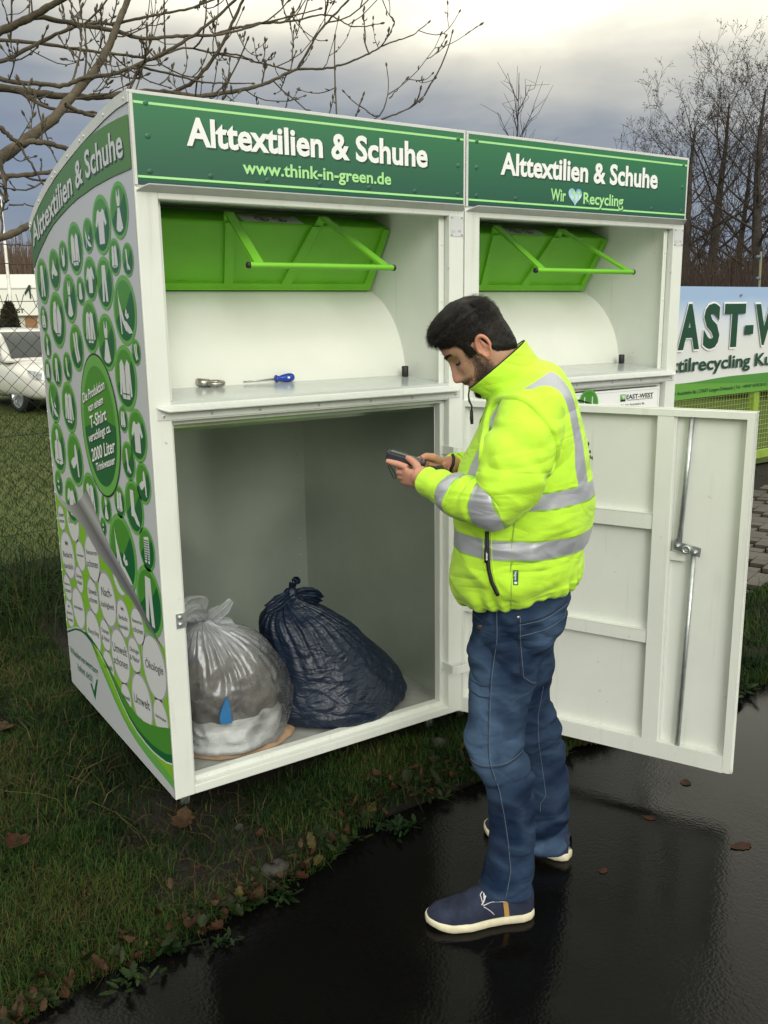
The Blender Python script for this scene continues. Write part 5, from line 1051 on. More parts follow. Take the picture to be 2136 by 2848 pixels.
G = creased(G, tv, th, .0085, .0120, 91, 31); G[..., 2] = np.maximum(G[..., 2], .035)
p = G.reshape(-1, 3); rid = np.abs(fbm(p*14, 3, 77)).reshape(G.shape[:2]); ga = .11+.62*smoothstep(tv, .55, 1)*(.45+.55*np.abs(np.sin(th*15+6*rid)))+.16*smoothstep(rid, .07, .0)+.32*smoothstep(G[..., 2], .16, .05)
fastmesh('sack_body', p, gridfaces(110, 200), clear, CB_, True, None, {'gather': np.clip(ga, 0, .9).ravel()})
ea = [flap_([(.221, .228, .488), (.215, .220, .515), (.195, .205, .540), (.165, .20, .552), (.135, .20, .535)], [.012, .034, .046, .044, .03], 4, 'tied_ear', clear, CB_), flap_([(.223, .226, .490), (.250, .212, .508), (.285, .20, .530), (.312, .195, .552)], [.012, .026, .024, .012], 5, 'tied_ear', clear, CB_), flap_([(.226, .225, .486), (.258, .20, .478), (.29, .185, .468), (.31, .175, .452)], [.010, .022, .030, .024], 6, 'tied_ear', clear, CB_)]
for e_ in ea: put_attr(e_, 'gather', np.full(len(e_.data.vertices), .55))
def bundle(name, keys, m_, label, cat, amp, seed, group=None):
    G, tv, th = bag_rows(keys, 60, 90); N = gnorm(G); p = G.reshape(-1, 3); G = G+N*(amp*(fbm(p*9, 3, seed)+.6*(1-2*np.abs(fbm(p*13, 2, seed+4)))).reshape(G.shape[:2]))[..., None]; G[..., 2] = np.maximum(G[..., 2], .034)
    mb = MB(); mb.loft(G); o = mb.build(name, m_); return props(o, label, cat, group)
bundle('clothes_bundle', [(.31, .27, .10, .12, .12), (.31, .27, .13, .165, .15), (.315, .27, .22, .175, .155), (.31, .27, .30, .14, .13), (.29, .26, .35, .06, .06)], mat('grey_brown_garment', (.055, .048, .042), .9, col2=(.26, .225, .185), vscale=5, bump=.3, bscale=200), 'crumpled grey brown clothes inside the transparent sack', 'clothes', .018, 101)
bundle('white_carrier_bag', [(.295, .255, .036, .10, .10), (.295, .25, .042, .165, .145), (.295, .25, .085, .188, .166), (.298, .255, .128, .192, .170), (.30, .26, .150, .15, .14)], mat('white_thin_plastic', (.84, .84, .80), .4, var=.12, vscale=14, bump=.4, bscale=40), 'crumpled white carrier bag at the bottom of the transparent sack', 'bag', .012, 111)
bundle('purple_garment', [(.30, .33, .28, .08, .06), (.30, .33, .31, .12, .085), (.30, .325, .36, .10, .08), (.285, .31, .40, .04, .04)], mat('dusky_purple_garment', (.11, .095, .13), .9, var=.4, vscale=12), 'dusky purple garment at the top inside the transparent sack', 'clothes', .012, 121)
mb = MB(); P3 = [(.224, .074, .268), (.214, .074, .252), (.204, .074, .232), (.195, .073, .208), (.192, .072, .190), (.197, .072, .178), (.215, .071, .173), (.235, .071, .172), (.234, .071, .200), (.231, .072, .235)]; mb.extr(P3, (0.002, .008, 0.002)); props(mb.build('blue_cloth', mat('bright_blue_cloth', (.02, .14, .34), .7, var=.15, vscale=20)), 'bright blue triangle of cloth showing through the transparent sack', 'clothes')
bundle('peach_cloth', [(.31, .26, .0325, .19, .16), (.325, .265, .034, .212, .188), (.325, .265, .040, .205, .182), (.31, .26, .046, .16, .13)], mat('peach_cloth', (.34, .225, .14), .8, var=.2, vscale=14), 'flat peach coloured cloth lying under the transparent sack', 'clothes', .022, 131)
# lock and screwdriver on the shelf
PLK = empty('padlock', (.30, .245, 1.275), 'round worn steel padlock lying on the shelf left of the screwdriver', 'padlock')
mb = MB(); mb.lathe([(0, 0), (.020, 0), (.026, .004), (.0275, .011), (.026, .020), (.020, .024), (0, .024)], (.278, .262, 1.277), (0.12, -.1, 1), 24); mb.build('lock_body', M['steel'], PLK)
mb = MB(); R = []
for q in np.linspace(0, 2*math.pi, 37): R.append((.312+.026*math.cos(q), .240+.022*math.sin(q), 1.286+.002*math.sin(q)))
mb.tube(R, .0078, 10, cap=False); mb.build('shackle', M['steel'], PLK)
SD = empty('screwdriver', (.53, .255, 1.275), 'blue handled flat screwdriver lying on the shelf', 'screwdriver')
a, b = Vector((.425, .262, 1.2825)), Vector((.605, .252, 1.2905)); ax = (b-a).normalized()
blue = mat('translucent_blue_plastic', (.008, .045, .36), .18, spec=.6, var=.2, vscale=60); q = b-ax*.066
MB().lathe([(0, 0), (.0095, 0), (.0125, .003), (.0125, .006), (.0085, .011), (.0085, .017), (.0105, .024), (.0135, .038), (.0148, .052), (.0138, .062), (.010, .069), (.005, .072), (0, .0725)], q, ax, 20).build('grip', blue, SD)
mb = MB(); mb.tube([tuple(a+ax*.004), tuple(q+ax*.002)], .0024, 10); mb.build('blade', M['galv'], SD); mb = MB(); e_ = ax.cross(Vector((0, 0, 1))).normalized(); mb.extr([tuple(a-ax*.002+e_*.0032), tuple(a-ax*.002-e_*.0032), tuple(a+ax*.007-e_*.0024), tuple(a+ax*.007+e_*.0024)], (0, 0, .0012)); mb.build('blade_tip', M['black'], SD)
mb = MB(); mb.extr([tuple(q+ax*.040+Vector((0, -.0146, .004))), tuple(q+ax*.048+Vector((0, -.0150, .004))), tuple(q+ax*.048+Vector((0, -.0150, -.002))), tuple(q+ax*.040+Vector((0, -.0146, -.002)))], (0, -.0006, 0)); mb.build('grip_print', M['p_white'], SD)
# ------------------------------------------------------------------ ground, road, paving, grass
soil = mat('damp_soil', (.005, .004, .0028), .9, col2=(.013, .010, .006), vscale=14, bump=.8, bscale=60, spec=.3)
turf = mat('short_turf', (.045, .070, .018), .9, col2=(.085, .105, .032), vscale=3.5, bump=.8, bscale=50, spec=.2)
def gh(x, y):
    """height of the verge"""
    x, y = np.broadcast_arrays(np.asarray(x, float), np.asarray(y, float)); P = np.stack([x.ravel(), y.ravel(), 0*x.ravel()], 1)
    h = GZ+.035*smoothstep(y, -.55, -.15)+.018*smoothstep(y, -.1, .3); h = h.ravel() if h.ndim else h
    h = np.asarray(h).ravel()*1.0; dr = smoothstep(x.ravel(), 2.7, 3.2)*smoothstep(y.ravel(), .30, .52); h = h*(1-dr)+(GZ-.03)*dr; return (h+.012*fbm(P*3, 3, 201)+.006*fbm(P*13, 2, 203)).reshape(x.shape)
def edge_y(x): x = np.asarray(x, float); P = np.stack([x*1.7, 0*x, 0*x], 1); P2 = np.stack([x*9, 0*x, 0*x], 1); return np.interp(x, [-3, -.9, -.42, .03, .42, .95, 1.6, 2.2, 2.6, 6], [-.72, -.68, -.56, -.47, -.42, -.33, -.36, -.42, -.45, -.45])+.035*noise3(P, 207)+.025*noise3(P2, 209)
xs = np.r_[np.linspace(-6, -1.5, 30), np.linspace(-1.45, 3.2, 190), np.linspace(3.3, 9, 40)]; tv_ = np.r_[np.linspace(0, .12, 14), np.linspace(.13, .6, 60), np.linspace(.62, 1, 24)]
X, T_ = np.meshgrid(xs, tv_); EY = edge_y(xs)[None, :]; Y = EY-.02+(3.6-EY)*T_; Z = gh(X, Y); Z = np.where(T_ < .02, GZ-.02+.0*Z, Z); Z = Z*smoothstep(T_, 0, .02)+(GZ-.02)*(1-smoothstep(T_, 0, .02))
mb = MB(); mb.grid(np.stack([X, Y, Z], 2), 0, True); VG = mb.build('verge', soil); VG['kind'] = 'structure'
mb = MB(); mb.add([(-300, 3.2, GZ-.004), (300, 3.2, GZ-.004), (300, 700, GZ-.004), (-300, 700, GZ-.004)], [(0, 1, 2, 3)]); mb.add([(-300, -6.5, GZ-.006), (-5.8, -6.5, GZ-.006), (-5.8, 3.2, GZ-.006), (-300, 3.2, GZ-.006)], [(0, 1, 2, 3)]); mb.add([(-300, -300, GZ-.006), (300, -300, GZ-.006), (300, -6.5, GZ-.006), (-300, -6.5, GZ-.006)], [(0, 1, 2, 3)]); mb.add([(8.8, -.45, GZ-.006), (300, -.45, GZ-.006), (300, 3.2, GZ-.006), (8.8, 3.2, GZ-.006)], [(0, 1, 2, 3)])
o = mb.build('field', turf); o['kind'] = 'structure'
asph = mat('wet_asphalt', (.010, .010, .0105), .2, spec=.17); t = asph.node_tree; b_ = t.nodes['Principled BSDF']
g = t.nodes.new('ShaderNodeTexCoord'); 
def tn(sc, det=4, ro=.55):
    n = t.nodes.new('ShaderNodeTexNoise'); n.inputs['Scale'].default_value = sc; n.inputs['Detail'].default_value = det; n.inputs['Roughness'].default_value = ro; t.links.new(g.outputs['Object'], n.inputs['Vector']); return n.outputs['Fac']
def mr(s, a0, a1, b0, b1):
    n = t.nodes.new('ShaderNodeMapRange'); n.inputs[1].default_value = a0; n.inputs[2].default_value = a1; n.inputs[3].default_value = b0; n.inputs[4].default_value = b1; t.links.new(s, n.inputs[0]); return n.outputs[0]
vo = t.nodes.new('ShaderNodeTexVoronoi'); vo.inputs['Scale'].default_value = 95; t.links.new(g.outputs['Object'], vo.inputs['Vector'])
big = tn(1.6, 5); ad = t.nodes.new('ShaderNodeMath'); ad.operation = 'MULTIPLY_ADD'; t.links.new(tn(45, 5, .7), ad.inputs[0]); ad.inputs[1].default_value = 1.3; t.links.new(mr(vo.outputs['Distance'], 0, .8, .5, 0), ad.inputs[2])
bp_ = t.nodes.new('ShaderNodeBump'); bp_.inputs['Distance'].default_value = .004; t.links.new(ad.outputs[0], bp_.inputs['Height']); t.links.new(mr(big, .42, .66, .07, .38), bp_.inputs['Strength']); t.links.new(bp_.outputs[0], b_.inputs['Normal'])
t.links.new(mr(big, .38, .65, .06, .18), b_.inputs['Roughness']); rp = t.nodes.new('ShaderNodeMix'); rp.data_type = 'RGBA'; rp.inputs[6].default_value = (.0012, .0012, .0015, 1); rp.inputs[7].default_value = (.005, .0048, .0043, 1); t.links.new(tn(120, 3), rp.inputs[0]); t.links.new(rp.outputs[2], b_.inputs['Base Color'])
mb = MB(); mb.add([(-40, -6.5, GZ), (60, -6.5, GZ), (60, -.30, GZ), (-40, -.30, GZ)], [(0, 1, 2, 3)]); o = mb.build('road', asph); o['kind'] = 'structure'
# brick paving laid in herring-bone, seen past the door
pvm = mat('weathered_pavers', (.045, .039, .033), .6, col2=(.085, .075, .065), vscale=3, bump=.3, bscale=60, spec=.4); mb = MB(); bw, bl, gp = .10, .20, .006
def paver(cx_, cy_, ang):
    c, s = math.cos(ang), math.sin(ang); q = [(-bl/2+gp/2, -bw/2+gp/2), (bl/2-gp/2, -bw/2+gp/2), (bl/2-gp/2, bw/2-gp/2), (-bl/2+gp/2, bw/2-gp/2)]; h = .055+random.uniform(-.002, .002)
    mb.extr([(cx_+c*a-s*b, cy_+s*a+c*b, GZ-.002) for a, b in q], (0, 0, h-.03))
for i in range(-60, 60):
    for j in range(-60, 60):
        # herring-bone cell of two bricks
        a, b = (i-j)*.1+j*.2, (i+j)*.1-j*.0
        cx_, cy_ = 3.0+i*.1+j*.2, 0+i*.1-j*0.2+0
        for dx_, dy_, an in ((0, 0, 0), (.15, .05, math.pi/2)):
            px, py = cx_+dx_, cy_+dy_
            r_ = math.radians(20); qx, qy = 5+(px-5)*math.cos(r_)-(py-1.5)*math.sin(r_), 1.5+(px-5)*math.sin(r_)+(py-1.5)*math.cos(r_)
            if 2.9 < qx < 8.2 and .50 < qy < 2.35 and (qx-2.9) > (qy-.5)*.3: paver(qx, qy, an+r_)
o = mb.build('paved_path', pvm); o['kind'] = 'structure'
# grass
def grass(name, XY, hgt, wid, bend, cols, seed, z0=None):
    rg = np.random.default_rng(seed); n = len(XY); x, y = XY.T; z = gh(x, y)-.006 if z0 is None else np.full(n, z0)
    a = rg.uniform(0, 2*math.pi, n); h = hgt*rg.uniform(.45, 1.25, n); b = bend*rg.uniform(.2, 1.3, n); w_ = wid*rg.uniform(.6, 1.3, n); dx_, dy_ = np.cos(a), np.sin(a); sx, sy = -dy_, dx_
    V = np.empty((n, 6, 3)); 
    for k, (u, ww, bb) in enumerate(((0, 1, 0), (.55, .8, .32), (1, .12, 1))):
        px, py, pz = x+dx_*b*h*bb, y+dy_*b*h*bb, z+h*u*(1-.35*bb*b)
        V[:, 2*k] = np.stack([px-sx*w_*ww, py-sy*w_*ww, pz], 1); V[:, 2*k+1] = np.stack([px+sx*w_*ww, py+sy*w_*ww, pz], 1)
    i = np.arange(n)[:, None]*6; F = np.concatenate([i+np.array([0, 1, 3, 2]), i+np.array([2, 3, 5, 4])]); c = np.repeat(np.clip(cols(x, y, rg), 0, 1), 6)
    o = fastmesh(name, V.reshape(-1, 3), F, gm, None, True, None, {'tone': c}); o['kind'] = 'stuff'; return o
gm = mat('grass_blades', (.05, .08, .02), .7, spec=.12); t = gm.node_tree; b_ = t.nodes['Principled BSDF']; a = t.nodes.new('ShaderNodeAttribute'); a.attribute_name = 'tone'; r = t.nodes.new('ShaderNodeValToRGB'); e = r.color_ramp.elements
for p_, c_ in ((.0, (.003, .009, .0015)), (.25, (.009, .028, .005)), (.5, (.028, .058, .010)), (.72, (.050, .052, .014)), (.88, (.050, .032, .014)), (1.0, (.11, .078, .038))):
    if p_ in (0, 1): e[0 if p_ == 0 else -1].position = p_; e[0 if p_ == 0 else -1].color = (*c_, 1)
    else: q = e.new(p_); q.color = (*c_, 1)
t.links.new(a.outputs['Fac'], r.inputs[0]); t.links.new(r.outputs[0], b_.inputs['Base Color'])
def scatter(n, x0, x1, y0, y1, seed, keep): rg = np.random.default_rng(seed); P = np.stack([rg.uniform(x0, x1, n), rg.uniform(y0, y1, n)], 1); return P[keep(P[:, 0], P[:, 1], rg)]
def patchy(x, y, s=3.0, seed=301): return fbm(np.stack([x*s, y*s, 0*x], 1), 3, seed)
def keepA(x, y, rg): return (y > edge_y(x)+.02)&(patchy(x, y)+.28+.25*rg.normal(size=len(x)) > 0)&~((y > .06)&(x > -.03)&(x < 2.34))
def toneA(x, y, rg): return .37+.62*patchy(x, y, 2.6, 305)+rg.normal(0, .17, len(x))
A = scatter(115000, -1.9, 2.7, -.62, .12, 1, keepA); grass('verge_grass', A, .050, .0015, .8, toneA, 2)
A = scatter(130000, -2.4, .10, .05, 3.0, 3, lambda x, y, rg: (x > -1.25-.05*y)&(patchy(x, y)+.35+.25*rg.normal(size=len(x)) > 0)); grass('side_grass', A, .052, .0017, .8, toneA, 4)
A = scatter(14000, 2.35, 4.6, -.46, .62, 5, lambda x, y, rg: (y > edge_y(x)+.02)&(patchy(x, y, 4)+.30+.2*rg.normal(size=len(x)) > 0)); grass('far_verge_grass', A, .07, .0024, .7, lambda x, y, rg: toneA(x, y, rg)-.05, 6)
A = scatter(26000, -2.2, 1.2, 1.9, 4.4, 7, lambda x, y, rg: (rg.uniform(size=len(x)) < np.exp(-((y-2.75)/.55)**2))); grass('tall_dry_grass', A, .27, .0020, 1.1, lambda x, y, rg: .30+.26*patchy(x, y, 2.5, 311)+rg.normal(0, .23, len(x)), 8)
A = scatter(75000, -2, 5, 4, 15, 9, lambda x, y, rg: (x > -1+.14*(y-4))&(x < .8+.36*(y-3))); grass('lawn_beyond_fence', A, .045, .0034, .7, lambda x, y, rg: .62+.10*patchy(x, y, .8, 313)+rg.normal(0, .08, len(x)), 10, GZ-.006)
A = scatter(3500, 2.4, 8.8, 2.3, 3.1, 11, lambda x, y, rg: patchy(x, y, 2, 315) > .05); grass('kerb_weeds', A, .06, .003, .7, lambda x, y, rg: .35+rg.normal(0, .15, len(x)), 12, GZ)
# bare trampled rows of straw and dead stems lying flat
A = scatter(2600, -1.5, 2.5, -.6, .1, 13, lambda x, y, rg: (y > edge_y(x)+.07)&~((y > .09)&(x > -.02))); grass('straw_litter', A, .065, .0012, 2.1, lambda x, y, rg: .86+rg.normal(0, .08, len(x)), 14)
A = scatter(2400, -1.9, 0, .1, 3.0, 15, lambda x, y, rg: x < -.05); grass('straw_litter', A, .11, .0015, 2.1, lambda x, y, rg: .86+rg.normal(0, .08, len(x)), 16)
# leaves
lm = [mat('leaf_russet', (.034, .013, .007), .6, spec=.12, var=.5, vscale=40), mat('leaf_tan', (.045, .026, .014), .6, spec=.12, var=.5, vscale=40), mat('leaf_olive', (.013, .020, .006), .5, spec=.12, var=.5, vscale=40), mat('leaf_yellow', (.040, .034, .009), .5, spec=.12, var=.5, vscale=40)]
def leaf_pts(L_, wd, curl, lob, seed, n=13):
    rg = random.Random(seed); u = np.linspace(0, 1, n); pr = np.sin(np.pi*u**.8)**.8*(1+lob*np.sin(u*26))*wd; G = []
    for i in range(n):
        G.append([(u[i]*L_, s*pr[i], curl*L_*(u[i]-.5)**2*1.2+abs(s)*pr[i]*.45*curl+.15*curl*wd*math.sin(u[i]*7+s*2+seed)) for s in (-1, -.5, 0, .5, 1)])
    return np.array(G)
def leaf_obj(name, x, y, z, L_, wd, rot, tilt, m_, curl=.6, lob=.16, seed=1):
    G = leaf_pts(L_, wd, curl, lob, seed); c, s = math.cos(rot), math.sin(rot); P = G.reshape(-1, 3); P = P-np.array((L_/2, 0, 0)); P[:, 2] += P[:, 0]*tilt
    V = np.stack([x+c*P[:, 0]-s*P[:, 1], y+s*P[:, 0]+c*P[:, 1], z+(.0006 if z == GZ else .004)+(P[:, 2]-P[:, 2].min())*(.22 if z == GZ else 1)], 1); mb = MB(); mb.grid(V.reshape(G.shape), 0, True); return mb.build(name, m_)
LV = [(.962, -.915, GZ, .036, .012, .3, 0, 0, 'dead leaf lying on the wet road right of the right shoe'), (1.40, -1.07, GZ, .075, .020, 2.8, 0, 0, 'curled brown leaf on the wet road at the right picture edge'), (1.585, -.72, GZ, .05, .018, .6, 0, 0, 'small dark leaf on the road just beyond the tip of the open door'), (1.30, -.80, GZ, .04, .014, 2.0, 0, 0, 'small dark leaf on the sky reflection below the open door')]
LV += [(-.52, 1.30, None, .19, .045, .5, .15, 0, 'large russet leaf lying beside the far corner of the printed side'), (-.33, .98, None, .12, .04, 2.2, .1, 1, 'tan leaf on the grass by the foot of the printed side'), (.01, -.02, None, .10, .035, .9, .2, 1, 'pale oak leaf leaning by the foot of the left container'), (-.46, .12, None, .09, .034, 1.9, .1, 0, 'russet leaf in the grass left of the container corner'), (-.62, .78, None, .12, .04, 2.6, .2, 0, 'dark russet leaf in the long grass near the fence')]
for k, (x, y, z, L_, wd, rot, tl, mi, lab) in enumerate(LV):
    z = float(gh(x, y)) +.02 if z is None else z; props(leaf_obj('fallen_leaf', x, y, z, L_, wd, rot, tl, lm[mi], .6, .18, k), lab, 'leaf', 'fallen leaves')
mb = MB(); rg = np.random.default_rng(77)
for k in range(620):
    if k < 520: x = rg.uniform(-1.1, 1.9); y = float(edge_y(np.array([x]))[0])+abs(rg.normal(0, .075))+.0+(.10 if x > .4 else 0)*rg.uniform(0, 1)
    else: x = rg.uniform(-1.6, -.05); y = rg.uniform(.1, 2.6)
    L_ = rg.uniform(.014, .050); G = leaf_pts(L_, L_*rg.uniform(.20, .36), rg.uniform(.3, 1.1), .30, k, 11); P = G.reshape(-1, 3)-np.array((L_/2, 0, 0)); P[:, 2] += P[:, 0]*rg.normal(0, .5)+P[:, 1]*rg.normal(0, .5); r_ = rg.uniform(0, 6.28); c, s = math.cos(r_), math.sin(r_)
    z = max(float(gh(x, y)), GZ)+rg.uniform(.0, .035); V = np.stack([x+c*P[:, 0]-s*P[:, 1], y+s*P[:, 0]+c*P[:, 1], z+P[:, 2]-P[:, 2].min()], 1); mb.grid(V.reshape(G.shape), int(rg.choice(4, p=[.30, .18, .44, .08])), True)
o = mb.build('leaf_litter', lm); o['kind'] = 'stuff'
# leafy weeds along the kerb line
wm = [mat('weed_leaf_dark', (.006, .017, .004), .5, spec=.15, var=.35, vscale=25), mat('weed_leaf_light', (.012, .025, .006), .5, spec=.15, var=.35, vscale=25)]
def weed(x, y, r_, n, mi, seed, label):
    rg = np.random.default_rng(seed); mb = MB(); z = max(float(gh(x, y)), GZ-.005)
    for k in range(n*2):
        L_ = r_*.62*rg.uniform(.45, 1.2); G = leaf_pts(L_, L_*rg.uniform(.10, .17), .25, .30, k, 11); P = G.reshape(-1, 3); el = rg.uniform(.25, 1.15); P = np.stack([P[:, 0]*math.cos(el)-P[:, 2]*math.sin(el)*.3, P[:, 1], P[:, 0]*math.sin(el)*(1-.55*P[:, 0]/L_)+P[:, 2]], 1); a = k*2.4+rg.normal(0, .3); c, s = math.cos(a), math.sin(a)
        ox_, oy_ = rg.normal(0, r_*.33), rg.normal(0, r_*.24); mb.grid(np.stack([x+ox_+c*P[:, 0]-s*P[:, 1], y+.03+oy_+s*P[:, 0]+c*P[:, 1], z+P[:, 2]], 1).reshape(G.shape), 0, True)
    props(mb.build('weed', wm[mi]), label, 'weed', 'leafy weeds at the road edge')
for k, (x, y, r_, n, mi, lb) in enumerate([(.60, -.42, .085, 34, 0, 'dense dark green weed tuft on the road edge left of the man'), (.80, -.33, .10, 14, 1, 'broad leaved weed rosette right behind the knee of the man'), (.38, -.40, .085, 16, 1, 'sparse brownish weed in the litter left of the dense tuft'), (.02, -.47, .11, 16, 1, 'yellowing broad weed in the leaf litter below the left container'), (.12, -.52, .075, 14, 0, 'pale tipped weed nearest the road below the container'), (-.22, -.52, .10, 18, 0, 'dark weed clump at the litter edge in the lower left'), (-.34, -.60, .085, 14, 1, 'light weed at the bottom left beside the road'), (1.28, -.30, .085, 20, 1, 'yellow green weed under the open door'), (2.38, -.38, .12, 20, 1, 'broad light green weed at the right beyond the door'), (-.10, -.60, .06, 12, 0, 'small grey green weed overhanging the asphalt in the lower left')]): weed(x, y, r_, n, mi, 400+k, lb)
stm = mat('grey_stone', (.030, .027, .023), .85, var=.5, vscale=20, bump=.5, bscale=50)
def stone(x, y, r_, sq, lab, seed):
    R = [[(x+r_*math.cos(p)*math.cos(q), y+r_*.7*math.cos(p)*math.sin(q), max(float(gh(x, y)), GZ)+r_*sq*(math.sin(p)+.4)) for q in np.linspace(0, 2*math.pi, 18, endpoint=False)] for p in np.linspace(-1.4, 1.4, 10)]
    R = np.array(R); R += gnorm(R)*(r_*.22*fbm(R.reshape(-1, 3)/r_*1.4, 2, seed).reshape(R.shape[:2]))[..., None]; mb = MB(); mb.loft(R); props(mb.build('stone', stm), lab, 'stone', 'stones at the road edge')
stone(.15, -.385, .045, .5, 'flat grey kerb stone half buried by the weeds', 1); stone(-.02, -.43, .028, .5, 'dark stone sunk in the leaf litter', 2); stone(.15, -.14, .016, .8, 'small tan pebble in the grass in front of the sill', 3); stone(1.02, -.05, .05, .4, 'stone under the hinge corner of the container', 4)
# ------------------------------------------------------------------ fences, banner, trees, hall, car
CAMV = np.array(CAMP)
def at(u, v, t):
    """a point of the view, t metres along the axis (photo pixels, 2136 x 2848)"""
    return CAMV+t*(np.array(fw)+np.array(rr)*(u-1068)/2543.5-np.array(uu)*(v-1424)/2543.5)
FA, FD = np.array((.30, 2.80)), np.array((.9978, .0665)); FNn = np.array((-.0665, .9978))
def fp_(s, z, n=0): q = FA+FD*s+FNn*n; return (q[0], q[1], z)
wire = mat('green_coated_wire', (.006, .018, .010), .5); rustw = mat('rusty_wire', (.05, .04, .032), .6)
FE = empty('chain_link_fence', fp_(0, GZ), 'green chain link fence topped with two barbed wires, left of the containers', 'fence')
mb = MB(); s0, s1, ztop, zbot = -4.2, 3.9, 1.59, -.10; ds = .0425; n = int((s1-s0)/ds)
for k in range(n):
    # one zig-zag wire per column, linked with its neighbour
    zs = np.arange(zbot, ztop+.001, .0425); pts = []
    for i, z in enumerate(zs): pts.append(fp_(s0+k*ds+(ds*.98 if (i+k) % 2 else 0)+.004*math.sin(z*3+k*.2), z, .0028*(1 if (i % 2) else -1)))
    pts.append(fp_(s0+k*ds+ds*.5, ztop+.035)); mb.tube(pts, .0020, 4, cap=False)
mb.build('wire_mesh', wire, FE)
for z in (ztop, .86, .30): 
    q = MB(); q.tube([fp_(a, z-.006*math.sin((a-s0)*1.3)**2, .004) for a in np.linspace(s0, s1, 40)], .0021, 5); q.build('tension_wire', wire, FE)
for z in (1.785, 1.885):
    q = MB(); sp_ = np.linspace(s0, s1, 400); q.tube([fp_(a, z-.02*math.sin((a-s0)*1.5)**2+.0025*math.cos(i*1.6), .0025*math.sin(i*1.6)) for i, a in enumerate(sp_)], .0026, 4)
    for a in np.arange(s0+.05, s1, .11):
        for an in (.6, 2.2): q.tube([fp_(a-.012*math.cos(an), z-.014*math.sin(an)-.02*math.sin((a-s0)*1.5)**2, -.008), fp_(a+.012*math.cos(an), z+.014*math.sin(an)-.02*math.sin((a-s0)*1.5)**2, .008)], .0013, 4)
    q.build('barbed_wire', rustw, FE)
for a in (-4.2, -1.6, 1.2, 3.9):
    q = MB(); q.tube([fp_(a, GZ-.05, .03), fp_(a, 1.62, .03), fp_(a, 1.92, .03)], .020, 12); q.build('post', wire, FE)
# lime green mesh fence with the banner
gf = mat('lime_fence_paint', (.24, .36, .05), .5, var=.15, vscale=12); GFE = empty('mesh_fence', fp_(4.6, GZ), 'lime green welded mesh fence carrying the banner', 'fence')
posts = [4.1, 5.78, 7.455, 9.13, 10.8]
for a in posts:
    q = MB(); q.extr([fp_(a-.048, GZ-.02, -.03), fp_(a+.048, GZ-.02, -.03), fp_(a+.048, GZ-.02, .03), fp_(a-.048, GZ-.02, .03)], (0, 0, 1.55)); q.build('post', gf, GFE, bevel=.004)
for a, b in zip(posts[:-1], posts[1:]):
    q = MB(); q.extr([fp_(a+.049, GZ+.03, -.02), fp_(b-.049, GZ+.03, -.02), fp_(b-.049, GZ+.03, .02), fp_(a+.049, GZ+.03, .02)], (0, 0, .08)); q.build('bottom_rail', gf, GFE, bevel=.003)
    q = MB()
    for x_ in np.arange(a+.06, b-.04, .05): q.tube([fp_(x_, GZ+.11), fp_(x_, 1.40)], .0028, 4, cap=False)
    for z in np.arange(GZ+.14, 1.40, .05): q.tube([fp_(a+.049, z, -.006), fp_(b-.049, z, -.006)], .0028, 4, cap=False)
    q.build('mesh_panel', gf, GFE)
# the banner itself: printed sheet, lettering in thin layers
bn = mat('banner_print', (.8, .8, .8), .42, spec=.35); t = bn.node_tree; b_ = t.nodes['Principled BSDF']; g = t.nodes.new('ShaderNodeNewGeometry'); s = t.nodes.new('ShaderNodeSeparateXYZ'); t.links.new(g.outputs['Position'], s.inputs[0])
nz_ = t.nodes.new('ShaderNodeTexNoise'); nz_.inputs['Scale'].default_value = 1.1; t.links.new(g.outputs['Position'], nz_.inputs['Vector']); ad = t.nodes.new('ShaderNodeMath'); ad.operation = 'MULTIPLY_ADD'; ad.inputs[1].default_value = .45; t.links.new(nz_.outputs['Fac'], ad.inputs[0]); t.links.new(s.outputs['Z'], ad.inputs[2])
mr_ = t.nodes.new('ShaderNodeMapRange'); mr_.inputs[1].default_value = 1.25; mr_.inputs[2].default_value = 1.95; t.links.new(ad.outputs[0], mr_.inputs[0]); r = t.nodes.new('ShaderNodeValToRGB'); e = r.color_ramp.elements; e[0].position = .15; e[0].color = (.66, .68, .68, 1); e[1].position = .95; e[1].color = (.32, .45, .66, 1); q_ = e.new(.55); q_.color = (.60, .66, .73, 1); t.links.new(mr_.outputs[0], r.inputs[0]); t.links.new(r.outputs[0], b_.inputs['Base Color'])
BN = empty('banner', fp_(7, .63, -.06), 'printed company banner with large dark green letters on the lime fence', 'banner'); BA = 4.35; BB_ = 10.6
zt, zb = 1.70, .640
q = MB(); G = [[fp_(a, z, -.045+.006*math.sin(a*2.1)+.004*math.sin(a*5+z*3)) for a in np.linspace(BA, BB_, 70)] for z in np.linspace(zb, zt, 12)]; q.grid(np.array(G), 0, True); q.build('banner_sheet', bn, BN)
bz = lambda a: -.045+.006*math.sin(a*2.1)-.008
q = MB(); wv = lambda a: .797+.028*smoothstep(a, 6.1, 7.0)+.03*smoothstep(a, 7, 10)
G = [[fp_(a, zb+(float(wv(a))-zb)*k, bz(a)-.002) for a in np.linspace(BA, BB_, 70)] for k in (0, .5, 1)]; q.grid(np.array(G), 0, True)
dp2 = lambda a: float(np.interp(a, [4.3, 6.0, 7.6, 9.2, 10.6], [.81, .798, .726, .69, .70]))
G = [[fp_(a, dp2(a)+(float(wv(a))-.003-dp2(a))*k, bz(a)-.004) for a in np.linspace(6.05, BB_, 60)] for k in (0, .5, 1)]; q.grid(np.array(G), 1, True)
q.build('green_swoosh', [mat('banner_green', (.12, .32, .05), .4), mat('banner_green_deep', (.075, .245, .045), .4)], BN)
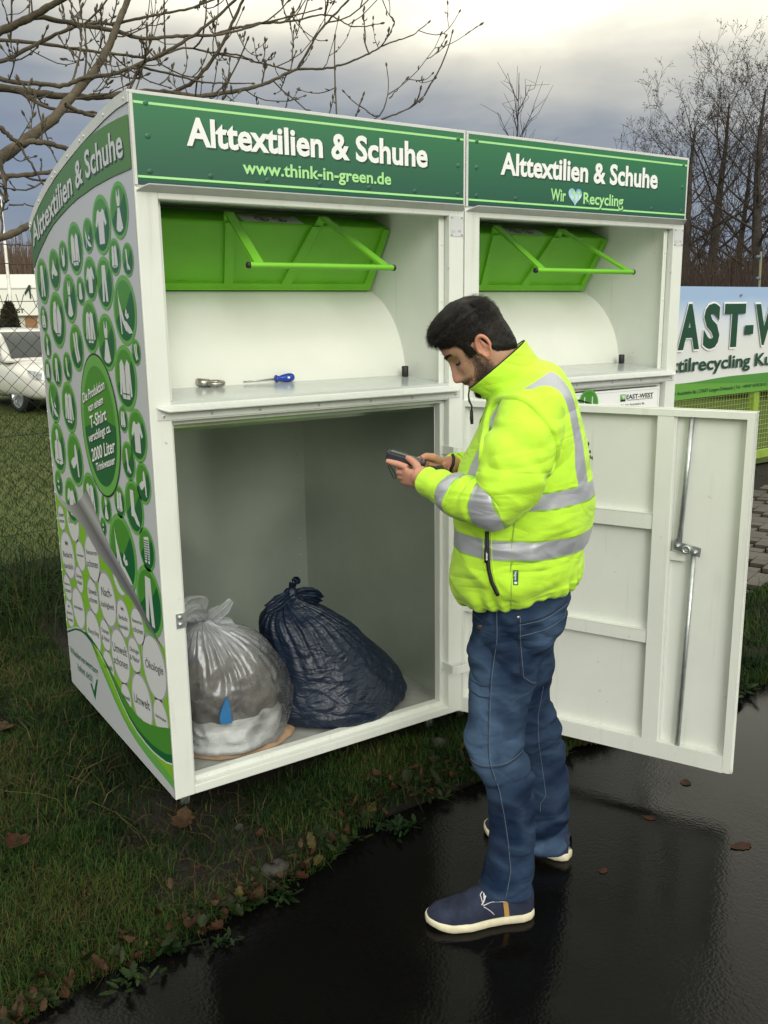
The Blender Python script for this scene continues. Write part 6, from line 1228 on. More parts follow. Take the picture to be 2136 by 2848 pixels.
def btext(s, a0, z0, wd, ch, bold, m_, off, name):
    q = MB(); q.join_text(tfit(s, wd, ch, bold, 'LEFT', 1.0), lambda px, py: fp_(a0+px, z0+py, bz(a0+px)-off), 0); return q.build(name, m_, BN)
bg_ = mat('banner_letter_green', (.012, .060, .030), .4)
# letters placed so that A S T - W read past the container
HT = .400; z0 = 1.138
for s_, a0, wd in (('E', 5.62, .25), ('A', 5.965, .35), ('S', 6.372, .276), ('T', 6.716, .371), ('-', 7.096, .146), ('W', 7.262, .60), ('E', 7.93, .25), ('S', 8.24, .276), ('T', 8.56, .371)):
    if s_ == '-':
        q = MB(); q.extr([fp_(7.096, 1.232, bz(7.1)-.012), fp_(7.242, 1.232, bz(7.2)-.012), fp_(7.242, 1.323, bz(7.2)-.012), fp_(7.096, 1.323, bz(7.1)-.012)], (0, .003, 0)); q.build('letter', bg_, BN); continue
    bo = .045 if s_ != 'W' else .035
    btext(s_, a0-.012, z0-.010, wd+.024, HT+.02, bo+.012, M['p_white'], .006, 'letter_halo'); btext(s_, a0, z0, wd, HT, bo, bg_, .010, 'letter')
def xw(s, b): v, f = text_mesh(s, b); return max(p[0] for p in v)-min(p[0] for p in v)
def fitted(s, pa, ta, pb, tb, z0, ch, bold, name):
    k = (tb-ta)/(xw(pb, bold)-xw(pa, bold)); a0 = ta-k*xw(pa, bold); btext(s, a0, z0, k*xw(s, bold), ch, bold, bg_, .008, name)
fitted('Textilrecycling Kursum GmbH', 'Te', 5.845, 'Textilrecycling', 7.235, .908, .132, .022, 'slogan')
fitted('An der Autobahn 8a | 27607 Langen-Debstedt | Tel. +49/47 43/9330-0 | Fax', 'An der', 5.985, 'An der Autobahn 8a | 27607 Langen-Debstedt', 6.955, .690, .034, .010, 'address_line')
for a in (5.9, 7.0, 8.1): q = MB(); q.lathe([(.0, 0), (.014, 0), (.012, .005), (.004, .004), (0, .002)], fp_(a, 1.62, bz(a)), tuple(np.array((.0665, -.9978, 0))), 12); q.build('eyelet', M['steel'], BN)
# ---- white hall beyond, 55 to 62 m away
hw = mat('hall_cladding', (.62, .62, .56), .6, var=.05, vscale=2); hr = mat('hall_roof_sheet', (.56, .60, .54), .5, var=.06, vscale=1); wd_ = mat('varnished_boards', (.28, .13, .05), .5, var=.3, vscale=6, stretch=(1, 1, 14)); HA_ = empty('hall', tuple(at(60, 1000, 58)*np.array((1, 1, 0))+np.array((0, 0, GZ))), 'low white industrial hall with dark lettering behind the parked car', 'building')
ha = at(-330, 900, 57)[:2]; hb = at(330, 900, 60)[:2]; hd = (hb-ha)/np.linalg.norm(hb-ha); hn = np.array((-hd[1], hd[0])); HL = np.linalg.norm(hb-ha)
def hp(s, z, n=0): q = ha+hd*s+hn*n; return (q[0], q[1], z)
q = MB(); q.extr([hp(0, GZ, 0), hp(HL, GZ, 0), hp(HL, GZ, 12), hp(0, GZ, 12)], (0, 0, 3.34)); q.build('wall', hw, HA_)
q = MB(); q.extr([hp(-.3, 3.22, -.3), hp(-.3, 3.30, -.3), hp(-.3, 4.35, 6), hp(-.3, 3.3, 12.3), hp(-.3, 3.22, 12.3)], (hd[0]*(HL+.6), hd[1]*(HL+.6), 0)); q.build('roof', hr, HA_)
q = MB(); q.extr([hp(-.2, 1.55, -.45), hp(HL+.2, 1.55, -.45), hp(HL+.2, 1.55, -.02), hp(-.2, 1.55, -.02)], (0, 0, 1.62)); q.build('fascia', mat('hall_fascia', (.74, .74, .68), .5), HA_)
def sAt(u): d_ = at(u, 900, 1)-CAMV; A = np.array([[d_[0], -hd[0]], [d_[1], -hd[1]]]); k = np.linalg.solve(A, ha-CAMV[:2]); return k[1]
q = MB(); L0 = sAt(-22); L1 = sAt(74); q.join_text(tfit('EAST-WEST', L1-L0, .26, .03, 'LEFT'), lambda px, py: hp(L0+px, 1.72+py, -.47), 0); q.build('sign_lettering', M['p_ink'], HA_)
q = MB(); q.extr([hp(sAt(71), GZ, -.1), hp(sAt(104), GZ, -.1), hp(sAt(104), GZ, -.02), hp(sAt(71), GZ, -.02)], (0, 0, 1.55)); q.build('board_door', wd_, HA_)
q = MB(); q.extr([hp(sAt(-14), GZ, -.1), hp(sAt(11), GZ, -.1), hp(sAt(11), GZ, -.02), hp(sAt(-14), GZ, -.02)], (0, 0, 1.5)); q.build('entrance_glass', mat('dark_glazing', (.012, .02, .022), .1), HA_)
q = MB(); q.extr([hp(sAt(79), 2.95, -.5), hp(sAt(93), 3.45, -.5), hp(sAt(97), 3.40, -.5), hp(sAt(97), 2.6, -.5), hp(sAt(93), 2.6, -.5), hp(sAt(92), 3.1, -.5), hp(sAt(80), 2.78, -.5)], (hn[0]*.4, hn[1]*.4, 0)); q.build('gable_bracket', M['p_ink'], HA_)
# flag pole
q = MB(); p0 = at(31, 860, 40); p0[2] = GZ; p1 = at(12, 662, 40); q.tube([p0, (p0+p1)/2, p1, p1+(p1-p0)*.35], [.09, .075, .06, .04], 10); props(q.build('flagpole', mat('white_pole_paint', (.70, .68, .64), .5, var=.2, vscale=3)), 'thin white flagpole in front of the hall at the left edge', 'flagpole')
# thuja
def foliage(c, h, r_, n, seed, size):
    rg = np.random.default_rng(seed); z = rg.uniform(0, 1, n)**.85; a = rg.uniform(0, 6.283, n); R = r_*np.interp(z, [0, .15, .5, .85, 1], [.85, 1, .92, .55, .1])*rg.uniform(.55, 1.02, n)**.5*(1+.12*np.sin(a*3+z*7)); P = np.stack([c[0]+R*np.cos(a), c[1]+R*np.sin(a), c[2]+z*h], 1)
    d = rg.normal(0, 1, (n, 3))*.5+np.stack([np.cos(a), np.sin(a), np.full(n, 1.2)], 1); d /= np.linalg.norm(d, axis=1)[:, None]; s = np.cross(d, rg.normal(0, 1, (n, 3))); s /= np.linalg.norm(s, axis=1)[:, None]; L_ = size*rg.uniform(.6, 1.3, (n, 1))
    V = np.stack([P-s*L_*.3, P+d*L_*.6-s*L_*.15, P+d*L_, P+s*L_*.3], 1); F = np.arange(n)[:, None]*4+np.array([0, 1, 2, 3]); return V.reshape(-1, 3), F
tp = at(39, 1000, 30); tp[2] = GZ; TH_ = empty('thuja', tuple(tp), 'dark cone shaped evergreen shrub in front of the white hall', 'shrub'); V, F = foliage(tp, 2.05, .36, 5200, 5, .10)
fastmesh('foliage', V, F, mat('dark_evergreen', (.022, .022, .010), .8, col2=(.050, .036, .018), vscale=5), TH_, False); q = MB(); q.tube([tuple(tp), tuple(tp+np.array((0, 0, 1.4)))], [.07, .03], 8); q.build('trunk', mat('bark_brown', (.05, .035, .025), .9), TH_)
# ---- parked car
CP = at(58, 1148, 15.8); CP[2] = GZ; los = CP[:2]-CAMV[:2]; los /= np.linalg.norm(los); rt = np.array((los[1], -los[0])); hd_ = -los*math.cos(math.radians(24))+rt*math.sin(math.radians(24)); lt = np.array((-hd_[1], hd_[0])); lt = lt if lt@rt > 0 else -lt   # lt: across, towards picture right
cw = CP[:2]-hd_*0+lt*.80      # centre of the front axle
def cp_(x, y, z): q = cw+hd_*x+lt*y; return (q[0], q[1], GZ+z)
CAR = empty('parked_car', cp_(-1.2, 0, 0), 'white hatchback parked on the grass behind the chain link fence', 'car'); cpm = mat('white_car_paint', (.56, .555, .52), .18, spec=.6)
xs_ = np.array([.84, .80, .70, .55, .30, .0, -.30, -.55, -.80, -1.15, -1.60, -2.2, -2.8, -3.1, -3.25, -3.30]); hood = np.array([.54, .63, .68, .72, .78, .825, .865, .885, .90, .91, .92, .93, .95, .95, .92, .88]); wid_ = np.array([.60, .72, .80, .85, .87, .875, .88, .88, .88, .88, .88, .88, .87, .84, .78, .70]); low = np.array([.28, .24, .22, .21, .2, .2, .2, .2, .2, .2, .2, .2, .21, .24, .28, .32])
def sect(x, h, w_, lo, n=28):
    a = np.linspace(0, 2*math.pi, n, endpoint=False); c, s_ = np.cos(a), np.sin(a); zc = (h+lo)/2; return [cp_(x, w_*math.copysign(abs(ci)**.42, ci)*(1-.05*max(0, si)), zc+(h-lo)/2*math.copysign(abs(si)**.55, si)) for ci, si in zip(c, s_)]
q = MB(); q.loft([sect(x, h, w_, lo) for x, h, w_, lo in zip(xs_, hood, wid_, low)]); BDY = q.build('car_body', cpm, CAR)
rx = np.array([-.30, -.55, -.85, -1.10, -1.40, -2.0, -2.6, -3.0, -3.2]); rh = np.array([.90, 1.085, 1.27, 1.36, 1.41, 1.42, 1.37, 1.22, .98]); rw = np.array([.80, .76, .70, .66, .64, .64, .64, .66, .74])
q = MB(); rows = []
for x, h, w_ in zip(rx, rh, rw): rows.append([cp_(x, w_*math.copysign(abs(math.cos(a))**.5, math.cos(a))*(1 if math.sin(a) > .3 else 1.06), .86+(h-.86)*max(0, math.sin(a))**.45-(.02 if math.sin(a) <= 0 else 0)) for a in np.linspace(0, 2*math.pi, 28, endpoint=False)])
q.loft(rows); q.build('cabin', cpm, CAR)
glass = mat('dark_car_glass', (.010, .016, .018), .08, spec=.45)
def cquad(pts, m_, name, th=.012): q = MB(); q.extr([cp_(*p) for p in pts], (hd_[0]*th*.3-lt[0]*th, hd_[1]*th*.3-lt[1]*th, .004)); return q.build(name, m_, CAR)
q = MB(); G = [[cp_(x+.012, y*w_, z+.012) for y in np.linspace(-1, 1, 9)] for x, z, w_ in ((-.33, .905, .73), (-.55, 1.075, .675), (-.85, 1.265, .615), (-1.02, 1.340, .585))]; q.grid(np.array(G), 0, True); q.build('windscreen', glass, CAR)
for nm, xsq in (('side_window', ((-.62, .97), (-.90, 1.22), (-1.12, 1.315), (-1.58, 1.345), (-1.58, .97))), ('side_window', ((-1.66, .97), (-1.66, 1.345), (-2.3, 1.335), (-2.75, 1.20), (-2.85, .99)))):
    q = MB(); q.extr([cp_(x, -(np.interp(z, [.9, 1.1, 1.42], [.795, .745, .655])+.012), z) for x, z in xsq], (lt[0]*.01, lt[1]*.01, 0)); q.build(nm, glass, CAR)
for x_ in (0, -2.5):
    for sd_ in (-1, 1):
        c = cp_(x_, sd_*.80, .315); ax = Vector((lt[0]*sd_, lt[1]*sd_, 0)); q = MB(); q.lathe([(.19, -.02), (.25, .0), (.305, .015), (.315, .05), (.315, .12), (.30, .155), (.245, .16), (.225, .15), (.19, .10)], Vector(c)-ax*.12, ax, 36); WH = q.build('wheel', M['black'], CAR)
        q = MB(); q.lathe([(.235, .0), (.225, .01), (.21, -.02), (.05, .0), (.04, .012), (0, .012)], Vector(c)+ax*.030, ax, 36)
        for k in range(10):
            a = k*math.pi/5; u_ = ax.orthogonal().normalized(); v_ = ax.cross(u_); d_ = u_*math.cos(a)+v_*math.sin(a); e_ = ax.cross(d_)*.016; b0 = Vector(c)+ax*.036; q.extr([tuple(b0+d_*.03-e_), tuple(b0+d_*.03+e_), tuple(b0+d_*.222+e_*.8), tuple(b0+d_*.222-e_*.8)], ax*.012)
        q.build('rim', M['galv'], WH)
        q = MB(); q.lathe([(0, 0), (.36, 0), (.36, .012), (0, .012)], Vector(cp_(x_, sd_*.800, .335)), ax, 36); q.build('wheel_arch', M['black'], CAR)
for sd_ in (-1, 1):
    q = MB(); G = [[cp_(x, sd_*y, z) for x, y, z in r_] for r_ in (((.805, .50, .66), (.77, .66, .685), (.62, .80, .735), (.50, .850, .745)), ((.835, .50, .57), (.80, .67, .575), (.69, .80, .60), (.56, .862, .66)))]; q.grid(np.array(G), 0, True); q.build('headlight', mat('headlamp_glass', (.30, .32, .33), .12, metal=.6, var=.6, vscale=25), CAR)
    q = MB(); q.extr([cp_(.835, sd_*.40, .26), cp_(.77, sd_*.68, .28), cp_(.77, sd_*.68, .42), cp_(.84, sd_*.40, .43)], (hd_[0]*.02, hd_[1]*.02, 0)); q.build('air_intake', M['black'], CAR)
    q = MB(); q.loft([[cp_(-.62+.05*math.cos(a)*r_, sd_*(.86+y), .97+.07*math.sin(a)*r_) for a in np.linspace(0, 6.283, 12, endpoint=False)] for y, r_ in ((0, .4), (.05, .9), (.13, 1.0), (.19, .8), (.21, .3))]); q.build('wing_mirror', cpm, CAR)
q = MB(); q.extr([cp_(.85, -.36, .34), cp_(.85, .36, .34), cp_(.845, .40, .56), cp_(.845, -.40, .56)], (hd_[0]*.012, hd_[1]*.012, 0)); q.build('grille', M['black'], CAR)
# ---- wooded strip on the horizon and brown thicket behind the banner
def brush(name, base, n, h, seed, m_, wid, lean=.35):
    rg = np.random.default_rng(seed); P = base(rg, n); H = h(rg, n); a = rg.uniform(0, 6.283, n); l_ = rg.normal(0, lean, n); d = np.stack([np.cos(a)*l_, np.sin(a)*l_, np.ones(n)], 1); d /= np.linalg.norm(d, axis=1)[:, None]; s = np.stack([rr.x*np.ones(n), rr.y*np.ones(n), np.zeros(n)], 1)+rg.normal(0, .5, (n, 3))*np.array((1, 1, 0)); s /= np.linalg.norm(s, axis=1)[:, None]; w_ = (wid*rg.uniform(.5, 1.5, n))[:, None]; bend = rg.normal(0, .12, (n, 3))*H[:, None]
    V = np.stack([P-s*w_, P+s*w_, P+d*H[:, None]*.55+bend*.4+s*w_*.7, P+d*H[:, None]*.55+bend*.4-s*w_*.7, P+d*H[:, None]+bend+s*w_*.15, P+d*H[:, None]+bend-s*w_*.15], 1); i = np.arange(n)[:, None]*6; F = np.concatenate([i+np.array([0, 1, 2, 3]), i+np.array([3, 2, 4, 5])]); o = fastmesh(name, V.reshape(-1, 3), F, m_, None, False); o['kind'] = 'stuff'; return o
bm1 = mat('winter_brush', (.020, .0135, .010), .9, col2=(.045, .029, .020), vscale=1.2); bm2 = mat('far_reed_brown', (.085, .058, .042), .9, col2=(.15, .105, .075), vscale=.3)
def b1(rg, n): u = rg.uniform(1780, 2420, n); t = rg.uniform(17, 30, n); P = CAMV+t[:, None]*(np.array(fw)+np.outer((u-1068)/2543.5, np.array(rr))); P[:, 2] = GZ+np.where(rg.uniform(size=n) < .55, 0, rg.uniform(0, 1.5, n)); return P
brush('brown_thicket', b1, 22000, lambda rg, n: rg.uniform(.6, 1.9, n), 21, bm1, .009, .6)
def b2(rg, n): u = rg.uniform(-500, 420, n); t = rg.uniform(95, 125, n); P = CAMV+t[:, None]*(np.array(fw)+np.outer((u-1068)/2543.5, np.array(rr))); P[:, 2] = GZ; return P
brush('far_wood', b2, 9000, lambda rg, n: rg.uniform(6, 9.2, n), 22, bm2, .10, .08)
def b3(rg, n): u = rg.uniform(420, 3600, n); t = rg.uniform(110, 150, n); P = CAMV+t[:, None]*(np.array(fw)+np.outer((u-1068)/2543.5, np.array(rr))); P[:, 2] = GZ; return P
brush('far_wood_right', b3, 9000, lambda rg, n: rg.uniform(5, 8, n), 23, bm1, .14, .1).name = 'far_wood'
# ---- bare trees
bark = mat('alder_bark', (.022, .018, .015), .9, col2=(.055, .046, .038), vscale=6, bump=.5, bscale=30); twigm = mat('alder_twigs', (.026, .019, .016), .9, col2=(.048, .034, .028), vscale=2)
def tubes(segs, sides, V, F):
    """segs: list of (points, radii) -> appended to V, F lists"""
    for P, r in segs:
        P = np.asarray(P, float); k = len(P); r = np.asarray(r, float); T = np.gradient(P, axis=0); T /= np.linalg.norm(T, axis=1)[:, None]+1e-9; a = np.cross(T, (.31, .22, .92)); a /= np.linalg.norm(a, axis=1)[:, None]+1e-9; b = np.cross(T, a); th = np.arange(sides)*2*math.pi/sides
        R = P[:, None]+r[:, None, None]*(np.cos(th)[None, :, None]*a[:, None]+np.sin(th)[None, :, None]*b[:, None]); o = sum(len(v) for v in V[0]); V[0].append(R.reshape(-1, 3))
        for i in range(k-1):
            for j in range(sides): F.append((o+i*sides+j, o+i*sides+(j+1) % sides, o+(i+1)*sides+(j+1) % sides, o+(i+1)*sides+j))
def alder(seed, H, trunk_r, spread):
    rg = np.random.default_rng(seed); tr, br, tw, co = [], [], [], []
    tz = np.linspace(0, H*.97, 14); TP_ = np.stack([.10*np.sin(tz*.5+seed)+.02*rg.normal(size=14).cumsum(), .10*np.cos(tz*.43+seed)+.02*rg.normal(size=14).cumsum(), tz], 1); tr.append((TP_, np.interp(tz/H, [0, .05, .5, 1], [1.25, 1, .62, .08])*trunk_r))
    def branch(p, d, L_, r_, lvl):
        k = 7 if lvl < 2 else 5; pts = [p]; d = d/np.linalg.norm(d)
        for i in range(k-1):
            d = d+rg.normal(0, .13 if lvl else .09, 3)+np.array((0, 0, .07 if lvl < 2 else .02)); d /= np.linalg.norm(d); pts.append(pts[-1]+d*L_/(k-1))
        pts = np.array(pts); rad = np.linspace(r_, r_*.30, k); (br if lvl < 2 else tw).append((pts, rad))
        if lvl < 3:
            n = int((7, 5, 3)[lvl]*rg.uniform(.8, 1.2))
            for j in range(n):
                f = rg.uniform(.22, 1.0); q = np.array([np.interp(f*(k-1), np.arange(k), pts[:, c]) for c in range(3)]); i0 = min(int(f*(k-1)), k-2); dd = pts[i0+1]-pts[i0]; dd /= np.linalg.norm(dd); s = rg.normal(0, 1, 3); s -= dd*(s@dd); s /= np.linalg.norm(s)
                branch(q, dd*.75+s*rg.uniform(.5, .95)+np.array((0, 0, .12)), L_*rg.uniform(.32, .52), r_*.42*(1-.4*f), lvl+1)
        else:
            for _ in range(1): co.append(pts[rg.integers(1, k)]+rg.normal(0, .025, 3))
    nb = int(H*3.3)
    for j in range(nb):
        f = (.20+.78*(j/nb)); z = f*H; p = np.array([np.interp(z, tz, TP_[:, c]) for c in range(3)]); a = j*2.4+rg.normal(0, .4); up = np.interp(f, [.2, .6, 1], [.30, .60, 1.3]); L_ = spread*np.interp(f, [.2, .45, .75, 1], [.7, 1, .88, .40])*rg.uniform(.75, 1.15)
        if f < .34 and rg.uniform() < .4: continue
        branch(p, np.array((math.cos(a), math.sin(a), up)), L_, trunk_r*.34*(1.05-f), 0)
    return tr, br, tw, co
def tree_meshes(seed, H, r_, sp):
    tr, br, tw, co = alder(seed, H, r_, sp); V, F = [[]], []; tubes(tr, 10, V, F); me1 = (np.concatenate(V[0]), F); V, F = [[]], []; tubes(br, 5, V, F); tubes([(p, np.maximum(r, .0042)) for p, r in tw], 3, V, F)
    rg = np.random.default_rng(seed+5); C_ = np.array(co); n = len(C_); d = rg.normal(0, 1, (n, 3)); d /= np.linalg.norm(d, axis=1)[:, None]; s = np.cross(d, rg.normal(0, 1, (n, 3))); s /= np.linalg.norm(s, axis=1)[:, None]; h = .016; K = np.stack([C_-s*h, C_+d*h*1.5, C_+s*h, C_-d*h*1.5], 1).reshape(-1, 3); o = sum(len(v) for v in V[0]); V[0].append(K); F += [tuple(o+4*i+c for c in range(4)) for i in range(n)]
    return me1, (np.concatenate(V[0]), F)
def make_tree(name, pos, seed, H, r_, sp, label, cat, group):
    T = empty(name, tuple(pos), label, cat, group); (v1, f1), (v2, f2) = tree_meshes(seed, H, r_, sp); a = fastmesh('trunk', v1+pos, f1, bark, T, True); b = fastmesh('crown', v2+pos, f2, twigm, T, False); return T
def copy_tree(T, pos, rz, sc, label):
    c = T.copy(); COL.objects.link(c); c.location = tuple(pos); c.rotation_euler = (0, 0, rz); c.scale = (sc, sc, sc); c['label'] = label
    for ch in list(T.children): d = ch.copy(); COL.objects.link(d); d.parent = c
    return c
def gpos(u, t): p = at(u, 900, t); p[2] = GZ; return p
g_ = 'bare alders behind the banner fence'
TA = make_tree('alder_tree', gpos(1965, 27), 31, 7.4, .20, 2.8, 'bare alder with the widest crown, second trunk right of the container', 'tree', g_)
TB = make_tree('alder_tree', gpos(2108, 26), 47, 7.6, .21, 2.6, 'tallest bare alder at the right picture edge', 'tree', g_)
copy_tree(TA, gpos(1908, 26), 2.1, .90, 'bare alder whose trunk stands closest to the container edge'); copy_tree(TB, gpos(2040, 30), 4.0, .86, 'slender bare alder between the wide one and the tallest one'); copy_tree(TA, gpos(1850, 31), 3.7, .86, 'bare alder half hidden behind the right container')
make_tree('alder_tree', gpos(2210, 28), 53, 7.6, .18, 2.5, 'bare alder mostly outside the right picture edge', 'tree', g_)
# small sapling showing above the roof
sp_ = gpos(1432, 22); T = empty('sapling', tuple(sp_), 'thin bare sapling top showing above the container roofs', 'tree'); rg = np.random.default_rng(3); V, F = [[]], []; tz = np.linspace(0, 6.9, 16); TP_ = np.stack([.05*np.sin(tz), .05*np.cos(tz*.8), tz], 1)+sp_; tubes([(TP_, np.linspace(.06, .006, 16))], 6, V, F); fastmesh('trunk', np.concatenate(V[0]), F, bark, T, True)
V, F = [[]], []
for j in range(15):
    z = 3.2+3.3*j/15; a = j*2.4; L_ = np.interp(z, [3, 6.6], [1.5, .35])*rg.uniform(.7, 1.1); p = np.array([np.interp(z, tz, TP_[:, c]) for c in range(3)]); d = np.array((math.cos(a)*.62, math.sin(a)*.62, .95)); pts = [p+d*L_*q+np.array((0, 0, .10*q*q)) for q in np.linspace(0, 1, 6)]; tubes([(pts, np.linspace(.016, .005, 6))], 4, V, F)
    for q in range(4): i = rg.integers(1, 5); tubes([([pts[i], pts[i]+d*.2+rg.normal(0, .10, 3), pts[i]+d*.42+rg.normal(0, .16, 3)+np.array((0, 0, .06))], [.008, .006, .004])], 3, V, F)
fastmesh('crown', np.concatenate(V[0]), F, twigm, T, False)
# thin post with insulators before the trees
q = MB(); p0 = at(2117, 830, 14); p0[2] = GZ; p1 = at(2117, 700, 14); q.tube([p0, p1], .018, 8); PS = q.build('wire_post', mat('weathered_pole', (.16, .15, .09), .6)); props(PS, 'thin post with two blue insulators behind the banner', 'post')
for v_ in (715, 775): q = MB(); c = at(2108, v_, 14); q.lathe([(0, -.03), (.022, -.025), (.032, 0), (.018, .018), (.026, .03), (0, .036)], c, (.7, -.5, .2), 12); q.build('insulator', mat('blue_insulator', (.05, .12, .20), .4), PS)
# ---- big tree at the left: limbs traced in space, trunk outside the picture
limbm = mat('grey_brown_bark', (.045, .037, .024), .9, col2=(.105, .085, .055), vscale=9, bump=.6, bscale=40, stretch=(1, 1, 1)); k1 = .42194
def lp_(L_, t0, t1, ox=0, oy=0): n = len(L_); return [at(ox+x*k1, oy+y*k1, t0+(t1-t0)*i/(n-1)) for i, (x, y) in enumerate(L_)]
LIMB = [ # points, depth from-to, radius (crop px) from-to
 ([(-420, 560), (-200, 330), (0, 205), (130, 150), (250, 90), (330, 40), (430, -20), (600, -110)], 5.6, 5.4, 34, 17),
 ([(130, 150), (250, 102), (420, 145), (600, 175), (760, 200), (930, 262), (1100, 240), (1440, 232), (1659, 175), (1900, 110), (2100, 60)], 5.5, 6.1, 17, 4),
 ([(-500, 1330), (-100, 1110), (0, 1040), (130, 960), (370, 770), (430, 690), (530, 570), (620, 480), (720, 300), (790, 130), (850, -20), (900, -200)], 4.9, 5.9, 42, 16),
 ([(-300, 470), (0, 520), (160, 550), (280, 545), (400, 575), (560, 510), (760, 490), (900, 430), (1050, 370), (1300, 220), (1420, 120), (1540, 10), (1620, -60)], 5.6, 5.2, 18, 8),
 ([(-420, 560), (-50, 570), (100, 590), (350, 630), (600, 640), (750, 630), (950, 600), (1140, 612), (1300, 640), (1500, 610), (1659, 580), (1750, 555), (1880, 490), (1960, 455)], 5.6, 6.6, 27, 9),
 ([(-200, 330), (0, 425), (200, 310), (420, 200), (560, 150), (760, 160), (1000, 100), (1250, 60), (1400, 0), (1500, -40)], 5.6, 6.0, 14, 6),
 ([(-300, 240), (0, 270), (150, 265), (420, 310), (650, 345), (930, 375), (1010, 405), (1200, 300), (1350, 340), (1659, 395)], 5.9, 6.6, 13, 5),
 ([(130, 955), (200, 930), (330, 945), (470, 990), (620, 1060)], 5.0, 5.3, 19, 14),
 ([(-300, 1190), (0, 1165), (200, 1150), (320, 1140), (380, 1110), (520, 1060)], 4.9, 5.3, 17, 12),
 ([(-300, 1600), (-50, 1575), (60, 1560), (150, 1500), (200, 1480), (330, 1440)], 4.7, 5.0, 27, 20),
 ([(0, 1040), (30, 1230), (60, 1350), (20, 1290), (-40, 1180)], 4.9, 4.9, 13, 9),
 ([(60, 1350), (150, 1345), (240, 1360)], 4.9, 5.0, 6, 4),
 ([(1960, 455), (2120, 455), (2270, 425), (2420, 360), (2550, 285), (2640, 262), (2720, 235), (2822, 150)], 6.6, 6.9, 8, 3),
 ([(1960, 455), (2020, 350), (2100, 210), (2180, 120), (2290, 10), (2350, -60)], 6.6, 6.4, 8, 6),
 ([(1422, 225), (1520, 190), (1690, 155), (1900, 145), (2020, 120), (2100, 95), (2200, 100), (2290, 170), (2380, 180), (2510, 155)], 6.1, 6.4, 9, 3),
 ([(1350, 340), (1570, 360), (1710, 415), (1820, 440), (1900, 465), (1960, 460)], 6.5, 6.6, 6, 5),
 ([(1140, 612), (1280, 540), (1400, 400), (1480, 270), (1580, 50), (1610, -20)], 6.3, 6.0, 14, 9),
 ([(950, 600), (1500, 900), (2200, 900), (2515, 785), (2565, 650), (2560, 520), (2548, 435)], 6.2, 6.4, 13, 2.5),
 ([(2515, 785), (2640, 740), (2720, 705), (2800, 625), (2862, 520)], 6.4, 6.5, 6, 2.5),
 ([(2565, 648), (2620, 590), (2677, 525)], 6.4, 6.4, 4, 2),
 ([(930, 440), (1100, 480), (1350, 550), (1500, 545), (1659, 550)], 5.4, 6.0, 8, 4),
 ([(0, 840), (80, 910), (130, 960)], 4.9, 5.0, 17, 12), ([(130, 960), (230, 1120), (300, 1250)], 5.0, 5.1, 8, 6),
 ([(430, 690), (520, 740), (640, 770), (700, 760)], 5.2, 5.4, 15, 11), ([(100, 590), (280, 700), (420, 735), (640, 745)], 5.6, 5.7, 14, 8)]
HT_ = empty('chestnut_tree', tuple(np.array(at(-900, 2000, 5.2))*np.array((1, 1, 0))+np.array((0, 0, GZ))), 'large bare tree reaching over the containers from the left, thick buds on its twigs', 'tree')
base = np.array(HT_.location); fork = np.array(at(-420*k1*1.9, 900*k1, 5.2)); V, F = [[]], []; TPN = np.linspace(0, 1, 8)
tubes([([base+(fork-base)*t_+np.array((.1*math.sin(t_*4), .06*math.cos(t_*5), 0)) for t_ in TPN]+[fork+np.array((-.3, .3, 1.5)), fork+np.array((-.5, .5, 3.2))], list(np.linspace(.26, .17, 8))+[.12, .05])], 14, V, F); fastmesh('trunk', np.concatenate(V[0]), F, limbm, HT_, True)
V, F = [[]], []; rg = np.random.default_rng(9); BUD = []
def smooth_path(P, m=6):
    P = np.array(P); d = np.r_[0, np.cumsum(np.linalg.norm(np.diff(P, axis=0), axis=1))]; tt_ = np.linspace(0, d[-1], (len(P)-1)*m+1); Q = np.stack([np.interp(tt_, d, P[:, i]) for i in range(3)], 1)
    for _ in range(5): Q[1:-1] = (Q[:-2]+2*Q[1:-1]+Q[2:])/4
    return Q
upv = np.array((0, 0, 1.)); rv = np.array(rr)
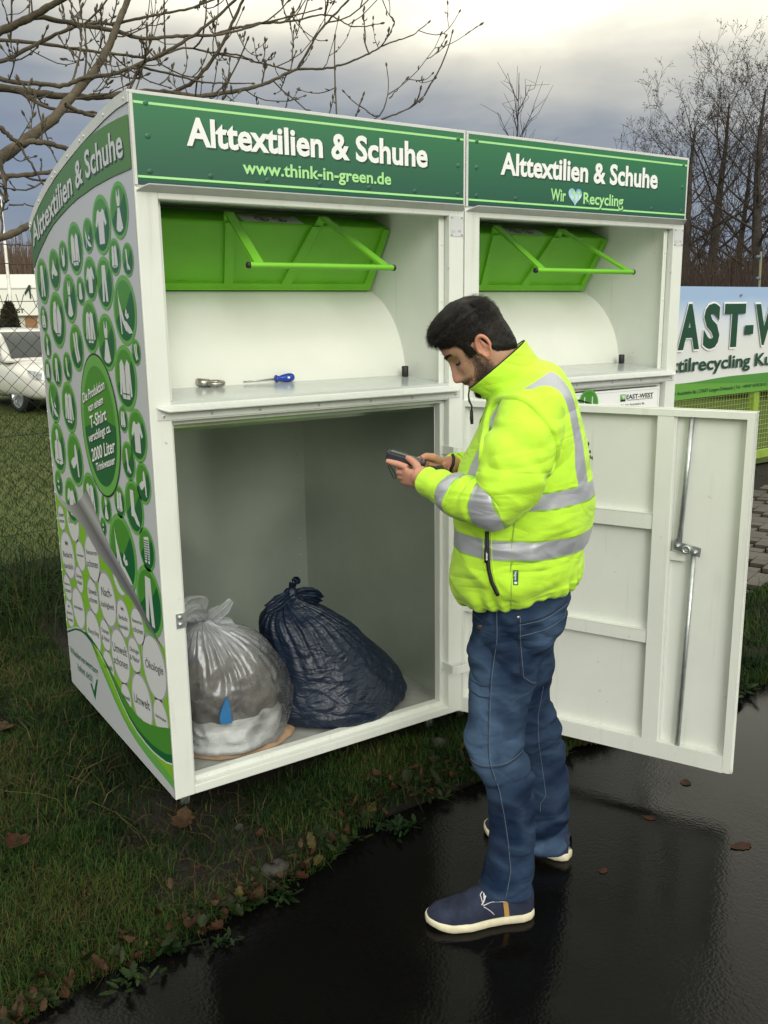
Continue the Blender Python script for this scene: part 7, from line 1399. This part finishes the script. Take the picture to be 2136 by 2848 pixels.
def twig(p, d, L_, r_, lvl):
    pts = [p]; d = d/np.linalg.norm(d); k = 7
    for i in range(k-1): d = d+rg.normal(0, .10, 3)+upv*.15; d /= np.linalg.norm(d); pts.append(pts[-1]+d*L_/(k-1))
    tubes([(pts, np.linspace(r_, max(r_*.55, .0026), k))], 4, V, F); e = pts[-1]; BUD.append((e, d))
    for i in range(1, k-1):
        if rg.uniform() < .45: s = rg.normal(0, 1, 3); tubes([([pts[i], pts[i]+d*.012+s*.009, pts[i]+d*.028+s*.010], [.004, .005, .0015])], 4, V, F)
    if lvl < 1:
        for _ in range(rg.integers(1, 4)): i = rg.integers(2, k-1); s = rg.normal(0, 1, 3); twig(pts[i], d*.6+s*.6+upv*.3, L_*rg.uniform(.35, .7), r_*.7, lvl+1)
    elif rg.uniform() < .5: i = rg.integers(2, k-1); s = rg.normal(0, 1, 3); twig(pts[i], d*.6+s*.6+upv*.3, L_*rg.uniform(.35, .6), r_*.7, lvl+1) if lvl < 2 else None
for L_, t0, t1, ra, rb in LIMB:
    Q = smooth_path(lp_(L_, t0, t1)); n = len(Q); px = k1*(t0+t1)/2/2543.5; Q[1:-1] += rg.normal(0, .002, (n-2, 3)); rad = np.linspace(ra, rb, n)*px*(1+.08*np.sin(np.arange(n)*1.3)); tubes([(Q, rad)], 9, V, F)
    if rb < 4.2: BUD.append((Q[-1], Q[-1]-Q[-2]))
    Ls = np.linalg.norm(np.diff(Q, axis=0), axis=1).sum(); nt_w = int(Ls*4.5)
    for j in range(nt_w):
        i = int(np.clip(rg.uniform(.08, 1)*(n-1), 0, n-2)); dd = Q[i+1]-Q[i]; dd /= np.linalg.norm(dd); s = rg.normal(0, 1, 3); s -= dd*(s@dd); s /= np.linalg.norm(s); twig(Q[i], dd*rg.uniform(.2, .9)+s*.75+upv*rg.uniform(-.25, .45), rg.uniform(.12, .62), rg.uniform(.0036, .0075), 0 if rg.uniform() < .6 else 1)
for e, d in BUD:
    d = d/np.linalg.norm(d); tubes([([e-d*.004, e+d*.010, e+d*.022, e+d*.034], [.004, .0078, .0070, .001])], 6, V, F)
fastmesh('crown', np.concatenate(V[0]), F, limbm, HT_, True)
